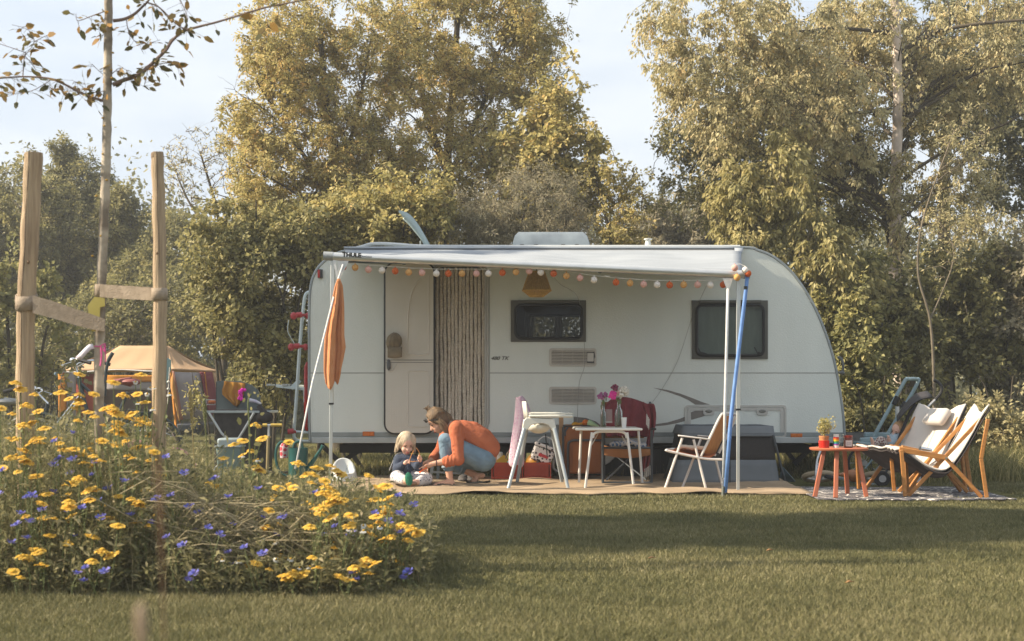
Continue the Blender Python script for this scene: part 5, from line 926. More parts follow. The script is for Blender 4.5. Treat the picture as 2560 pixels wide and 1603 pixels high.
t = MB(); t.tube([P(1704, 1089, 13.19), P(1936, 1089, 13.19)], .010, 8); part('top_tube', t, pg_, pp)
for xa, xb, Y in ((1932, 1964, 13.15), (1706, 1678, 13.15), (1934, 1958, 13.9)):
    t = MB(); t.tube([P(xa, 1088, Y), base(xb, Y, .012)], .012, 8); part('leg', t, dcf, pp)
t = MB(); t.bar(P(1825, 1150, 13.08), P(1825, 1212, 13.0), .012, .006); t.box(P(1824, 1169, 13.07), (.02, .012, .02)); part('door_zip', t, dark_pl, pp)
t = MB(); rows = [[P(1832+62*u, 1213-3*abs(math.sin(u*8+v*2)), 12.75+.06*v) for u in np.linspace(0, 1, 12)] for v in range(3)]; solo('white_cloth', t.grid(rows), M('cloth_white', (.5, .48, .48), (.4, .38, .38), rough=.9), 'small crumpled pale cloth on the mat in front of the playpen', 'cloth', loc=P(1862, 1216, 12.8), solid=.01)
t = MB(); t.add([P(1958, 1168, 13.6), P(1946, 1195, 13.7), P(1988, 1203, 13.5), P(1985, 1207, 13.6), P(1950, 1207, 13.65)], [(0, 1, 4, 3), (0, 3, 2)]); solo('tarp_flap', t, M('tarp_blue_grey', (.20, .26, .29), rough=.6), 'blue grey tarp corner pulled tight beside the playpen', 'tarp', loc=base(1970, 13.6), solid=.006)

# ================================================================ RIGHT SIDE: side table, loungers, pushchair, balance bike
st_ = thing('side_table', 'round coral red side table with four splayed legs', 'table', base(2098, 11.35)); cor = M('coral_paint', (.47, .15, .075), (.40, .12, .058), scale=4, rough=.45)
Yc = 11.35; c = P(2097, 1122, Yc); t = MB(); t.lathe([(0, -.012), (.235, -.012), (.245, 0), (.245, .006), (.238, .010), (0, .010)], c, 40); part('tabletop', t, cor, st_)
ztb = c.z+.010
for x0, x1, Y0, Y1_ in ((2060, 2037, Yc-.08, Yc-.14), (2092, 2089, Yc-.14, Yc-.24), (2111, 2119, Yc+.10, Yc+.20), (2143, 2166, Yc-.05, Yc-.12)):
    t = MB(); q = P(x1, 0, Y1_); q.z = .02; p_ = P(x0, 0, Y0); p_.z = c.z-.01; t.bar(p_, q, .036, .022, up=(0, 1, 0)); part('leg', t, cor, st_, bevel=.004)
pt = thing('potted_plant', 'small leafy plant in an orange and red pot on the coral table', 'plant', P(2061, 1120, Yc-.08)); c = P(2060, 0, Yc-.08); c.z = ztb+.001
part('outer_pot', MB().lathe([(0, 0), (.042, 0), (.046, .06), (.042, .062), (.038, .01)], c, 20), M('pot_red', (.55, .03, .02), (.48, .025, .015), rough=.3), pt); part('clay_pot', MB().lathe([(0, .02), (.034, .02), (.040, .085), (.042, .085), (.042, .10), (.036, .10), (.034, .09), (0, .09)], c, 20), M('terracotta', (.50, .20, .08), (.42, .16, .06), rough=.8), pt)
rgp = np.random.default_rng(5); n = 420; dd = rgp.normal(size=(n, 3)); dd /= np.linalg.norm(dd, axis=1)[:, None]; cc = dd*np.array([.058, .05, .075])*rgp.uniform(.2, 1, n)[:, None]**.5+np.array([0, 0, .175]); cc[:60] += np.array([.05, 0, .03]); d2 = rgp.normal(size=(n, 3)); d2 /= np.linalg.norm(d2, axis=1)[:, None]; ww = np.cross(d2, rgp.normal(size=(n, 3))); ww /= np.linalg.norm(ww, axis=1)[:, None]; s_ = .022
V = np.stack([cc, cc+d2*s_*.5+ww*s_*.3, cc+d2*s_, cc+d2*s_*.5-ww*s_*.3], 1).reshape(-1, 3); me = fast_mesh('foliage', V, np.arange(n*4).reshape(-1, 4), [lime], rgp.uniform(.35, 1, n)); o = bpy.data.objects.new('foliage', me); COL.objects.link(o); o.parent = pt; o.location = c-rootloc(pt)
t = MB()
for k in range(6): t.tube([c+Vector((0, 0, .09)), c+Vector((random.uniform(-.03, .03), random.uniform(-.03, .03), .19))], .002, 4)
part('stem', t, M('stem_green', (1, 1, 1)), pt)
cn = thing('striped_candle', 'glass candle with rainbow stripes on the coral table', 'candle', P(2090, 1119, Yc-.1)); c = P(2090, 0, Yc-.10); c.z = ztb+.001
for k, (nm, colr) in enumerate((('violet', (.28, .06, .35)), ('teal', (.02, .26, .36)), ('green', (.06, .32, .06)), ('yellow', (.72, .45, .02)), ('orange', (.7, .16, .02)), ('red', (.6, .03, .02)))):
    part('stripe', MB().lathe([(.0225, .022+.0115*k), (.0235, .022+.0115*k), (.0235, .0335+.0115*k), (.0225, .0335+.0115*k)], c, 18), M('stripe_'+nm, colr, rough=.4), cn)['label'] = nm+' stripe of the candle'
part('candle_glass', MB().lathe([(0, 0), (.0228, 0), (.0228, .115), (.019, .115), (0, .10)], c, 18), M('candle_white', (.72, .70, .66), rough=.35), cn)
c = P(2104, 0, Yc-.02); c.z = ztb+.001; solo('glass_jar', MB().lathe([(0, .002), (.022, .002), (.023, .085), (.018, .095), (.018, .115), (.017, .115), (.017, .095), (.021, .084), (.02, .005)], c, 18), clear, 'empty clear glass jar between the candle and the jam jar', 'jar', loc=c)
jj = thing('jam_jar', 'jam jar with dark red lid and white label on the coral table', 'jar', P(2121, 1119, Yc-.06)); c = P(2121, 0, Yc-.06); c.z = ztb+.001; part('jar_glass', MB().lathe([(0, 0), (.034, 0), (.036, .01), (.036, .075), (.031, .085), (0, .085)], c, 22), M('jam_brown', (.16, .035, .02), (.10, .02, .012), rough=.15), jj); part('lid', MB().lathe([(.0, .086), (.034, .086), (.034, .104), (0, .104)], c, 22), M('lid_red', (.26, .03, .02), rough=.3), jj)
t = MB(); rows = [[c+Vector((.0368*math.sin(a_), -.0368*math.cos(a_), z_)) for a_ in np.linspace(-.9, .7, 10)] for z_ in (.012, .062)]; lb = part('jar_label', t.grid(rows), M('label_white', (.62, .60, .56)), jj)
t = MB()
for z_ in (.045, .035, .026): t.tube([c+Vector((.0378*math.sin(a_), -.0378*math.cos(a_), z_)) for a_ in np.linspace(-.6, .4, 7)], .0012, 4)
part('label_print', t, M('print_grey', (.2, .2, .24)), lb)
# lounge chairs
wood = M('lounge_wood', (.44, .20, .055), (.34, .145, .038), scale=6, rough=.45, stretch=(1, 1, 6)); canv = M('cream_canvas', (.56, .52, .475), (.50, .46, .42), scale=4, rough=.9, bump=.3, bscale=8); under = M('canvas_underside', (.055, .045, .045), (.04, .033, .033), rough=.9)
def lounge(label, loc, rz, W2=.30):
    root = thing('lounge_chair', label, 'chair', loc, 'pair of wooden sling lounge chairs', rz)
    def bar(n, a, b, w=.032, h=.022): t = MB(); t.bar(a, b, w, h, up=(0, 1, 0)); return part(n, t, wood, root, bevel=.004, local=True)
    for s in (-1, 1):
        y = W2*s
        bar('back_rail', (-.30, y, .012), (.29, y, .66)); bar('front_leg', (.0, y+.026*s, .335), (.29, y+.026*s, .012)); bar('front_post', (-.33, y+.05*s, .012), (-.36, y+.05*s, .40)); bar('rear_post', (.335, y+.05*s, .66), (.28, y+.05*s, .33)); bar('rear_leg', (.28, y+.05*s, .33), (.325, y+.05*s, .012))
        a_ = bar('armrest', (-.375, y+.026*s, .405), (.015, y+.026*s, .335), .045, .02); t = MB(); t.tube([(0, y-.04*s, .335), (0, y+.06*s, .335)], .010, 10); part('bolt', t, chrome, a_, local=True)
    bar('cross_bar', (-.36, -W2, .385), (-.36, W2, .385)); bar('cross_bar', (.30, -W2, .655), (.30, W2, .655)); bar('foot_bar', (.30, -W2-.02, .03), (.30, W2+.02, .03))
    prof = catmull([(-.41, 0, .405), (-.36, 0, .41), (-.27, 0, .35), (-.13, 0, .26), (.0, 0, .25), (.10, 0, .35), (.20, 0, .51), (.29, 0, .69), (.35, 0, .79)], 4)
    def surf(off, ext=0):
        rows = []
        for k, p in enumerate(prof):
            u = k/(len(prof)-1); w = W2*(1.03-.0*u)+.02; row = []
            for i in range(15):
                v = -1+2*i/14; sag = .05*(1-v*v)*math.sin(math.pi*min(1, u*1.05)); horn = (-.09*(1-abs(v))**.8*max(0, (u-.72)/.28)); wr = .008*math.sin(v*9+u*14)
                row.append((p.x+off*.4, w*v, p.z-sag+horn+off*-1+wr))
            rows.append(row)
        return MB().grid(rows)
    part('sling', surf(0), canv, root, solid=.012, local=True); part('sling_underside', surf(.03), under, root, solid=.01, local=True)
    return root
lc1 = lounge('nearer wooden lounge chair with cream sling and dark underside, at the far right', (3.65, 11.48, .012), R(-8), .27)
lc2 = lounge('farther wooden lounge chair with cream sling holding a small pillow', (3.57, 12.0, .012), R(25), .27)
t = MB(); c = P(2342, 1042, 12.02); rotp = Matrix.Rotation(R(25), 3, 'Z') @ Matrix.Rotation(R(-50), 3, 'Y'); t.box(c, (.20, .30, .07), rotp); t.box(c, (.16, .26, .09), rotp)
solo('pillow', MB().box(c, (.17, .25, .075), rotp), canv, 'small cream head pillow on the farther lounge chair', 'pillow', loc=c, bevel=.03)
t = MB(); c = P(2300, 1121, 11.3); t.tube([c, c+Vector((.10, .02, -.02))], .02, 10); solo('metal_bottle', t, chrome, 'shiny small flask lying on the nearer lounge chair armrest', 'flask', loc=c)
# tall grey push handle frame (trailer)
gt = M('trailer_tube', (.24, .33, .36), (.19, .27, .30), rough=.4); tr = thing('folded_trailer', 'folded bike trailer with a tall blue-grey push bar behind the loungers', 'trailer', base(2230, 13.9))
t = MB(); t.tube(catmull([P(2184, 1092, 13.7), P(2230, 1010, 13.7), P(2262, 953, 13.7), P(2270, 948, 13.72), P(2290, 948, 13.9), P(2295, 955, 13.92), P(2262, 1015, 13.9), P(2213, 1095, 13.9)], 6), .019, 10); part('push_bar', t, gt, tr)
for x0, y0, x1, y1, Y in ((2234, 1012, 2244, 992, 13.69), (2256, 1020, 2264, 1006, 13.89)): t = MB(); t.tube([P(x0, y0, Y), P(x1, y1, Y)], .028, 10); part('foam_grip', t, black_rub, tr)
t = MB(); t.bar(P(2150, 1101, 13.6), P(2200, 1098, 13.6), .05, .05); t.bar(P(2160, 1087, 13.8), P(2225, 1088, 13.8), .04, .05); t.bar(P(2140, 1112, 13.7), P(2215, 1118, 13.7), .3, .07); part('trailer_body', t, gt, tr, bevel=.01)
t = MB(); t.tube([P(2186, 1143, 13.6), P(2162, 1172, 13.6)], .01, 8); t.tube(catmull([P(2205, 1160, 13.6), P(2190, 1175, 13.6), P(2187, 1190, 13.6), P(2195, 1195, 13.6)], 4), .01, 8); part('stand_leg', t, gt, tr)
for x in (2160, 2215): t = MB(); y0 = 13.75; cxx = P(x, 0, y0).x; t.tube([(cxx+.16*math.cos(a_), y0, .18+.16*math.sin(a_)) for a_ in np.linspace(0, 2*math.pi, 25)[:-1]], .014, 8, closed=True); w_ = part('wheel', t, black_rub, tr); t = MB(); t.tube([(cxx, y0-.03, .18), (cxx, y0+.03, .18)], .03, 10); [t.tube([(cxx, y0, .18), (cxx+.15*math.cos(a_), y0, .18+.15*math.sin(a_))], .003, 4) for a_ in np.linspace(0, 2*math.pi, 13)[:-1]]; part('spokes', t, grey_al, w_)
# pushchair
bg_ = thing('pushchair', 'black pushchair with folded hood and curved handles behind the loungers', 'pushchair', base(2280, 12.9)); Yp = 12.75
t = MB(); rows = []
for k in range(9):
    a0 = R(-20+100*k/8); 
    rows.append([P(2290+58*math.cos(R(200)+0)*0+(-48+12*k)*.9+5*math.sin(b_), 1025-38*math.sin(math.pi*(k/8)**.8)-1.8*k+8*abs(b_-.5)**2*4, Yp+.45*b_) for b_ in np.linspace(0, 1, 9)])
rows = [[P(2243+11*k-2*k*(1-abs(2*b_-1)), 1040-7.6*k-16*math.sin(math.pi*k/8)+14*abs(2*b_-1)**2, Yp+.42*b_) for b_ in np.linspace(0, 1, 9)] for k in range(9)]
part('hood', MB().grid(rows), M('hood_black', (.045, .04, .045), (.03, .028, .03), rough=.6, bump=.2), bg_, solid=.012)
t = MB(); rows = [[P(x, y, Yp+.06+.3*b_) for b_ in (0, .5, 1)] for x, y in ((2175, 1118), (2200, 1125), (2222, 1138), (2236, 1132), (2252, 1085), (2275, 1030), (2290, 1010))]; part('seat', t.grid(rows), M('buggy_fabric', (.035, .03, .035), rough=.8), bg_, solid=.03)
for Y in (Yp, Yp+.42):
    t = MB(); t.tube([P(2318, 1018, Y), P(2290, 1050, Y), P(2262, 1110, Y), P(2205, 1195, Y)], .012, 8); t.tube([P(2290, 1190, Y), P(2240, 1120, Y), P(2180, 1118, Y)], .012, 8); part('frame', t, dark_pl, bg_)
    t = MB(); t.tube([P(2313, 1024, Y), P(2340, 998, Y)], .013, 8); part('handle_stem', t, grey_al, bg_); t = MB(); t.tube(catmull([P(2338, 1000, Y), P(2352, 982, Y), P(2354, 968, Y), P(2346, 957, Y), P(2334, 950, Y)], 5), .015, 8); part('handle', t, black_rub, bg_)
    for x in (2205, 2292): cxx = P(x, 0, Y).x; t = MB(); t.tube([(cxx, Y-.02, .08), (cxx, Y+.02, .08)], .075, 20); w_ = part('wheel', t, black_rub, bg_, bevel=.01); t = MB(); t.tube([(cxx, Y-.024, .08), (cxx, Y+.024, .08)], .035, 14); part('hub', t, grey_al, w_)
# balance bike lying down
bb = thing('balance_bike', 'small balance bike lying on the grass with tan saddle and cream tyres', 'bicycle', base(2120, 12.9)); cream = M('tyre_cream', (.36, .29, .20), (.30, .24, .16), rough=.8); gb = M('frame_grey_blue', (.30, .38, .40), (.25, .32, .34), rough=.4)
for x, Y in ((2047, 13.0), (2195, 13.0)):
    cxx = P(x, 0, Y).x; rot = Matrix.Rotation(R(72), 3, 'X'); cw = Vector((cxx, Y, .085)); t = MB(); t.tube([cw+rot@Vector((.14*math.cos(a_), 0, .14*math.sin(a_))) for a_ in np.linspace(0, 2*math.pi, 29)[:-1]], .026, 10, closed=True); w_ = part('wheel', t, cream, bb)
    t = MB(); t.tube([cw+rot@Vector((.118*math.cos(a_), 0, .118*math.sin(a_))) for a_ in np.linspace(0, 2*math.pi, 29)[:-1]], .008, 6, closed=True); [t.tube([cw, cw+rot@Vector((.115*math.cos(a_), 0, .115*math.sin(a_)))], .002, 4) for a_ in np.linspace(0, 2*math.pi, 13)[:-1]]; t.ell(cw, .018, 8, 6); part('rim', t, grey_al, w_)
t = MB(); t.tube([P(2055, 1187, 12.9), P(2095, 1195, 12.9), P(2150, 1206, 12.9), P(2190, 1213, 12.95)], .015, 8); t.tube([P(2055, 1187, 12.9), P(2047, 1207, 12.95)], .012, 8); part('frame', t, gb, bb); t = MB(); t.tube([P(2062, 1190, 12.86), P(2082, 1195, 12.86)], .02, 8); part('frame_pad', t, black_rub, bb)
t = MB(); t.tube(catmull([P(2052, 1125, 12.9), P(2043, 1150, 12.85), P(2040, 1180, 12.8), P(2040, 1205, 12.8)], 5), .011, 8); part('handlebar', t, grey_al, bb); t = MB(); t.tube([P(2043, 1158, 12.84), P(2040, 1190, 12.8)], .015, 8); part('grip', t, dot_mat('grip_print', (.6, .6, .6), (.1, .1, .3), 60, .4), bb)
t = MB(); t.tube(catmull([P(2096, 1187, 12.85), P(2112, 1186, 12.85), P(2128, 1187, 12.85), P(2140, 1194, 12.85), P(2146, 1200, 12.85)], 4), [.012, .014, .017, .02, .024, .030, .038, .046, .054, .058, .060, .058, .054, .05, .045, .04, .03], 12); part('saddle', t, M('saddle_tan', (.30, .13, .055), (.24, .10, .04), rough=.45), bb)
t = MB(); t.tube([P(2138, 1205, 12.9), P(2146, 1214, 12.9)], .012, 6); part('seat_post', t, gb, bb)
# ================================================================ PEOPLE
skin = M('skin_light', (.62, .36, .25), (.56, .31, .215), scale=8, rough=.55); skin_c = M('skin_child', (.68, .42, .33), (.62, .37, .28), scale=9, rough=.55)
def organic(name, mb, mat, parent, voxel=.006, smooth=4, fac=.5):
    "merge overlapping tapered volumes into one continuous skin"
    o = part('tmp', mb, mat, None); r = o.modifiers.new('r', 'REMESH'); r.mode = 'VOXEL'; r.voxel_size = voxel; r.use_smooth_shade = True
    s = o.modifiers.new('s', 'SMOOTH'); s.iterations = smooth; s.factor = fac
    dg = bpy.context.evaluated_depsgraph_get(); dg.update(); me = bpy.data.meshes.new_from_object(o.evaluated_get(dg)); bpy.data.objects.remove(o)
    off = rootloc(parent); me.transform(Matrix.Translation(-off)); me.name = name; me.materials.clear(); me.materials.append(mat)
    me.polygons.foreach_set('use_smooth', [True]*len(me.polygons))
    o = bpy.data.objects.new(name, me); COL.objects.link(o); o.parent = parent; return o
def limb(mb, pts, rs, n=14):
    pts = [Vector(p) for p in pts]
    mb.tube(pts, rs, n)
    for p, r in zip(pts, rs): mb.ell(p, r*.995, n, 8)
def frame_rot(f, u):
    f = Vector(f).normalized(); u = Vector(u); l = u.cross(f).normalized(); u = f.cross(l)
    return Matrix((f, l, u)).transposed()          # columns: forward, left, up
def head(mb, c, f, u, s=1.0, child=False):
    "skull, jaw, nose, ears, lips, brows; forward f, up u"
    Rm = frame_rot(f, u); q = lambda x, y, z: Vector(c)+Rm@(Vector((x, y, z))*s)
    mb.ell(q(-.012, 0, .028), (.094*s, .076*s, .088*s), 20, 14, Rm)          # cranium
    mb.ell(q(.022, 0, -.035), (.062*s, .056*s, .068*s), 18, 12, Rm)          # face
    mb.ell(q(.045, 0, -.082), (.026*s, .030*s, .022*s), 14, 8, Rm)           # chin
    for y in (-1, 1):
        mb.ell(q(.050, y*.032, -.038), (.026*s, .024*s, .026*s), 12, 8, Rm)  # cheek
        mb.ell(q(-.012, y*.077, -.015), (.016*s, .009*s, .028*s), 10, 8, Rm) # ear
        mb.ell(q(.066, y*.022, .020), (.015*s, .024*s, .010*s), 10, 6, Rm)   # brow ridge
    nl = .022 if not child else .013
    mb.tube([q(.074, 0, .008), q(.082+nl*.6, 0, -.022)], [.008*s, .012*s], 8); mb.ell(q(.080+nl*.7, 0, -.027), (.013*s, .013*s, .011*s), 10, 7, Rm)
    mb.ell(q(.073, 0, -.060), (.014*s, .022*s, .012*s), 12, 7, Rm)           # mouth mound
    return q, Rm
def face_bits(root, body, q, Rm, s, lipcol, closed=False):
    t = MB()
    for y in (-1, 1): t.ell(q(.072, y*.031, .002), (.009*s, .014*s, .008*s if not closed else .004*s), 10, 7, Rm)
    part('eyes', t, M('eye_dark', (.05, .035, .03), rough=.3), body)
    t = MB(); t.ell(q(.086, 0, -.058), (.006*s, .019*s, .004*s), 12, 6, Rm); t.ell(q(.084, 0, -.065), (.007*s, .016*s, .005*s), 12, 6, Rm); part('lips', t, M('lip_'+str(lipcol[0]), lipcol, rough=.45), body)
    t = MB()
    for y in (-1, 1): t.tube([q(.080, y*.016, .020), q(.080, y*.032, .026), q(.070, y*.045, .022)], [.003*s, .0035*s, .002*s], 6)
    part('eyebrows', t, M('brow_brown', (.16, .10, .05)), body)
def hand(mb, wr, palm, fingers, thumb, r=.0085):
    limb(mb, [wr, palm], [.022*r/.0085, .027*r/.0085], 10)
    w, p = Vector(wr), Vector(palm); d = (p-w).normalized()
    for f in fingers: limb(mb, f, [r, r*.92, r*.8][:len(f)], 8)
    limb(mb, thumb, [r*1.15, r, r*.85][:len(thumb)], 8)

# ---- crouching woman
wl = base(1150, 12.75, .03); wo = thing('person', 'person crouching in an orange sweater and blue jeans, reaching towards a toddler', 'person', wl)
Yn, Yf, Ym = 12.60, 12.92, 12.76
b = MB()
hp_, kn, an = P(1208, 1148, Yn+.04), P(1113, 1101, Yn), P(1125, 1200, Yn)
hf_, kf, af = P(1210, 1150, Yf-.04), P(1099, 1143, Yf), P(1192, 1190, Yf)
limb(b, [P(1212, 1142, Ym), P(1192, 1102, Ym), P(1163, 1082, Ym), P(1140, 1068, Ym)], [.12, .115, .115, .07]); limb(b, [P(1140, 1066, Ym-.01), P(1115, 1062, Ym-.02)], [.050, .047])
limb(b, [hp_, kn], [.085, .060]); limb(b, [kn, kn.lerp(an, .35), kn.lerp(an, .75), an], [.055, .053, .036, .031]); limb(b, [hf_, kf], [.085, .060]); limb(b, [kf, kf.lerp(af, .35), kf.lerp(af, .75), af], [.055, .053, .036, .031])
limb(b, [an+Vector((.012, 0, -.02)), an+Vector((.022, 0, -.045))], [.032, .028]); limb(b, [an+Vector((0, 0, -.022)), P(1103, 1210, Yn-.01), P(1086, 1214, Yn-.02)], [.034, .028, .021])
for k in range(5): limb(b, [P(1090, 1213, Yn-.045+.017*k), P(1077+1.6*abs(k-1), 1215.5, Yn-.05+.02*k)], [.012, .009 if k else .008], 8)
limb(b, [af, P(1206, 1189, Yf+.0)], [.032, .027]); limb(b, [af, P(1186, 1204, Yf-.02), P(1177, 1211, Yf-.04)], [.032, .028, .022])
for k in range(5): limb(b, [P(1177, 1212, Yf-.07+.017*k), P(1167+1.2*k, 1215, Yf-.08+.02*k)], [.012, .008], 8)
sh, el, wr = P(1140, 1073, Yn), P(1146, 1149, Yn-.08), P(1085, 1159, Yn-.09)
limb(b, [sh, el], [.052, .042]); limb(b, [el, el.lerp(wr, .35), wr], [.040, .037, .024])
shf, elf, wrf = P(1116, 1086, Yf-.02), P(1101, 1126, Yf+.05), P(1078, 1151, Yf-.12); limb(b, [shf, elf], [.05, .042]); limb(b, [elf, wrf], [.038, .026])
pn = P(1072, 1163, Yn-.09)
hand(b, wr, pn, [[P(1068, 1161, Yn-.11), P(1058, 1167, Yn-.12), P(1048, 1172.5, Yn-.12)], [P(1066, 1165, Yn-.10), P(1058, 1172, Yn-.115), P(1058, 1179, Yn-.10)], [P(1067, 1168, Yn-.09), P(1062, 1176, Yn-.10), P(1065, 1182, Yn-.09)], [P(1070, 1170, Yn-.07), P(1068, 1178, Yn-.08), P(1071, 1182, Yn-.07)]], [P(1076, 1158, Yn-.07), P(1065, 1164, Yn-.045), P(1057, 1174, Yn-.06)])
pf = P(1066, 1158, Yf-.22); hand(b, wrf, pf, [[P(1062, 1158, Yf-.24), P(1055, 1163, Yf-.25), P(1054, 1169, Yf-.25)], [P(1063, 1161, Yf-.22), P(1057, 1167, Yf-.23), P(1057, 1173, Yf-.23)], [P(1065, 1164, Yf-.2), P(1061, 1170, Yf-.21), P(1062, 1175, Yf-.21)], [P(1068, 1165, Yf-.18), P(1065, 1171, Yf-.19), P(1066, 1175, Yf-.19)]], [P(1068, 1154, Yf-.24), P(1060, 1156, Yf-.27), P(1055, 1161, Yf-.27)])
hc_ = P(1095, 1054, Ym-.03); q, Rm = head(b, hc_, (-.78, -.16, -.60), (-.60, -.02, .80), 1.0)
body = organic('body', b, skin, wo, .0055, 3)
face_bits(wo, body, q, Rm, 1.0, (.50, .10, .09), closed=True)
# sweater
cl = MB(); limb(cl, [P(1219, 1120, Ym), P(1203, 1101, Ym), P(1180, 1085, Ym), P(1157, 1080, Ym), P(1142, 1072, Ym)], [.122, .126, .122, .116, .088])
for s_ in (-1, 1): limb(cl, [P(1219, 1122, Ym+.05*s_), P(1195, 1098, Ym+.06*s_), P(1160, 1080, Ym+.075*s_)], [.115, .118, .105])
limb(cl, [P(1142, 1072, Ym+.1), P(1142, 1072, Ym-.1)], [.08, .08])
limb(cl, [sh, sh.lerp(el, .5), el, el.lerp(wr, .50)], [.072, .064, .060, .050], 16); limb(cl, [shf, elf, elf.lerp(wrf, .8)], [.066, .056, .045], 16)
for k in range(4): limb(cl, [sh.lerp(el, .55+.13*k)+Vector((-.04, -.045, .005)), sh.lerp(el, .58+.13*k)+Vector((.045, -.045, -.015))], [.011, .009], 8)
for k in range(3): p_ = el.lerp(wr, .18+.14*k); cl.tube([p_+Vector((.006*math.sin(a_), .054*math.cos(a_), .054*math.sin(a_))) for a_ in np.linspace(0, 2*math.pi, 17)[:-1]], .008, 6, closed=True)
swe = M('orange_sweater', (.44, .13, .06), (.37, .10, .045), scale=9, rough=.95, bump=1, bscale=24); organic('sweater', cl, swe, wo, .007, 5)
t = MB(); t.tube([P(1126+7*math.cos(a_)+2, 1062+13*math.sin(a_), Ym+.055*math.cos(a_+1.2)) for a_ in np.linspace(0, 2*math.pi, 19)[:-1]], .012, 8, closed=True); part('neckband', t, swe, wo)
# jeans
cl = MB(); limb(cl, [P(1210, 1146, Ym-.06), P(1210, 1146, Ym+.06)], [.112, .112]); limb(cl, [P(1214, 1128, Ym), P(1208, 1146, Ym)], [.12, .11]); cl.ell(P(1216, 1152, Ym-.06), (.09, .08, .085)); cl.ell(P(1216, 1152, Ym+.06), (.09, .08, .085))
limb(cl, [hp_+Vector((0, 0, -.01)), hp_.lerp(kn, .5)+Vector((0, 0, -.012)), kn], [.108, .092, .070], 18); limb(cl, [kn, kn.lerp(an, .3), kn.lerp(an, .66)], [.066, .066, .058], 18)
limb(cl, [hf_+Vector((0, 0, -.01)), hf_.lerp(kf, .5), kf], [.105, .09, .070], 18); limb(cl, [kf, kf.lerp(af, .3), kf.lerp(af, .60)], [.066, .066, .057], 18)
den = M('denim_blue', (.17, .255, .33), (.115, .18, .245), scale=9, rough=.9, bump=1, bscale=26); jn = organic('jeans', cl, den, wo, .007, 4)
def ring(p, d, r, t_, n=18):
    d = Vector(d).normalized(); u = d.cross(Vector((0, 1, 0.01))).normalized(); w = d.cross(u); return MB().tube([Vector(p)+(u*math.cos(a_)+w*math.sin(a_))*r for a_ in np.linspace(0, 2*math.pi, n)[:-1]], t_, 8, closed=True)
cf = M('denim_cuff', (.27, .35, .42), (.2, .27, .34), rough=.9)
for p_, d_ in ((kn.lerp(an, .66), an-kn), (kf.lerp(af, .61), af-kf)): part('trouser_cuff', ring(p_, d_, .056, .010), cf, jn)
# hair
hcol = M('hair_dark_blond', (.17, .11, .06), (.09, .06, .035), scale=30, rough=.7, bump=.6, bscale=120, stretch=(1, 1, .3)); hb_ = MB()
hb_.ell(q(-.022, 0, .036), (.098, .088, .094), 22, 14, Rm); hb_.ell(q(-.05, 0, -.01), (.062, .080, .085), 18, 12, Rm); limb(hb_, [q(-.01, 0, .11), q(.0, 0, .135), q(.012, .005, .165)], [.035, .028, .012]); limb(hb_, [q(-.075, 0, .02), q(-.10, 0, -.03), q(-.11, 0, -.07)], [.05, .04, .02])
limb(hb_, [q(-.02, .078, .01), q(-.005, .080, -.05), q(-.012, .078, -.095), q(-.004, .072, -.14)], [.022, .024, .020, .008]); limb(hb_, [q(-.03, -.078, -.0), q(-.02, -.08, -.05), q(-.03, -.07, -.09)], [.03, .03, .015])
for k in range(34):
    a0 = random.uniform(-1.4, 1.4); y = .088*math.sin(a0); z_ = .038+.092*math.cos(a0)
    pts = [q(.055+.01*random.random(), y*.72, z_*.66+.02), q(.02, y*.95, z_*.95), q(-.05, y*1.03, z_*.93+.01), q(-.10, y*.8, z_*.5)]; c_ = catmull(pts, 4); hb_.tube(c_, [.009*math.sin(math.pi*(i+1)/(len(c_)+1))+.002 for i in range(len(c_))], 6)
hair = organic('hair', hb_, hcol, wo, .005, 2, .4)
t = MB()
for k in range(44):
    y0 = random.uniform(.066, .092); x0 = random.uniform(-.035, .02); c_ = catmull([q(x0+.02, y0*.9, .03), q(x0, y0+.012, -.02), q(x0+random.uniform(-.01, .01), y0+.010, -.075), q(x0+random.uniform(-.01, .018), y0-.005, -.12-random.random()*.04)], 4); t.tube(c_, [.004]*(len(c_)-3)+[.003, .002, .001], 5)
for k in range(12): t.tube(catmull([q(.0, 0, .13), q(random.uniform(-.03, .03), random.uniform(-.03, .03), .165), q(random.uniform(-.04, .05), random.uniform(-.04, .04), .18)], 3), .002, 4)
part('hair_strands', t, M('hair_light_strand', (.24, .165, .095), (.16, .11, .06), scale=50, rough=.6), hair)
t = MB(); t.tube(catmull([q(.080, .075, .060), q(.094, .03, .086), q(.094, -.03, .086), q(.080, -.075, .060)], 5), .008, 8); t.ell(q(.088, .045, .075), (.010, .026, .020), 12, 8, Rm); t.ell(q(.088, -.045, .075), (.010, .026, .020), 12, 8, Rm); t.tube([q(.080, .078, .060), q(.0, .092, .02)], .004, 6)
part('sunglasses', t, black_rub, hair)
part('bracelet', ring(el.lerp(wr, .90), wr-el, .028, .0045), M('bracelet_dark', (.05, .02, .03)), body)
sol = M('sandal_black', (.02, .018, .018), rough=.7)
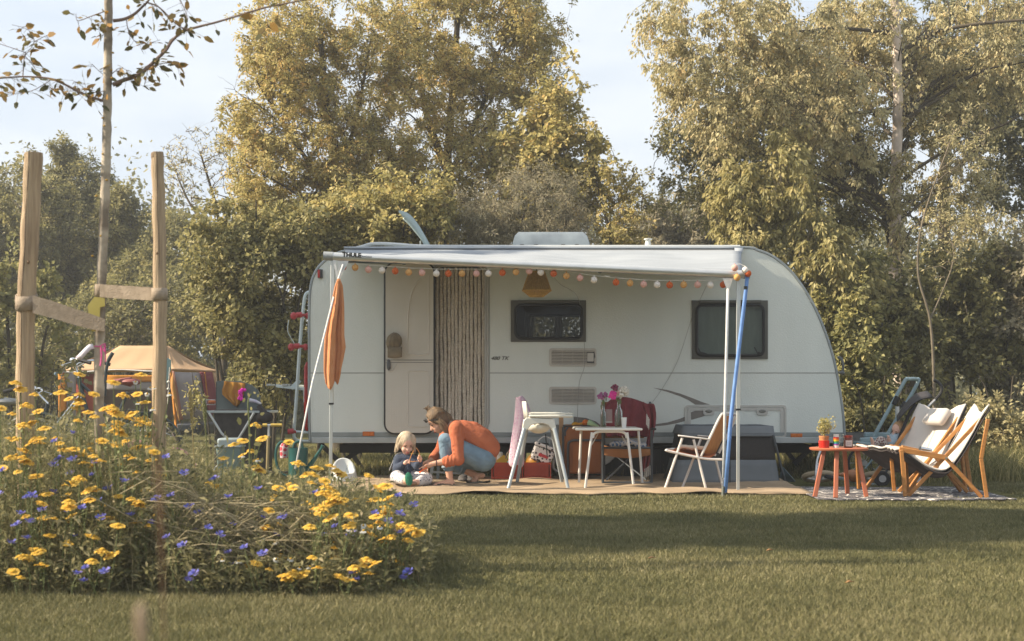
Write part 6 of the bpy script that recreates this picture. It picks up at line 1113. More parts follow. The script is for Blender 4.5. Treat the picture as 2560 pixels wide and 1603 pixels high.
for (h_, m_, t_, Y) in (((1137, 1217), (1105, 1218.5), (1074, 1219), Yn), ((1226, 1203), (1195, 1215), (1166, 1219), Yf-.04)):
    s1 = MB(); rows = []
    for (x, y), w_ in zip([h_, ((h_[0]+m_[0])/2, (h_[1]+m_[1])/2), m_, ((t_[0]+m_[0])/2, (t_[1]+m_[1])/2), t_], (.024, .032, .042, .045, .03)): c_ = P(x, y, Y); c_.z = max(c_.z, .035); rows.append([c_+Vector((0, k*w_, 0)) for k in (-1, -.5, 0, .5, 1)])
    so_ = part('sandal', s1.grid(rows), sol, body, solid=.018)
    s1 = MB(); mx_, my_ = (m_[0]-2, m_[1])
    for (xa, ya, xb, yb) in ((12, -3, -6, -8), (-8, -3, 6, -12), (8, -2, 2, -13)):
        s1.tube(catmull([P(mx_+xa, my_+ya, Y-.048), P(mx_+(xa+xb)/2, my_-9, Y-.035), P(mx_+xb, my_+yb, Y), P(mx_+xa*.6, my_-4, Y+.045)], 4), .005, 6)
    part('sandal_strap', s1, sol, so_)
t = MB(); t.tube(catmull([P(1048, 1182, Yn-.12), P(1053, 1178, Yn-.12), P(1059, 1173, Yn-.11), P(1067, 1170, Yn-.10)], 4), .008, 8); solo('orange_toy', t, M('neon_orange', (.85, .13, .02), rough=.4), 'small bright orange toy held in the crouching person\'s hand', 'toy', loc=P(1053, 1178, Yn-.12))

# ---- toddler
Yk = 12.72; ko = thing('person', 'toddler with blond hair sitting on the mat in a navy hoodie, holding orange sunglasses', 'person', base(1012, Yk, .03)); b = MB()
hk = P(1016, 1110, Yk-.03); fk = (.30, -.86, -.42); uk = (.14, -.36, .92)
limb(b, [P(1010, 1192, Yk), P(1012, 1165, Yk), P(1013, 1148, Yk)], [.085, .078, .06]); limb(b, [P(1014, 1146, Yk), P(1015, 1130, Yk-.01)], [.036, .034])
q2, Rk = head(b, hk, fk, uk, .90, True)
s1_, e1_, w1_ = P(997, 1150, Yk-.02), P(993, 1172, Yk-.10), P(1011, 1159, Yk-.20); s2_, e2_, w2_ = P(1032, 1150, Yk-.02), P(1045, 1167, Yk-.08), P(1050, 1152, Yk-.18)
limb(b, [s1_, e1_], [.036, .030]); limb(b, [e1_, w1_], [.028, .019]); limb(b, [s2_, e2_], [.036, .030]); limb(b, [e2_, w2_], [.028, .019])
Yg = Yk-.23
hand(b, w1_, P(1015, 1156, Yg), [[P(1018+.4*k, 1153+1.6*k, Yg-.01), P(1024, 1152.5+1.8*k, Yg-.022), P(1024, 1155+1.6*k, Yg+.0)] for k in range(4)], [P(1014, 1153, Yg-.01), P(1019, 1150, Yg-.02), P(1024, 1150, Yg-.01)], .0062)
Yg2 = Yk-.21
hand(b, w2_, P(1051, 1147, Yg2), [[P(1050+.2*k, 1143+1.7*k, Yg2-.015), P(1046, 1141.5+2*k, Yg2-.026), P(1044.5, 1144+1.8*k, Yg2-.008)] for k in range(4)], [P(1053, 1144, Yg2-.01), P(1050, 1138.5, Yg2-.015), P(1046, 1138, Yg2-.01)], .0062)
k1, a1 = P(991, 1193, Yk-.20), P(1014, 1202, Yk-.36); k2, a2 = P(1066, 1197, Yk-.14), P(1046, 1205, Yk-.30)
limb(b, [P(1001, 1195, Yk), k1, a1], [.06, .045, .03]); limb(b, [P(1026, 1195, Yk), k2, a2], [.06, .045, .03]); limb(b, [a1, P(1021, 1200, Yk-.40)], [.03, .03]); limb(b, [a2, P(1032, 1207, Yk-.36)], [.03, .025])
bk_ = organic('body', b, skin_c, ko, .005, 3); face_bits(ko, bk_, q2, Rk, .90, (.58, .13, .11), closed=True)
cl = MB(); limb(cl, [P(1008, 1190, Yk), P(1011, 1165, Yk), P(1013, 1150, Yk)], [.115, .098, .075]); limb(cl, [s1_, s2_], [.055, .055]); limb(cl, [s1_, e1_, e1_.lerp(w1_, .85)], [.052, .047, .034]); limb(cl, [s2_, e2_, e2_.lerp(w2_, .8)], [.052, .047, .034])
for k in range(5): limb(cl, [P(1000+5*k, 1160+k, Yk-.085), P(998+6*k, 1182, Yk-.105)], [.009, .012], 8)
navy = M('navy_jersey', (.045, .06, .10), (.03, .042, .072), scale=8, rough=.9, bump=1, bscale=30); hd = organic('hoodie', cl, navy, ko, .006, 4)
t = MB(); rows = [[P(990-19*j/4+7*i-3*math.sin(i), 1131+7*j+1.5*abs(i-2)+j*(4-i)*1.2, Yk+.03+.03*i-.03*math.sin(j*.8)) for i in range(5)] for j in range(5)]; part('hood', t.grid(rows), M('hood_lining', (.34, .35, .38), (.27, .28, .31), rough=.9), hd, solid=.014, sub=1)
leg_p = dot_mat('spotted_leggings', (.55, .53, .54), (.10, .10, .13), 42, .30); cl = MB()
limb(cl, [P(1001, 1193, Yk), k1, a1.lerp(k1, .15)], [.078, .062, .044]); limb(cl, [P(1026, 1194, Yk), k2, a2.lerp(k2, .1)], [.078, .062, .044]); organic('leggings', cl, leg_p, ko, .006, 4)
gr = M('slipper_green', (.01, .17, .10), (.008, .12, .075), scale=60, rough=.8, bump=.4)
t = MB(); c_ = P(1022, 1198, Yk-.42); t.ell(c_, (.036, .018, .063), 18, 12, Matrix.Rotation(R(-6), 3, 'Y')); part('slipper', t, gr, bk_)
t = MB(); t.ell(P(1030, 1209, Yk-.36), (.05, .035, .022), 14, 8); part('slipper', t, M('slipper_tan', (.32, .18, .11)), bk_)
hcc = M('hair_blond', (.60, .50, .37), (.42, .34, .24), scale=30, rough=.65, bump=.5, bscale=110, stretch=(1, 1, .3)); hb_ = MB(); s9 = .90
hb_.ell(q2(-.024, 0, .036), (.090, .082, .084), 22, 14, Rk)
for y in (-1, 1): limb(hb_, [q2(-.01, y*.076, .03), q2(-.01, y*.082, -.03), q2(-.02, y*.084, -.07), q2(-.015, y*.090, -.10)], [.020, .021, .018, .008])
limb(hb_, [q2(-.07, 0, 0), q2(-.075, 0, -.06)], [.06, .045])
hb2 = organic('hair', hb_, hcc, ko, .005, 2, .4); t = MB()
for k in range(90):
    a0 = random.uniform(-2.6, 2.6); fr_ = math.cos(a0); y = .090*math.sin(a0); x = .070*fr_-.02
    ln = (.02 if fr_ > .55 else .10+.05*random.random()); pts = [q2(-.005, 0, .118), q2(x*.75, y*.75, .095), q2(x*1.08, y*1.08, .045), q2(x*1.08+(.0 if fr_ > .55 else -.01), y*1.14, .03-ln*.5), q2(x*1.1, y*(1.18+.12*random.random()), .03-ln)]
    c_ = catmull(pts, 4); t.tube(c_, [.0055]*(len(c_)-4)+[.0045, .0035, .002, .001], 5)
part('hair_strands', t, M('hair_blond_light', (.64, .55, .42), (.46, .38, .27), scale=60, rough=.6), hb2)
sg_ = thing('sunglasses', 'orange framed sunglasses held up by the toddler', 'sunglasses', P(1036, 1150, Yg-.02)); osf = M('glasses_orange', (.60, .27, .08), (.5, .2, .05), rough=.35)
t = MB(); t.tube(catmull([P(1023, 1152, Yg-.015), P(1030, 1154.5, Yg-.02), P(1037, 1153.5, Yg-.02), P(1044, 1153, Yg-.015)], 4), .0045, 6); part('frame_front', t, osf, sg_)
t = MB(); t.tube(catmull([P(1024, 1151, Yg-.015), P(1028, 1139, Yg-.03), P(1035, 1126, Yg-.05)], 4), .0035, 6); part('temple_arm', t, osf, sg_); t = MB(); t.tube(catmull([P(1046, 1148, Yg-.015), P(1049, 1134, Yg-.03), P(1041, 1120, Yg-.05)], 4), .0035, 6); part('temple_arm', t, osf, sg_)
# ---- baby in the pushchair
Yb2 = 12.9; ba = thing('person', 'baby lying back in the black pushchair in a pale blue top', 'person', P(2235, 1110, Yb2)); b = MB(); q3, Rb = head(b, P(2246, 1078, Yb2), (-.75, -.45, -.20), (.35, -.1, .9), .80, True)
limb(b, [P(2242, 1104, Yb2), P(2225, 1120, Yb2)], [.07, .075]); limb(b, [P(2244, 1092, Yb2), P(2243, 1100, Yb2)], [.03, .035]); limb(b, [P(2225, 1120, Yb2-.03), P(2200, 1103, Yb2-.06), P(2184, 1113, Yb2-.06)], [.05, .038, .024]); limb(b, [P(2184, 1112, Yb2-.06), P(2179, 1098, Yb2-.07)], [.02, .015])
for k in range(5): limb(b, [P(2179, 1098, Yb2-.07), P(2176+1.3*k, 1093+.4*k, Yb2-.085+.007*k)], [.008, .005], 6)
limb(b, [P(2225, 1122, Yb2+.03), P(2196, 1118, Yb2-.0), P(2172, 1128, Yb2-.02)], [.05, .036, .024]); limb(b, [P(2172, 1128, Yb2-.02), P(2160, 1132, Yb2-.03)], [.022, .016])
limb(b, [P(2236, 1098, Yb2-.06), P(2226, 1108, Yb2-.09), P(2222, 1098, Yb2-.10)], [.028, .024, .018]); hand(b, P(2222, 1098, Yb2-.10), P(2221, 1094, Yb2-.10), [[P(2219+k, 1092, Yb2-.11+.006*k), P(2218+1.2*k, 1088.5, Yb2-.115+.007*k)] for k in range(4)], [P(2222, 1093, Yb2-.12), P(2225, 1091, Yb2-.125)], .005)
bb_ = organic('body', b, skin_c, ba, .005, 3); face_bits(ba, bb_, q3, Rb, .80, (.55, .14, .13), closed=True)
cl = MB(); limb(cl, [P(2243, 1098, Yb2), P(2226, 1119, Yb2)], [.078, .084]); limb(cl, [P(2237, 1097, Yb2-.05), P(2227, 1108, Yb2-.085)], [.04, .034]); organic('top', cl, M('pale_blue_knit', (.34, .42, .48), (.28, .35, .41), rough=.9), ba, .006, 3)
cl = MB(); limb(cl, [P(2226, 1119, Yb2-.03), P(2202, 1103, Yb2-.06), P(2190, 1110, Yb2-.06)], [.06, .048, .034]); limb(cl, [P(2226, 1121, Yb2+.03), P(2198, 1117, Yb2)], [.058, .044]); organic('trousers', cl, dot_mat('striped_trousers', (.45, .38, .34), (.16, .07, .07), 45, .42), ba, .006, 3)
cl = MB(); cl.ell(q3(-.024, 0, .036), (.076, .069, .072), 18, 12, Rb); cl.ell(q3(-.045, 0, -.005), (.05, .062, .06), 14, 10, Rb); organic('hair', cl, M('hair_baby', (.42, .25, .12), (.33, .19, .09), scale=30, rough=.8), ba, .005, 2)
# ================================================================ LEFT SIDE: camp kitchen, bin, scooter, watering can, tent, bicycles
YK = 13.9; kt = thing('camp_kitchen', 'folding camp kitchen with grey windshield, silver legs and dark fabric cupboard', 'camping kitchen', base(590, 14.1))
slat_g = M('windshield_grey', (.10, .125, .125), (.085, .105, .105), rough=.5)
a, b = P(516, 1030, YK), P(675, 1030, YK); t = MB(); t.box(((a.x+b.x)/2, YK+.25, a.z), (b.x-a.x, .5, .025)); part('tabletop', t, M('worktop_grey', (.34, .38, .38), (.29, .33, .33), rough=.4), kt, bevel=.005)
t = MB(); t.plate([(540, 1028), (540, 954), (553, 952), (600, 953), (628, 962), (645, 975), (651, 995), (651, 1028)], YK+.42, YK+.435); ws = part('windshield', t, slat_g, kt, bevel=.003)
for xa, xb in ((540, 541.5), (592, 593)): t = MB(); t.plate([(xa, 1028), (xa, 956), (xb, 956), (xb, 1028)], YK+.415, YK+.44); part('windshield_seam', t, M('seam_dark', (.05, .06, .06)), ws)
t = MB(); a1, b1 = P(533, 1024, YK), P(661, 1200, YK); t.box(((a1.x+b1.x)/2, YK+.25, (a1.z+.05)/2), (b1.x-a1.x, .42, a1.z-.05)); part('fabric_cupboard', t, dark_fab, kt, bevel=.01)
sil = M('silver_tube', (.50, .53, .54), (.44, .47, .48), rough=.3, metal=.3)
for pts in (((522, 1032), (553, 1082), (600, 1130)), ((635, 1032), (608, 1078), (588, 1110), (528, 1185))): t = MB(); t.tube([P(x, y, YK-.02) for x, y in pts], .013, 8); part('crossed_leg', t, sil, kt)
for pts in (((522, 1032), (630, 1200)), ((635, 1032), (528, 1200))): t = MB(); t.tube([P(x, y, YK+.5) for x, y in pts], .013, 8); part('crossed_leg', t, sil, kt)
t = MB(); t.tube([P(x, y, YK+.1) for x, y in ((515, 1000), (538, 1000), (538, 1012), (515, 1012))], .004, 5, closed=True); [t.tube([P(516+4*k, 1000, YK+.1), P(516+4*k, 1012, YK+.1)], .002, 4) for k in range(6)]; part('wire_rack', t, sil, kt)
t = MB(); rows = [[P(555+58*u+4*v*(u-.5)*4, y+u*8+v, YK+.40-.02*math.sin(u*14)*v/3) for u in np.linspace(0, 1, 16)] for v, y in ((0, 953), (1, 968), (2, 980), (3, 990))]
OL = [(953, 561, 613), (962, 560, 612), (975, 555, 610), (986, 556, 608), (995, 566, 602), (1004, 577, 599), (1012, 584, 592)]
rows = [[P(x0+(x1-x0)*u, y+u*5, YK+.39-.014*math.sin(u*15+y*.04)) for u in np.linspace(0, 1, 16)] for y, x0, x1 in OL]; solo('dish_cloth', MB().grid(rows), M('cloth_ochre', (.42, .20, .035), (.34, .15, .025), scale=7, rough=1, bump=.4), 'ochre brown dish cloth hanging over the grey windshield', 'cloth', loc=P(585, 1012, YK+.4), solid=.012)
t = MB(); [t.ell(P(597+random.uniform(-6, 8)+9*(1-k/22), 974+26*k/22, YK+.36), .016, 6, 5) for k in range(22)]; solo('bath_puff', t, M('puff_magenta', (.85, .02, .50), rough=.8), 'bright magenta bath puff hanging beside the ochre cloth', 'bath puff', loc=P(600, 1000, YK+.36))
t = MB(); t.tube([P(622, 1000, YK+.2), P(640, 1004, YK+.2), P(653, 1010, YK+.2)], [.022, .018, .012], 10); solo('spray_bottle', t, M('bottle_lilac', (.50, .47, .60), (.55, .55, .58), scale=30, rough=.3), 'pale lilac bottle lying on the camp kitchen top', 'bottle', loc=P(640, 1012, YK+.2))
t = MB(); t.tube(catmull([P(648, 1015, YK+.05), P(664, 1040, YK-.0), P(676, 1045, YK-.0)], 4), [.03, .03, .035, .045, .05, .05, .05, .04, .03], 12); t.ell(P(662, 1043, YK), (.09, .06, .06), 14, 9); t.ell(P(652, 1080, YK+.02), (.06, .06, .17), 14, 9); solo('black_bag', t, M('bag_black', (.025, .02, .02), rough=.8), 'black bag hanging off the right corner of the camp kitchen', 'bag', loc=P(660, 1100, YK))
t = MB(); [t.ell(P(525+5*k, 1005, YK+.1), (.02, .03, .02), 8, 6) for k in range(3)]; solo('fruit', t, M('fruit_orange', (.5, .16, .04), (.35, .08, .02), scale=20), 'small orange vegetables in the wire rack of the camp kitchen', 'food', loc=P(528, 1012, YK+.1))
# bin
bn = thing('waste_bin', 'grey green lidded plastic bin in front of the camp kitchen', 'bin', base(573, 13.3)); bg1 = M('bin_green_grey', (.17, .235, .215), (.14, .20, .185), rough=.5); bg2 = M('bin_lid_grey', (.27, .33, .35), (.23, .28, .30), rough=.45)
z0 = P(0, 1118, 13.3).z; t = MB(); cxx = P(571, 0, 13.3).x; rows = [[Vector((cxx+w*math.cos(a_)*(1 if abs(math.cos(a_)) < .7 else 1), 13.4+w*.8*math.sin(a_), z_)) for a_ in np.linspace(0, 2*math.pi, 25)] for w, z_ in ((.09, .02), (.12, z0))]
t = MB()
for (w0, zA, w1, zB) in ((.10, .015, .122, z0),): t.add([(cxx-w0, 13.3, zA), (cxx+w0, 13.3, zA), (cxx+w0, 13.5, zA), (cxx-w0, 13.5, zA), (cxx-w1, 13.28, zB), (cxx+w1, 13.28, zB), (cxx+w1, 13.52, zB), (cxx-w1, 13.52, zB)], [(0, 1, 2, 3), (4, 7, 6, 5), (0, 4, 5, 1), (1, 5, 6, 2), (2, 6, 7, 3), (3, 7, 4, 0)])
part('bin_body', t, bg1, bn, bevel=.015); t = MB(); t.box((cxx, 13.4, z0+.045), (.225, .22, .085)); ld = part('bin_lid', t, bg2, bn, bevel=.02); t = MB(); t.box((cxx, 13.4, z0+.005), (.262, .26, .018)); part('lid_rim', t, bg2, ld, bevel=.004)
# scooter
sc_ = thing('scooter', 'child scooter with yellow foam grips standing in tall grass left of the caravan', 'scooter', base(672, 13.6)); ye = M('grip_yellow', (.55, .40, .09), (.47, .33, .07), rough=.7)
t = MB(); t.tube([P(672, 1063, 13.6), P(672, 1092, 13.6)], .013, 8); part('stem', t, grey_al, sc_); t = MB(); t.tube([P(671, 1092, 13.6), P(668, 1180, 13.6)], .016, 8); t.box(P(671, 1093, 13.6), (.05, .03, .02)); part('lower_stem', t, M('scooter_stem', (.30, .24, .12)), sc_)
t = MB(); t.tube([P(662, 1063, 13.6), P(678, 1063, 13.6)], .010, 8); part('handlebar', t, grey_al, sc_)
for x0, x1 in ((677, 705), (657, 668)): t = MB(); t.tube([P(x0, 1063, 13.6), P(x1, 1063, 13.6)], .017, 10); part('grip', t, ye, sc_)
t = MB(); c_ = base(668, 13.6, .10); t.bar(c_, c_+Vector((.35, .3, -.03)), .1, .02); part('deck', t, dark_pl, sc_)
for v_ in (Vector((-.03, 0, 0)), Vector((.40, .34, -.01))): t = MB(); q_ = c_+v_; q_.z = .05; t.tube([q_+Vector((0, -.012, 0)), q_+Vector((0, .012, 0))], .05, 16); part('wheel', t, black_rub, sc_)
# watering can
wg = M('can_green', (.015, .09, .085), (.01, .065, .06), rough=.35); cn_ = thing('watering_can', 'dark green plastic watering can left of the awning leg', 'watering can', base(745, 13.0))
cxx = P(745, 0, 13.0).x; zt_ = P(0, 1120, 13).z; t = MB(); t.lathe([(0, .02), (.092, .02), (.095, zt_), (.088, zt_), (.085, .04)], (cxx, 13.0, 0), 26); part('can_body', t, wg, cn_)
t = MB(); t.tube(catmull([P(722, 1112, 13.0), P(704, 1105, 13.0), P(692, 1120, 13.0), P(690, 1150, 13.0), P(700, 1180, 13.0), P(718, 1190, 13)], 5), .013, 8); part('handle', t, wg, cn_); t = MB(); t.tube(catmull([P(733, 1120, 12.98), P(738, 1107, 12.98), P(752, 1105, 12.98), P(757, 1120, 12.98)], 5), .012, 8); part('top_handle', t, wg, cn_)
t = MB(); t.tube([P(768, 1175, 13.0), P(788, 1145, 12.95), P(806, 1118, 12.9)], [.03, .018, .012], 10); sp_ = part('spout', t, wg, cn_); t = MB(); t.tube([P(804, 1121, 12.9), P(808, 1114, 12.9)], [.014, .022], 10); part('rose', t, wg, sp_)
t = MB(); t.lathe([(0, 0), (.04, .0), (.045, .06), (.042, .12), (.02, .15), (0, .15)], P(711, 1145, 13.1), 14); solo('printed_bottle', t, dot_mat('print_red', (.50, .40, .42), (.45, .03, .05), 22, .45), 'red and white patterned bottle beside the watering can handle', 'bottle', loc=P(711, 1150, 13.1))
# tent
YT = 21.0; tn = thing('tent', 'orange beige canvas trailer tent with maroon side panels behind the bicycles', 'tent', base(360, YT+1)); tb = M('tent_beige', (.62, .42, .25), (.55, .36, .21), scale=.7, rough=.85, bump=.2, bscale=3, transl=.2); to_ = M('tent_ochre', (.55, .23, .03), (.47, .18, .025), scale=2, rough=.9); tmn = M('tent_maroon', (.25, .055, .075), (.19, .04, .055), scale=3, rough=.9); tgr = M('tent_window_grey', (.34, .31, .32), (.28, .25, .27), scale=2, rough=.5)
def TP(x, y, d=0): return P(x, y, YT+d)
t = MB(); rid0, rid1 = P(300, 865, YT+1.0), P(420, 865, YT+1.0)
e0, e1, e2, e3 = TP(144, 927), TP(380, 940), TP(426, 924, .3), TP(558, 930, 1.3)
def quadg(mb, A, B, C, D, n=8, sag=0.0):
    rows = []
    for j in range(n+1):
        v = j/n; L_, R_ = A.lerp(D, v), B.lerp(C, v); rows.append([L_.lerp(R_, i/n)+Vector((0, 0, -sag*math.sin(math.pi*v)*(1+.25*math.sin(i*2.1)))) for i in range(n+1)])
    return mb.grid(rows)
quadg(t, rid0, rid1, e2, e0, 10, .05); quadg(t, rid1, rid1+Vector((.0, .02, 0)), e3, e2, 10, .06); quadg(t, rid1+Vector((0, .02, 0)), rid0, P(150, 930, YT+2.2), P(558, 930, YT+2.2), 6, .03)
quadg(t, rid0, rid0+Vector((0, .02, 0)), P(150, 930, YT+2.2), e0, 6, .02); part('roof', t, tb, tn, solid=.01)
t = MB(); t.grid([[TP(144+(426-144)*u, 927-3*u+2*math.sin(u*9), -.01) for u in np.linspace(0, 1, 20)], [TP(144+(426-144)*u, 930-3*u+3*math.sin(u*9), -.02) for u in np.linspace(0, 1, 20)]]); part('valance', t, M('valance_white', (.6, .58, .56)), tn, solid=.006)
for nm, (x0, x1, y0, y1), m, d in (('front_panel', (146, 166, 928, 1062), to_, .05), ('front_panel', (166, 190, 930, 1050), tgr, .06), ('front_panel', (250, 426, 938, 955), to_, .05), ('front_panel', (250, 426, 955, 975), tgr, .06), ('front_panel', (190, 250, 935, 1050), M('tent_red', (.26, .05, .035), rough=.9), .2), ('front_panel', (250, 430, 975, 1055), M('tent_dark_grey', (.14, .11, .10), rough=.9), .3)):  # the wide lowest front panel is plain dark grey
    t = MB(); quadg(t, TP(x0, y0, d), TP(x1, y0, d), TP(x1, y1, d), TP(x0, y1, d), 4); part(nm, t, m, tn, solid=.01)
t = MB(); quadg(t, TP(424, 926, .3), TP(436, 928, .3), TP(458, 1050, .25), TP(436, 1050, .25), 4); part('side_panel', t, M('tent_faded_pink', (.42, .22, .17), (.36, .18, .14), rough=.9), tn, solid=.01)
t = MB(); quadg(t, TP(436, 930, .35), TP(505, 932, .8), TP(525, 1048, .8), TP(458, 1048, .3), 4); part('side_panel', t, tgr, tn, solid=.01)
t = MB(); quadg(t, TP(500, 930, .75), TP(530, 930, 1.0), TP(548, 1010, 1.0), TP(525, 1048, .75), 4); part('side_panel', t, tmn, tn, solid=.012)
t = MB(); quadg(t, TP(530, 932, 1.02), TP(556, 932, 1.3), TP(566, 1000, 1.3), TP(546, 1010, 1.05), 4); part('side_panel', t, tb, tn, solid=.01)
t = MB(); t.tube([TP(426, 924, .25), TP(440, 1068, .1), TP(451, 1070, 0)], .022, 6); t.tube([TP(512, 930, .8), TP(524, 1048, .8)], .012, 6); part('corner_pole', t, to_, tn)
t = MB(); quadg(t, TP(432, 930, .15), TP(441, 990, .15), TP(452, 1068, 0), TP(424, 960, .15), 4); part('tied_back_flap', t, M('flap_ochre', (.50, .27, .09), (.44, .22, .07), rough=.9), tn, solid=.012)
t = MB(); c0_, c1_ = TP(270, 1062, 1.2), TP(560, 1062, 1.2); t.box(((c0_.x+c1_.x)/2-.4, YT+1.2, .35), (2.4, 1.6, .18)); part('trailer_base', t, dark_pl, tn, bevel=.03)
t = MB(); t.box(TP(470, 1069, -.2)+Vector((0, 0, 0)), (.30, .2, .12)); solo('battery_box', t, M('box_blue_black', (.04, .05, .07)), 'small dark box on the grass at the tent corner', 'box', loc=TP(470, 1076, -.2), bevel=.02)
for (A, B) in (((TP(144, 928)), base(118, YT-1.2)), (TP(426, 926, .3), base(505, YT-1.0))): pass
t = MB(); t.tube([TP(146, 925, -.02), TP(138, 935, -.05), TP(140, 945, -.05)], .02, 6); part('guy_fitting', t, M('fitting_blue', (.2, .3, .4)), tn)
t = MB(); t.tube([P(424, 918, 14.5), P(419, 1010, 14.5)], .004, 4); [t.ell(P(421-.4*k, 955+18*k, 14.5), .016, 8, 6) for k in range(3)]
solo('bead_garland', t, M('garland_white', (.62, .58, .52)), 'thin garland of white balls hanging right of the right stake', 'garland', loc=P(420, 1010, 14.5))
t = MB(); t.plate([(412, 905), (418, 895), (426, 900), (426, 925), (415, 962), (412, 960)], 15.0, 15.03); solo('camp_chair_back', t, M('chair_back_teal', (.17, .27, .27), (.14, .22, .22)), 'blue grey backrest of a camp chair half hidden by the right stake', 'chair', loc=P(418, 962, 15))

# bicycles
def bicycle(label, Y, rear, front, fork_top, seat, bar, fr_m, saddle_m, R_=.335, tilt=0, white_fork=False):
    zc = R_; cr = P(rear, 0, Y); cr.z = zc; cf_ = P(front, 0, Y); cf_.z = zc; root = thing('bicycle', label, 'bicycle', ((cr.x+cf_.x)/2, Y, 0), 'bicycles parked behind the flower bed')
    for c_ in (cr, cf_):
        t = MB(); t.tube([c_+Vector((R_*math.cos(a_), 0, R_*math.sin(a_))) for a_ in np.linspace(0, 2*math.pi, 41)[:-1]], .019, 8, closed=True); w_ = part('wheel', t, black_rub, root)
        t = MB(); t.tube([c_+Vector(((R_-.022)*math.cos(a_), 0, (R_-.022)*math.sin(a_))) for a_ in np.linspace(0, 2*math.pi, 41)[:-1]], .009, 6, closed=True)
        for k in range(28): a_ = 2*math.pi*k/28; t.tube([c_+Vector((.015*math.cos(a_+1), .02*(-1)**k, .015*math.sin(a_+1))), c_+Vector(((R_-.025)*math.cos(a_), 0, (R_-.025)*math.sin(a_)))], .0014, 3)
        t.tube([c_+Vector((0, -.04, 0)), c_+Vector((0, .04, 0))], .02, 10); part('rim', t, chrome, w_)
        t = MB(); t.tube([c_+Vector(((R_+.03)*math.cos(a_), 0, (R_+.03)*math.sin(a_))) for a_ in np.linspace(R(10), R(165), 18)], .018, 6); part('mudguard', t, fr_m, root)
    ft_, st_p, bb = P(*fork_top, Y), P(*seat, Y), cr.lerp(cf_, .42); bb.z = .29; ht = ft_+Vector((.04, 0, -.16)) if front < rear else ft_+Vector((-.04, 0, -.16))
    t = MB(); t.tube([bb, st_p+Vector((0, 0, -.1))], .016, 8); t.tube([ht, bb], .019, 8); t.tube([ft_+(ht-ft_)*.3, bb.lerp(st_p, .55)], .017, 8)
    for y in (-.05, .05): t.tube([cr+Vector((0, y, 0)), bb], .010, 6); t.tube([cr+Vector((0, y, 0)), bb.lerp(st_p, .7)], .009, 6)
    t.tube([ft_, ht], .023, 8); part('frame', t, fr_m, root)
    t = MB()
    for y in (-.05, .05): t.tube([ht+Vector((0, y, 0)), ht.lerp(cf_, .5)+Vector((0, y, 0)), cf_+Vector((0, y, 0))], .015, 8)
    t.tube([ht+Vector((0, -.06, 0)), ht+Vector((0, .06, 0))], .016, 8); part('fork', t, white_pl if white_fork else chrome, root)
    t = MB(); sx = 1 if front < rear else -1; t.ell(st_p+Vector((.03*sx, 0, 0)), (.10, .085, .035), 14, 8); t.tube([st_p+Vector((.03*sx, 0, 0)), st_p+Vector((-.14*sx, 0, .01))], [.05, .018], 10); part('saddle', t, saddle_m, root)
    b_ = P(*bar, Y); t = MB(); t.tube([ft_, b_], .013, 8)
    for y in (-1, 1): t.tube(catmull([b_, b_+Vector((0, .12*y, .03)), b_+Vector((.08*sx, .26*y, .06)), b_+Vector((.20*sx, .30*y, .03))], 4), .011, 8)
    hb2_ = part('handlebar', t, chrome, root); t = MB()
    for y in (-1, 1):
        t = MB(); t.tube([b_+Vector((.12*sx, .285*y, .05)), b_+Vector((.24*sx, .31*y, .02))], .017, 8); part('grip', t, black_rub, hb2_); t = MB(); t.tube([b_+Vector((.02*sx, .2*y, .03)), b_+Vector((-.06*sx, .25*y, .0)), b_+Vector((-.02*sx, .30*y, -.01))], .005, 6); part('brake_lever', t, chrome, hb2_)
    t = MB(); t.ell(b_+Vector((.0, -.1, .05)), .03, 10, 7); part('bell', t, chrome, hb2_); t = MB(); t.tube(catmull([b_+Vector((0, -.15, .03)), b_+Vector((-.16*sx, -.1, .05)), b_+Vector((-.20*sx, 0, -.2)), ht+Vector((0, -.03, -.05))], 6), .0035, 5); t.tube(catmull([b_+Vector((0, .15, .03)), b_+Vector((-.12*sx, .1, .02)), b_+Vector((-.14*sx, 0, -.2)), ht], 6), .0035, 5); part('brake_cable', t, black_rub, root)
    t = MB(); t.tube([bb+Vector((0, -.03, 0)), bb+Vector((0, -.01, 0))], .09, 22); t.tube([bb+Vector((0, -.06, 0)), bb+Vector((.11, -.06, -.12))], .010, 6); t.tube([bb+Vector((0, .06, 0)), bb+Vector((-.11, .06, .12))], .010, 6); t.box(bb+Vector((.11, -.10, -.12)), (.09, .07, .02)); t.box(bb+Vector((-.11, .10, .12)), (.09, .07, .02)); part('crank', t, dark_pl, root)
    rk_ = MB(); rz_ = cr.z+R_+.06; 
    for y in (-.05, .05): rk_.tube([(st_p.x+.0, Y+y, rz_), (cr.x+.16*sx, Y+y, rz_)], .007, 6); rk_.tube([cr+Vector((0, y, 0)), (cr.x+.1*sx, Y+y, rz_)], .006, 6)
    for k in range(4): rk_.tube([(st_p.x+(cr.x+.16*sx-st_p.x)*k/3, Y-.05, rz_), (st_p.x+(cr.x+.16*sx-st_p.x)*k/3, Y+.05, rz_)], .006, 6)
    part('luggage_rack', rk_, dark_pl, root)
    return root
blackp = M('bike_black', (.03, .045, .05), (.025, .035, .04), rough=.3); 
b1 = bicycle('black bicycle facing left with reddish saddle, its rear wheel beside the right stake', 13.0, 363, 92, (196, 945), (320, 955), (190, 915), blackp, M('saddle_red', (.26, .07, .06), rough=.6))
t = MB(); c_ = P(262, 930, 12.95); t.tube(catmull([P(262, 990, 12.95), P(264, 940, 12.95), P(270, 905, 12.95), P(282, 882, 12.95)], 5), [.016]*11+[.019]*5, 8); part('high_handlebar', t, blackp, b1)
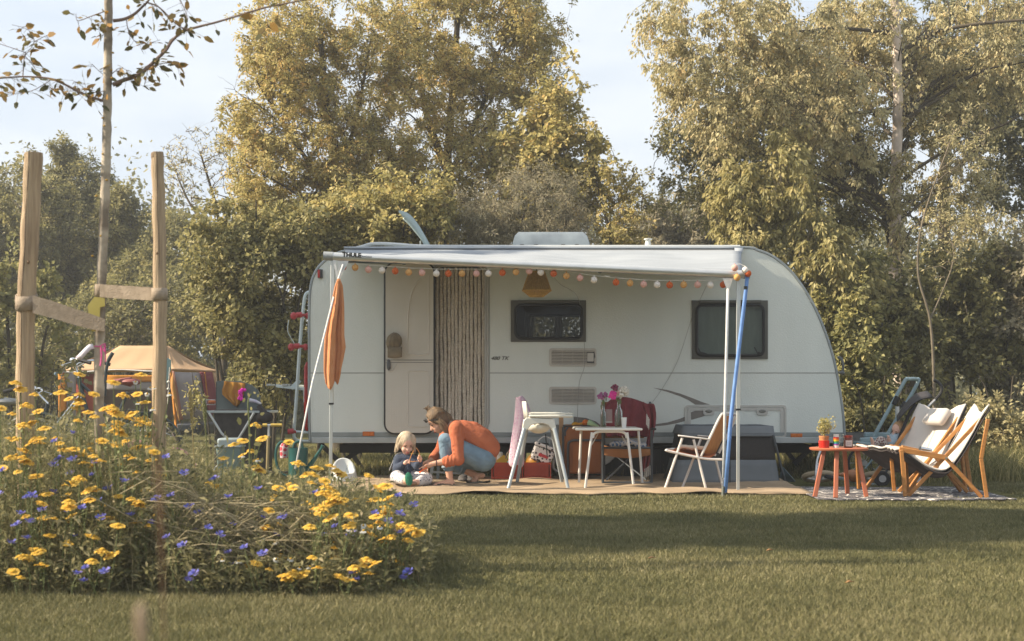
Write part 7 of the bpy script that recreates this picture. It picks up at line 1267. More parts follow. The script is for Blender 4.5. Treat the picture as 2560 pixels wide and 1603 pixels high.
b2 = bicycle('second bicycle low at the far left edge with grey saddle', 13.9, -60, 180, (120, 1010), (20, 1005), (95, 985), blackp, M('saddle_grey', (.30, .30, .29), rough=.6), .30)
kid = bicycle('small child bicycle with white fork and pink wheel arc behind the right stake', 12.3, 318, 435, (405, 1120), (330, 1110), (400, 1092), M('kid_white', (.62, .58, .60), rough=.35), M('saddle_pink', (.55, .2, .3)), .17, white_fork=True)
kid['group'] = ''
del kid['group']
t = MB(); cz_ = P(435, 0, 12.3); t.tube([Vector((cz_.x+.215*math.cos(a_), 12.27, .17+.215*math.sin(a_))) for a_ in np.linspace(R(-20), R(150), 20)], .014, 6); part('pink_mudguard', t, M('pink_plastic', (.55, .16, .36)), kid)
# white tag and ribbon on the sapling, stakes, sapling, webbing
# ================================================================ SAPLING AND STAKES
YS = 6.6
stake_m = M('stake_wood', (.46, .345, .225), (.26, .185, .12), scale=2.6, rough=.85, bump=.9, bscale=9, stretch=(20, 20, 1.0), contrast=(.36, .66)); sapb = M('sapling_bark', (.44, .38, .30), (.18, .145, .11), scale=7, rough=.85, bump=.7, bscale=24, contrast=(.4, .6)); lich = M('lichen_ochre', (.46, .28, .05), (.36, .22, .05), scale=20, rough=1)
def stake(label, pts, Y, rt, rb, crack):
    c = catmull([P(x, y, Y) for x, y in pts], 8); c[-1].z = min(c[-1].z, -.02); root = thing('wooden_stake', label, 'stake', (c[-1].x, Y, 0), 'wooden stakes supporting the sapling'); t = MB(); m = len(c)
    t.tube([p+Vector((.002*math.sin(i*1.3), 0, 0)) for i, p in enumerate(c)], [(rt+(rb-rt)*i/m)*(1+.025*math.sin(i*.9)) for i in range(m)], 22); part('post', t, stake_m, root, ang=60)
    t = MB(); t.tube([p+Vector((crack+.002*math.sin(i*.7), -(rt*rt-crack*crack)**.5-.001, 0)) for i, p in enumerate(c[:-8])], .0016, 4); part('drying_crack', t, M('crack_dark', (.05, .03, .015)), root)
    t = MB(); [t.ell(c[int(k)]+Vector((random.uniform(-.01, .02), -rt*.96, 0)), (.007, .004, .010), 8, 6) for k in (m*.3, m*.62)]; part('knot', t, M('knot_brown', (.16, .09, .04)), root)
    t = MB(); t.lathe([(0, 0), (rt*.7, 0), (rt*1.0, -.006), (rt*1.01, -.03)], c[0]+Vector((0, 0, .003)), 22); part('weathered_top', t, M('end_grain', (.24, .17, .11), (.14, .10, .06), scale=60, rough=.9), root)
    return root
stake('thicker left wooden stake with a long dark crack and weathered top', [(84, 383), (76, 560), (66, 760), (63, 980), (66, 1180), (70, 1440)], YS, .043, .044, -.008)
stake('slimmer right wooden stake, yellowish and slightly bent near its top', [(393, 382), (397, 520), (400, 760), (398, 980), (396, 1180), (396, 1440)], 6.45, .029, .037, .004)
sap = thing('young_tree', 'slim bare-trunked sapling with sparse brown leaves tied between the two stakes', 'tree', (P(248, 0, YS).x, YS, 0)); t = MB()
tp = catmull([P(x, y, YS) for x, y in ((272, -60), (270, 120), (268, 300), (262, 500), (254, 700), (248, 900), (247, 1080), (244, 1440))], 9); m = len(tp); tp[-1].z = 0
t.tube([p+Vector((random.uniform(-.0012, .0012), 0, 0)) for p in tp], [(.019+.008*i/m)*(1+.05*math.sin(i*1.7)+random.uniform(-.03, .03)) for i in range(m)], 16); part('trunk', t, sapb, sap)
t = MB()
for (x, y, dx_) in ((273, 68, 6), (277, 195, 4), (278, 132, 5), (263, 295, -8), (266, 315, -6), (257, 385, 0), (262, 450, 6), (246, 490, -6), (252, 590, 0), (236, 640, -6), (262, 30, 4), (276, 175, 3)):
    q_ = P(x+dx_*.8, y, YS-.018); t.ell(q_, (.007, .007, .005), 8, 6)
part('bark_knot', t, lich, sap)
# branches with leaves
rgs = np.random.default_rng(77); LV = []; LT = []; br = MB()
def branch(pts, r0, r1, Y0=YS, leaves=0, dy=0):
    k = len(pts); c = catmull([P(x, y, Y0+dy*i/(k-1)) for i, (x, y) in enumerate(pts)], 7); n = len(c); br.tube(c, [r0+(r1-r0)*i/(n-1) for i in range(n)], 7); return c
def leaves_on(c, n, f0=.15, spread=.05, L=.05):
    n = int(n*.8); idx = rgs.uniform(f0, 1, n)*(len(c)-1.01)
    for ii in idx:
        i = int(ii); p = np.array(c[i].lerp(c[i+1], ii-i)); d = rgs.normal(size=3); d[2] = d[2]*.6-.45; d /= np.linalg.norm(d); tw = p+d*rgs.uniform(.005, spread); br.tube([Vector(p), Vector(tw)], .0009, 3, cap=False)
        s = L*rgs.uniform(.6, 1.2); u = rgs.normal(size=3)*.7+np.array([-.3, -.3, 1]); w = np.cross(d, u); w /= np.linalg.norm(w)+1e-9; nn = np.cross(w, d)
        LV.append([tw, tw+d*s*.3+w*s*.24+nn*s*.05, tw+d*s*.7+w*s*.20-nn*s*.02, tw+d*s-nn*s*.08, tw+d*s*.7-w*s*.20-nn*s*.02, tw+d*s*.3-w*s*.24+nn*s*.05]); LT.append(rgs.uniform(0, 1))
b_a = branch([(263, 254), (220, 240), (190, 226), (155, 208), (120, 196), (60, 192), (0, 196), (-60, 202)], .0075, .003, dy=-.1); leaves_on(b_a, 75, .02, .10)
b_b = branch([(57, 191), (60, 150), (64, 130)], .003, .002); leaves_on(b_b, 12); b_c = branch([(62, 140), (85, 105), (70, 75), (30, 62)], .002, .001); leaves_on(b_c, 24, 0, .06)
b_d = branch([(64, 132), (30, 120), (0, 110), (-30, 95)], .002, .001); leaves_on(b_d, 10, 0, .06); leaves_on(branch([(62, 140), (80, 160), (90, 175)], .002, .001), 10); leaves_on(branch([(85, 105), (110, 92), (120, 88)], .002, .001), 12, 0, .05); leaves_on(branch([(130, 198), (85, 225), (40, 235), (30, 232)], .002, .001), 22, 0, .06)
b_e = branch([(282, 212), (310, 200), (340, 190), (370, 168), (395, 145), (415, 125), (432, 100), (460, 78), (500, 66), (540, 56), (600, 38), (660, 20), (720, 8), (800, -8)], .011, .003, dy=.25); leaves_on(b_e[:40], 45, .1, .09); leaves_on(b_e[38:], 22, 0, .12, .06)
leaves_on(branch([(340, 190), (380, 165), (420, 158), (445, 165)], .003, .001), 26, .1, .07); leaves_on(branch([(370, 168), (365, 200), (360, 215)], .002, .001), 12, 0, .05)
b_f = branch([(283, 52), (310, 48), (335, 36), (355, 18), (372, 0), (385, -30)], .009, .004); leaves_on(b_f, 14, .3); leaves_on(branch([(368, 6), (400, 20), (440, 60), (468, 75)], .004, .002), 40, .1, .09); leaves_on(branch([(316, 50), (322, 80), (340, 105), (370, 108), (400, 100)], .0025, .001), 34, .1, .07); leaves_on(branch([(272, 25), (230, 40), (195, 52), (190, 35)], .003, .001), 16, .1, .06); leaves_on(branch([(262, 50), (245, 60), (235, 62)], .002, .001), 14, 0, .06); leaves_on(branch([(440, -20), (460, 20), (470, 50)], .003, .001), 22, 0, .08); leaves_on(branch([(660, 20), (670, 60), (665, 70)], .002, .001), 8, 0, .1, .07); leaves_on(branch([(270, 195), (250, 180), (230, 160)], .002, .001), 14, .2, .05); leaves_on(branch([(265, 225), (240, 232), (215, 222), (180, 200)], .002, .001), 26, .1, .06)
leaves_on(branch([(272, 75), (262, 85), (250, 90)], .002, .001), 12, .1, .05); leaves_on(branch([(280, 185), (300, 170), (320, 178)], .002, .001), 14, .1, .05)
part('branches', br, M('sapling_twig', (.24, .165, .13), (.15, .10, .085), scale=12, rough=.8), sap)
V = np.array(LV).reshape(-1, 3)-np.array(rootloc(sap)); lbm = leafmat('sapling_leaves', [(.08, .085, .04), (.15, .13, .05), (.26, .18, .065), (.38, .21, .06)], .3)
me = fast_mesh('crown', V, np.arange(len(LV)*6).reshape(-1, 6), [lbm], np.array(LT)); o = bpy.data.objects.new('crown', me); COL.objects.link(o); o.parent = sap
# webbing bands
wb = M('hessian_band', (.36, .29, .22), (.27, .215, .16), scale=30, rough=.95, bump=.5, bscale=160)
bd = thing('tree_tie', 'grey brown webbing band from the left stake sloping down to the sapling', 'tree tie', P(150, 800, YS), 'webbing bands tying the sapling')
t = MB(); t.grid([[P(x, y0, YS-.045), P(x, y1, YS-.047)] for x, y0, y1 in ((82, 739, 783), (130, 752, 795), (180, 770, 811), (230, 786, 824), (262, 798, 829))]); part('band', t, wb, bd, solid=.004, smooth=False)
t = MB(); cs_ = P(66, 755, YS); [t.grid([[cs_+Vector((.0475*math.cos(a_)*1.05, .0475*math.sin(a_)*1.05, z_+.012*math.sin(a_))) for a_ in np.linspace(0, 2*math.pi, 22)] for z_ in (.035-.0, -.035)])]; part('wrap', t, wb, bd, solid=.005)
t = MB(); t.add([P(42, 735, YS+.01), P(52, 745, YS-.04), P(50, 775, YS-.04), P(38, 752, YS+.01)], [(0, 1, 2, 3)]); part('knotted_end', t, wb, bd, solid=.006)
bd2 = thing('tree_tie', 'grey brown webbing band running level from the sapling to the right stake', 'tree tie', P(330, 730, YS), 'webbing bands tying the sapling')
t = MB(); t.grid([[P(x, y0, YS-.035-.1*u), P(x, y1, YS-.036-.1*u)] for x, y0, y1, u in ((250, 711, 743, 0), (300, 714, 747, .3), (350, 719, 750, .7), (398, 722, 752, 1.15))]); t.grid([[P(x, y0, YS+.03-.1*u), P(x, y1, YS+.03-.1*u)] for x, y0, y1, u in ((258, 711, 730, 0), (385, 719, 738, 1))]); part('band', t, wb, bd2, solid=.004, smooth=False)
t = MB(); cs_ = P(399, 737, 6.45); t.grid([[cs_+Vector((.036*math.cos(a_), .036*math.sin(a_), z_)) for a_ in np.linspace(R(180), R(380), 16)] for z_ in (.030, -.029)]); part('wrap', t, wb, bd2, solid=.004); t = MB(); cs_ = P(252, 727, YS); t.grid([[cs_+Vector((.029*math.cos(a_), .029*math.sin(a_), z_)) for a_ in np.linspace(0, 2*math.pi, 20)] for z_ in (.030, -.032)]); part('wrap', t, wb, bd2, solid=.004)
t = MB(); yl = M('strap_yellow', (.52, .43, .12), (.44, .36, .09), rough=.7); t.plate([(236, 742), (262, 745), (262, 766), (250, 768), (249, 795), (222, 790), (219, 764)], YS-.04, YS-.036); t.plate([(228, 822), (240, 824), (238, 829), (229, 828)], YS-.040, YS-.036); solo('yellow_strap', t, yl, 'yellow plastic strap folded round the sapling between the two bands', 'strap', loc=P(240, 790, YS))
# tag and ribbon
tg_ = thing('paper_tag', 'white paper tag tied to the sapling with a pink ribbon', 'tag', P(235, 870, YS-.03)); t = MB(); t.grid([[P(x, y, YS-.03-.01*math.sin(k)), P(x+dx_, y+dy_, YS-.03-.01*math.sin(k))] for k, (x, y, dx_, dy_) in enumerate(((232, 860, 4, 12), (222, 861, 5, 13), (210, 872, 7, 12), (198, 885, 8, 12), (186, 896, 14, 4)))]); part('tag_paper', t, M('tag_white', (.70, .68, .72), (.62, .58, .70), scale=12), tg_, solid=.002)
t = MB(); pk = M('ribbon_pink', (.62, .07, .28), rough=.6); t.tube(catmull([P(236, 866, YS-.03), P(250, 866, YS-.035), P(262, 860, YS-.03), P(263, 875, YS-.03), P(264, 905, YS-.03)], 4), .003, 5); t.tube(catmull([P(252, 866, YS-.035), P(254, 890, YS-.035), P(251, 915, YS-.035)], 4), .004, 5); t.tube(catmull([P(260, 864, YS-.035), P(262, 880, YS-.04), P(256, 870, YS-.035)], 3), .003, 5); part('ribbon', t, pk, tg_)

# ================================================================ WILDFLOWER BED
rgf = np.random.default_rng(21)
def bed_h(px): return float(np.interp(px, [0, 200, 420, 520, 650, 850, 980, 1080], [.72, .72, .64, .46, .43, .42, .36, .22]))
def bed_xy(n):
    out = []
    while len(out) < n:
        px = rgf.uniform(-140, 1075); Y = rgf.uniform(5.75, 8.6); 
        yf = np.interp(px, [-140, 300, 700, 950, 1075], [5.9, 5.85, 5.75, 5.9, 6.5]); yb = np.interp(px, [-140, 500, 900, 1075], [8.6, 8.2, 7.6, 7.0])
        if yf+.28*rgf.normal()+.12*math.sin(px*.021) < Y < yb: out.append((px, Y))
    return np.array(out)
def stems_mesh(name, label, n, wid, hk, mat, leaflets, tint0=.4, lean=.5, seg=5, rnd=0):
    q = bed_xy(n); px, Y = q[:, 0], q[:, 1]; X = (px-1280)*Y/F; Hh = np.array([bed_h(p) for p in px])*rgf.uniform(*hk, n); Hh *= np.clip((Y-5.5)/.7, .35, 1)
    a = rgf.uniform(0, 2*np.pi, n); d = np.stack([np.cos(a), np.sin(a)], 1); ln = rgf.uniform(.05, lean, n)*Hh; wd = rgf.uniform(*wid, n); th = rgf.uniform(0, np.pi, n); w = np.stack([np.cos(th), np.sin(th)*.5], 1)
    K = seg+1; T = np.linspace(0, 1, K); wob = rgf.normal(size=(n, K, 2))*.012*T[None, :, None]
    C = np.zeros((n, K, 3)); C[:, :, 0] = X[:, None]+d[:, :1]*ln[:, None]*T**1.8+wob[..., 0]; C[:, :, 1] = Y[:, None]+d[:, 1:]*ln[:, None]*T**1.8+wob[..., 1]; C[:, :, 2] = Hh[:, None]*(T*(1-.18*lean*T))
    off = np.zeros((n, K, 3)); off[..., :2] = w[:, None]*wd[:, None, None]*.5*(1-.6*T)[None, :, None]
    V = np.stack([C-off, C+off], 2).reshape(n, K*2, 3); fs = [np.stack([2*k, 2*k+1, 2*k+3, 2*k+2])[None]+np.arange(n)[:, None]*K*2 for k in range(seg)]; Fc = np.concatenate(fs); tn_ = np.tile(np.clip(rgf.normal(tint0, .22, n), 0, 1), seg); V = V.reshape(-1, 3)
    # leaves along the stems
    m = n*leaflets; si = np.repeat(np.arange(n), leaflets); t_ = rgf.uniform(.08, .97, m)*(K-1.01); i0 = t_.astype(int); fr_ = (t_-i0)[:, None]; p = C[si, i0]*(1-fr_)+C[si, i0+1]*fr_
    dr = rgf.normal(size=(m, 3)); dr[:, 2] = np.abs(dr[:, 2])*.8+.1; dr /= np.linalg.norm(dr, axis=1)[:, None]; s = rgf.uniform(.02, .065, m)[:, None]; u = rgf.normal(size=(m, 3))*.8+np.array([0, 0, 1.]); ww = np.cross(dr, u); ww /= np.linalg.norm(ww, axis=1)[:, None]+1e-9; lw_ = rgf.uniform(.05, .20, m)[:, None]
    dp = np.array([0, 0, -1.])*s*.15
    V2 = np.stack([p, p+dr*s*.5+ww*s*lw_, p+dr*s+dp, p+dr*s*.5-ww*s*lw_], 1).reshape(-1, 3); Fc2 = np.arange(m*4).reshape(-1, 4)+len(V); tn2 = np.clip(rgf.normal(tint0, .22, m), 0, 1)
    me = fast_mesh(name, np.concatenate([V, V2]), np.concatenate([Fc, Fc2]), [mat], np.concatenate([tn_, tn2])); o = bpy.data.objects.new(name, me); COL.objects.link(o); tagit(o, label, 'wildflower foliage', kind='stuff'); return o
bedm = leafmat('bed_foliage', [(.105, .11, .055), (.185, .18, .085), (.27, .25, .125), (.38, .34, .19), (.52, .44, .29)], .4, .6, .15)
stems_mesh('wildflower_foliage', 'dense tangle of green and straw stems filling the wildflower bed', 11000, (.0022, .0055), (.30, 1.22), bedm, 9, .42, .5)
# dry fallen stalks
n = 300; V, Fc = [], []; P_ = []
for k in range(n):
    px = rgf.normal(600, 110) if k < 330 else rgf.uniform(-50, 1080); Y = rgf.uniform(5.9, 6.6); z = rgf.uniform(.12, .42)*bed_h(px)/.5; c0_ = P(px, 0, Y); a_ = rgf.uniform(-.7, .7); L_ = rgf.uniform(.15, .45); dx_ = L_*math.cos(a_); P_.append([(c0_.x-dx_/2, Y-.05, z-.2*L_*math.sin(a_)), (c0_.x-dx_/6, Y-.08, z+.04), (c0_.x+dx_/5, Y-.06, z+.05*rgf.uniform(-1, 1)), (c0_.x+dx_/2, Y, max(.02, z-.4*L_*abs(math.sin(a_))-.04))])
Pn = np.array(P_); V, Fc = tubes_np(Pn, np.full((n, 4), .0022), 4); strawm = leafmat('straw', [(.20, .17, .10), (.30, .255, .15), (.42, .35, .22)], .1, .7, .2); me = fast_mesh('dry_stalks', V, Fc, [strawm], np.repeat(rgf.uniform(0, 1, n), 12)[:len(Fc)]); o = bpy.data.objects.new('dry_stalks', me); COL.objects.link(o); tagit(o, 'matted pale dry stalks fallen across the middle of the flower bed', 'dry stalks', kind='stuff')
# flowers: master plants, then copies
ray = M('marigold_yellow', (.80, .56, .11), (.72, .44, .06), scale=40, rough=.6, transl=.25); disc = M('marigold_disc', (.66, .40, .04), (.52, .29, .025), scale=200, rough=.9, bump=.6, bscale=400); grn = M('flower_stem_green', (.16, .19, .07), (.12, .14, .05), rough=.7); cblue = M('cornflower_blue', (.14, .17, .58), (.16, .13, .44), scale=60, rough=.7, transl=.2); cwh = M('chamomile_white', (.70, .70, .66), rough=.7)
def petal_ring(mb, c, Rm_, n, r0, r1, w, droop, jit=.15, z0=0):
    for k in range(n):
        a_ = 2*math.pi*k/n+random.uniform(-jit, jit); L_ = r1*random.uniform(.88, 1.08); dd = Vector((math.cos(a_), math.sin(a_), 0)); ss = Vector((-math.sin(a_), math.cos(a_), 0)); dz = droop*random.uniform(.5, 1.4)
        pts = [(r0, .6, z0), (r0+(L_-r0)*.5, 1.0, z0-dz*.3), (r0+(L_-r0)*.85, .95, z0-dz*.75), (L_, .45, z0-dz)]
        mb.grid([[Vector(c)+Rm_@(dd*r_+ss*w*ww_*s_+Vector((0, 0, z_-(.002 if s_ == 0 else 0)))) for s_ in (-1, 0, 1)] for r_, ww_, z_ in pts])
def mk_head_mesh(kind, seed):
    random.seed(seed); I = Matrix.Identity(3); t = MB(); t2 = MB()
    if kind == 'm': petal_ring(t, (0, 0, 0), I, 13, .007, .031, .0078, random.uniform(-.002, .014)); petal_ring(t, (0, 0, .0015), I, 9, .006, .027, .007, .006); t2.ell((0, 0, .002), (.0115, .0115, .006), 14, 8)
    elif kind == 'c':
        for k in range(11):
            a_ = 2*math.pi*k/11+random.uniform(-.2, .2); L_ = .020*random.uniform(.8, 1.15); e = Vector((math.cos(a_), math.sin(a_), random.uniform(.2, .9))); s_ = Vector((-math.sin(a_), math.cos(a_), 0)); t.add([Vector((0, 0, 0)), e*L_*.6+s_*.003, e*L_+s_*.006, e*L_*1.1, e*L_-s_*.006, e*L_*.6-s_*.003], [(0, 1, 2, 3, 4, 5)])
        for k in range(8): a_ = 2*math.pi*k/8; t.tube([(0, 0, .002), (.006*math.cos(a_), .006*math.sin(a_), .014)], .0014, 4)
        t2.ell((0, 0, -.004), (.005, .005, .008), 8, 6)
    else: petal_ring(t, (0, 0, 0), I, 12, .004, .014, .0032, .006); t2.ell((0, 0, .002), (.005, .005, .005), 10, 6)
    return t, t2
def plant(name, label, cat, group, kind, h, heads, seed):
    random.seed(seed); root = thing(name, label, cat, (0, 0, 0), group); st = MB(); hs = []
    top = Vector((random.uniform(-.05, .05), random.uniform(-.05, .05), h))
    for k in range(heads):
        e = top+Vector((0, 0, 0)) if k == 0 else Vector((random.uniform(-.11, .11), random.uniform(-.08, .08), h*random.uniform(.68, .98))); b0 = Vector((0, 0, h*(.0 if k == 0 else .4))); st.tube(catmull([b0, b0.lerp(e, .5)+Vector((random.uniform(-.02, .02), random.uniform(-.02, .02), .02)), e-Vector((0, 0, .004))], 4), .0022, 5); hs.append(e)
        for j in range(5): q_ = b0.lerp(e, random.uniform(.2, .9)); d_ = Vector((random.uniform(-1, 1), random.uniform(-1, 1), .8))*.03; s_ = d_.cross(Vector((0, 0, 1))).normalized()*.006; st.add([q_, q_+d_*.5+s_, q_+d_, q_+d_*.5-s_], [(0, 1, 2, 3)])
    part('stems', st, grn, root, local=True)
    for k, e in enumerate(hs):
        t, t2 = mk_head_mesh(kind, seed*10+k); tilt = Matrix.Rotation(random.choice((random.uniform(-.1, .3), random.uniform(.1, .45), random.uniform(.3, .95))), 4, 'X') @ Matrix.Rotation(random.uniform(-.45, .3), 4, 'Y') if kind != 'c' else Matrix.Rotation(random.uniform(-.3, .6), 4, 'X'); sc_k = random.choice((random.uniform(.55, .8), random.uniform(.9, 1.1), random.uniform(.95, 1.2), random.uniform(.9, 1.15)))*(1.0 if kind != 'c' else .92)
        o = part('flower_head', t, {'m': ray, 'c': cblue, 'w': cwh}[kind], root, local=True, solid=0); o.location = e; o.rotation_euler = tilt.to_euler(); o.scale = (sc_k,)*3; o2 = part('flower_disc', t2, disc if kind != 'c' else grn, o, local=True)
    return root
NM = 5; mar = [plant('corn_marigold', 'yellow daisy-like corn marigold growing in the wildflower bed', 'flower', 'yellow corn marigolds in the wildflower bed', 'm', 1.0, (3, 2, 2, 3, 1, 2, 3)[i], 100+i) for i in range(7)]
cor_ = [plant('cornflower', 'blue cornflower growing in the wildflower bed', 'flower', 'blue cornflowers in the wildflower bed', 'c', 1.0, 2, 200+i) for i in range(3)]
cha = [plant('chamomile', 'small white chamomile growing in the wildflower bed', 'flower', 'white chamomiles in the wildflower bed', 'w', 1.0, 2, 300+i) for i in range(2)]
random.seed(99)
def place(masters, spots):
    used = set()
    for i, (px, py, Y) in enumerate(spots):
        mi = i % len(masters); mst = masters[mi]; o = mst if mi not in used else copy_fast(mst); used.add(mi); q_ = P(px, py, Y); h = max(q_.z, .10); rz = random.uniform(-.9, .9); o.location = (q_.x, Y, 0); o.rotation_euler = (0, 0, rz)
        for ch in kids(o):
            if ch.name.startswith('stems'): ch.scale = (.9, .9, h)
            else: e = base_e[ch.data.name]; ch.location = (e[0]*.9, e[1]*.9, e[2]*h)
kd = {}
for mst in mar+cor_+cha: kd[mst.name] = [(c_, [g_ for g_ in bpy.data.objects if g_.parent == c_]) for c_ in bpy.data.objects if c_.parent == mst]
base_e = {c_.data.name: tuple(c_.location) for mst in kd for c_, _ in kd[mst]}; km = {}
def kids(o): return [c_ for c_, _ in kd[o.name]] if o.name in kd else km[o.name]
def copy_fast(m_):
    r_ = m_.copy(); COL.objects.link(r_); L_ = []
    for c_, gs in kd[m_.name]:
        c2 = c_.copy(); COL.objects.link(c2); c2.parent = r_; L_.append(c2)
        for g_ in gs: g2 = g_.copy(); COL.objects.link(g2); g2.parent = c2
    km[r_.name] = L_; return r_
def rnd_spots(n, x0, x1, y0, y1, Ya=5.8, Yb=7.3): return [(random.uniform(x0, x1), random.uniform(y0, y1), random.uniform(Ya, Yb)) for _ in range(n)]
ms = [(50, 955, 6.3), (95, 985, 6.2), (15, 1020, 6.1), (60, 1010, 6.4), (120, 980, 6.0), (185, 935, 7.2), (200, 1030, 6.3), (215, 985, 6.6), (195, 1050, 6.1), (250, 985, 6.4), (285, 985, 6.4), (330, 935, 6.9), (270, 955, 6.3), (340, 1005, 6.3), (300, 1015, 6.2), (250, 1040, 6.0), (345, 985, 6.5), (40, 1060, 6.0), (80, 1070, 6.2), (40, 1125, 6.0), (75, 1095, 5.95), (315, 1070, 6.1), (285, 1065, 6.4), (400, 1130, 6.2), (620, 1060, 7.2), (560, 1110, 7.0), (600, 1100, 7.2), (540, 1145, 6.6), (660, 1165, 6.5), (640, 1150, 6.7), (730, 1105, 6.9), (725, 1155, 6.6), (775, 1170, 6.5), (765, 1185, 6.3), (825, 1165, 6.4), (855, 1175, 6.5), (915, 1188, 6.5), (940, 1188, 6.6), (795, 1215, 6.2), (910, 1290, 6.0), (870, 1285, 6.1), (960, 1270, 6.2), (985, 1275, 6.2), (915, 1410, 5.75), (870, 1482, 5.65), (710, 1430, 5.75), (268, 1315, 5.75), (210, 1340, 5.8), (110, 1340, 5.8), (75, 1390, 5.75), (105, 1380, 5.75), (45, 1430, 5.7), (230, 1375, 5.75), (190, 1250, 5.9), (165, 1265, 5.85), (95, 1235, 5.9)]
ms += rnd_spots(26, 760, 1010, 1200, 1420, 5.75, 6.5)+rnd_spots(12, 0, 420, 1130, 1300, 5.8, 6.4)+rnd_spots(10, 500, 780, 1180, 1400, 5.8, 6.6)+rnd_spots(5, 660, 980, 1380, 1470, 5.65, 5.8)+rnd_spots(16, 0, 380, 990, 1130, 6.0, 6.8)
place(mar, ms)
cs2 = [(165, 1105, 6.1), (170, 1150, 6.0), (225, 1160, 6.0), (0, 1135, 6.0), (15, 1240, 5.9), (300, 1205, 5.9), (95, 1245, 5.9), (555, 1200, 6.2), (555, 1245, 6.0), (640, 1370, 5.75), (1010, 1285, 6.2), (945, 1218, 6.4), (1015, 1240, 6.5), (1045, 1470, 5.75), (870, 1475, 5.7), (445, 1345, 5.75), (510, 1455, 5.7), (180, 1455, 5.7), (245, 1420, 5.7), (730, 1295, 6.0), (770, 1235, 6.2), (530, 1320, 5.8), (60, 1315, 5.8), (155, 1280, 5.85), (230, 1270, 5.85), (100, 1240, 5.85), (170, 1085, 6.3), (455, 1240, 6.0), (415, 1250, 5.95), (630, 1225, 6.1)]
cs2 += rnd_spots(5, 0, 450, 1120, 1450, 5.7, 6.3)+rnd_spots(6, 480, 1040, 1230, 1440, 5.7, 6.3)
place(cor_, cs2)
place(cha, [(385, 970, 6.4), (375, 985, 6.5), (345, 1008, 6.2), (700, 1400, 5.8), (740, 1420, 5.8), (345, 955, 6.6), (605, 1140, 6.4)]+rnd_spots(8, 550, 940, 1280, 1440, 5.75, 6.2))
# tall seed heads and out-of-focus stalks near the lens
def stalk(label, px, Y, ptop, r, m, seedh, cat='grass stalk'):
    b_ = base(px[0], Y); tpp = P(px[1], ptop, Y); t = MB(); c_ = catmull([b_, b_.lerp(tpp, .5)+Vector((.01, 0, 0)), tpp], 6); t.tube(c_, r*.35, 6); root = thing('seed_stalk', label, cat, b_); part('stalk', t, m, root)
    t = MB(); d_ = (c_[-1]-c_[-3]).normalized(); L_ = seedh
    for k in range(46): q_ = tpp-d_*L_*(k/46); a_ = k*2.4; t.ell(q_+Vector((math.cos(a_), math.sin(a_), .3))*r*math.sin(math.pi*min(1, .15+k/50)), (r*.5, r*.5, r*.9), 6, 4)
    part('seed_head', t, m, root)
ochst = M('stalk_ochre', (.36, .29, .12), (.28, .22, .09), rough=.9); brst = M('stalk_brown', (.22, .125, .08), (.16, .09, .055), rough=.9)
stalk('tall ochre seed spike standing left of the camp kitchen', (490, 475), 6.6, 975, .008, ochst, .19); stalk('shorter dull green seed spike left of the grey bin', (520, 510), 6.8, 1000, .008, M('stalk_green', (.16, .17, .06)), .14)
stalk('blurred brown stalk close to the camera below the right stake', (398, 396), 1.25, 1150, .0022, brst, .10); stalk('very blurred pale brown stalk at the bottom edge of the photo', (345, 352), .85, 1520, .0028, M('stalk_pale', (.38, .28, .2)), .03)
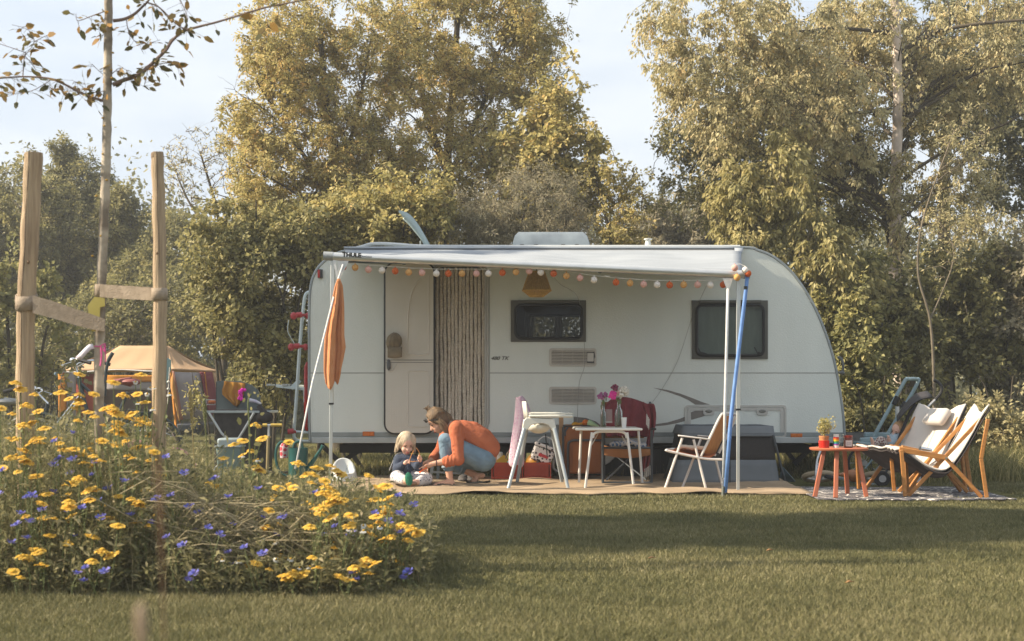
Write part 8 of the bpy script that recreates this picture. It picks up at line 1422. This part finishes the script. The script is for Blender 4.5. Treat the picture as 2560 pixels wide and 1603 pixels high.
# mallow-like leafy stem in front of camp kitchen
t = MB(); root = thing('leafy_weed', 'tall leafy pale green weed standing in front of the camp kitchen', 'plant', base(622, 6.9)); t.tube(catmull([base(622, 6.9), P(624, 1100, 6.9), P(620, 1010, 6.9), P(628, 985, 6.9)], 5), .004, 6); part('stem', t, grn, root)
rgw = np.random.default_rng(4); LVw = []
for (x, y, s) in ((622, 988, .022), (636, 982, .020), (610, 1000, .024), (645, 990, .018), (598, 1052, .040), (655, 1035, .026), (635, 1062, .022), (645, 1110, .040), (625, 1088, .024), (640, 1130, .030), (655, 1150, .026), (600, 1180, .034), (615, 1165, .03), (628, 1022, .02), (615, 1035, .018)):
    p = np.array(P(x, y, 6.88)); d = rgw.normal(size=3); d[1] *= .4; d /= np.linalg.norm(d); w = np.cross(d, [0, 1, .3]); w /= np.linalg.norm(w); LVw.append([p-d*s/2, p-d*s*.1+w*s*.32, p+d*s*.4+w*s*.2, p+d*s*.6, p+d*s*.4-w*s*.2, p-d*s*.1-w*s*.32])
me = fast_mesh('leaf', np.array(LVw).reshape(-1, 3)-np.array(rootloc(root)), np.arange(len(LVw)*6).reshape(-1, 6), [lime], rgw.uniform(.4, .9, len(LVw))); o = bpy.data.objects.new('leaves', me); COL.objects.link(o); o.parent = root
# fallen leaves on the lawn
for i, (x, y) in enumerate(((1630, 1412), (2125, 1475), (1925, 1392), (1640, 1418))[:3]):
    c_ = gnd(x, y); s = .022; t = MB(); t.add([c_+Vector((-s, 0, .032)), c_+Vector((-.2*s, -.6*s, .040)), c_+Vector((s, 0, .036)), c_+Vector((-.2*s, .6*s, .042))], [(0, 1, 2, 3)]); solo('fallen_leaf', t, M('leaf_fallen', (.30, .16, .06)), ('brown fallen leaf on the lawn, the leftmost of three', 'brown fallen leaf on the lawn, nearest to the camera', 'brown fallen leaf on the lawn, the one lying farthest from the camera')[i], 'leaf', loc=(c_.x, c_.y, 0), solid=.001)

# ================================================================ ADDED HAZE: thin volume put in to lift the dark tones of the trees
hz = MB().box((0, 25, 7.4), (304, 254, 16.8)); hzm = bpy.data.materials.new('added_haze_volume'); hzm.use_nodes = True; t_ = hzm.node_tree; t_.nodes.clear(); o_ = t_.nodes.new('ShaderNodeOutputMaterial'); v_ = t_.nodes.new('ShaderNodeVolumePrincipled'); v_.inputs['Color'].default_value = (.90, .93, .95, 1); v_.inputs['Density'].default_value = .0024; v_.inputs['Anisotropy'].default_value = .3
t_.links.new(v_.outputs[0], o_.inputs['Volume']); tagit(part('added_haze', hz, hzm, smooth=False), 'thin pale volume added before the trees to lift their dark tones', 'added_haze', kind='stuff')
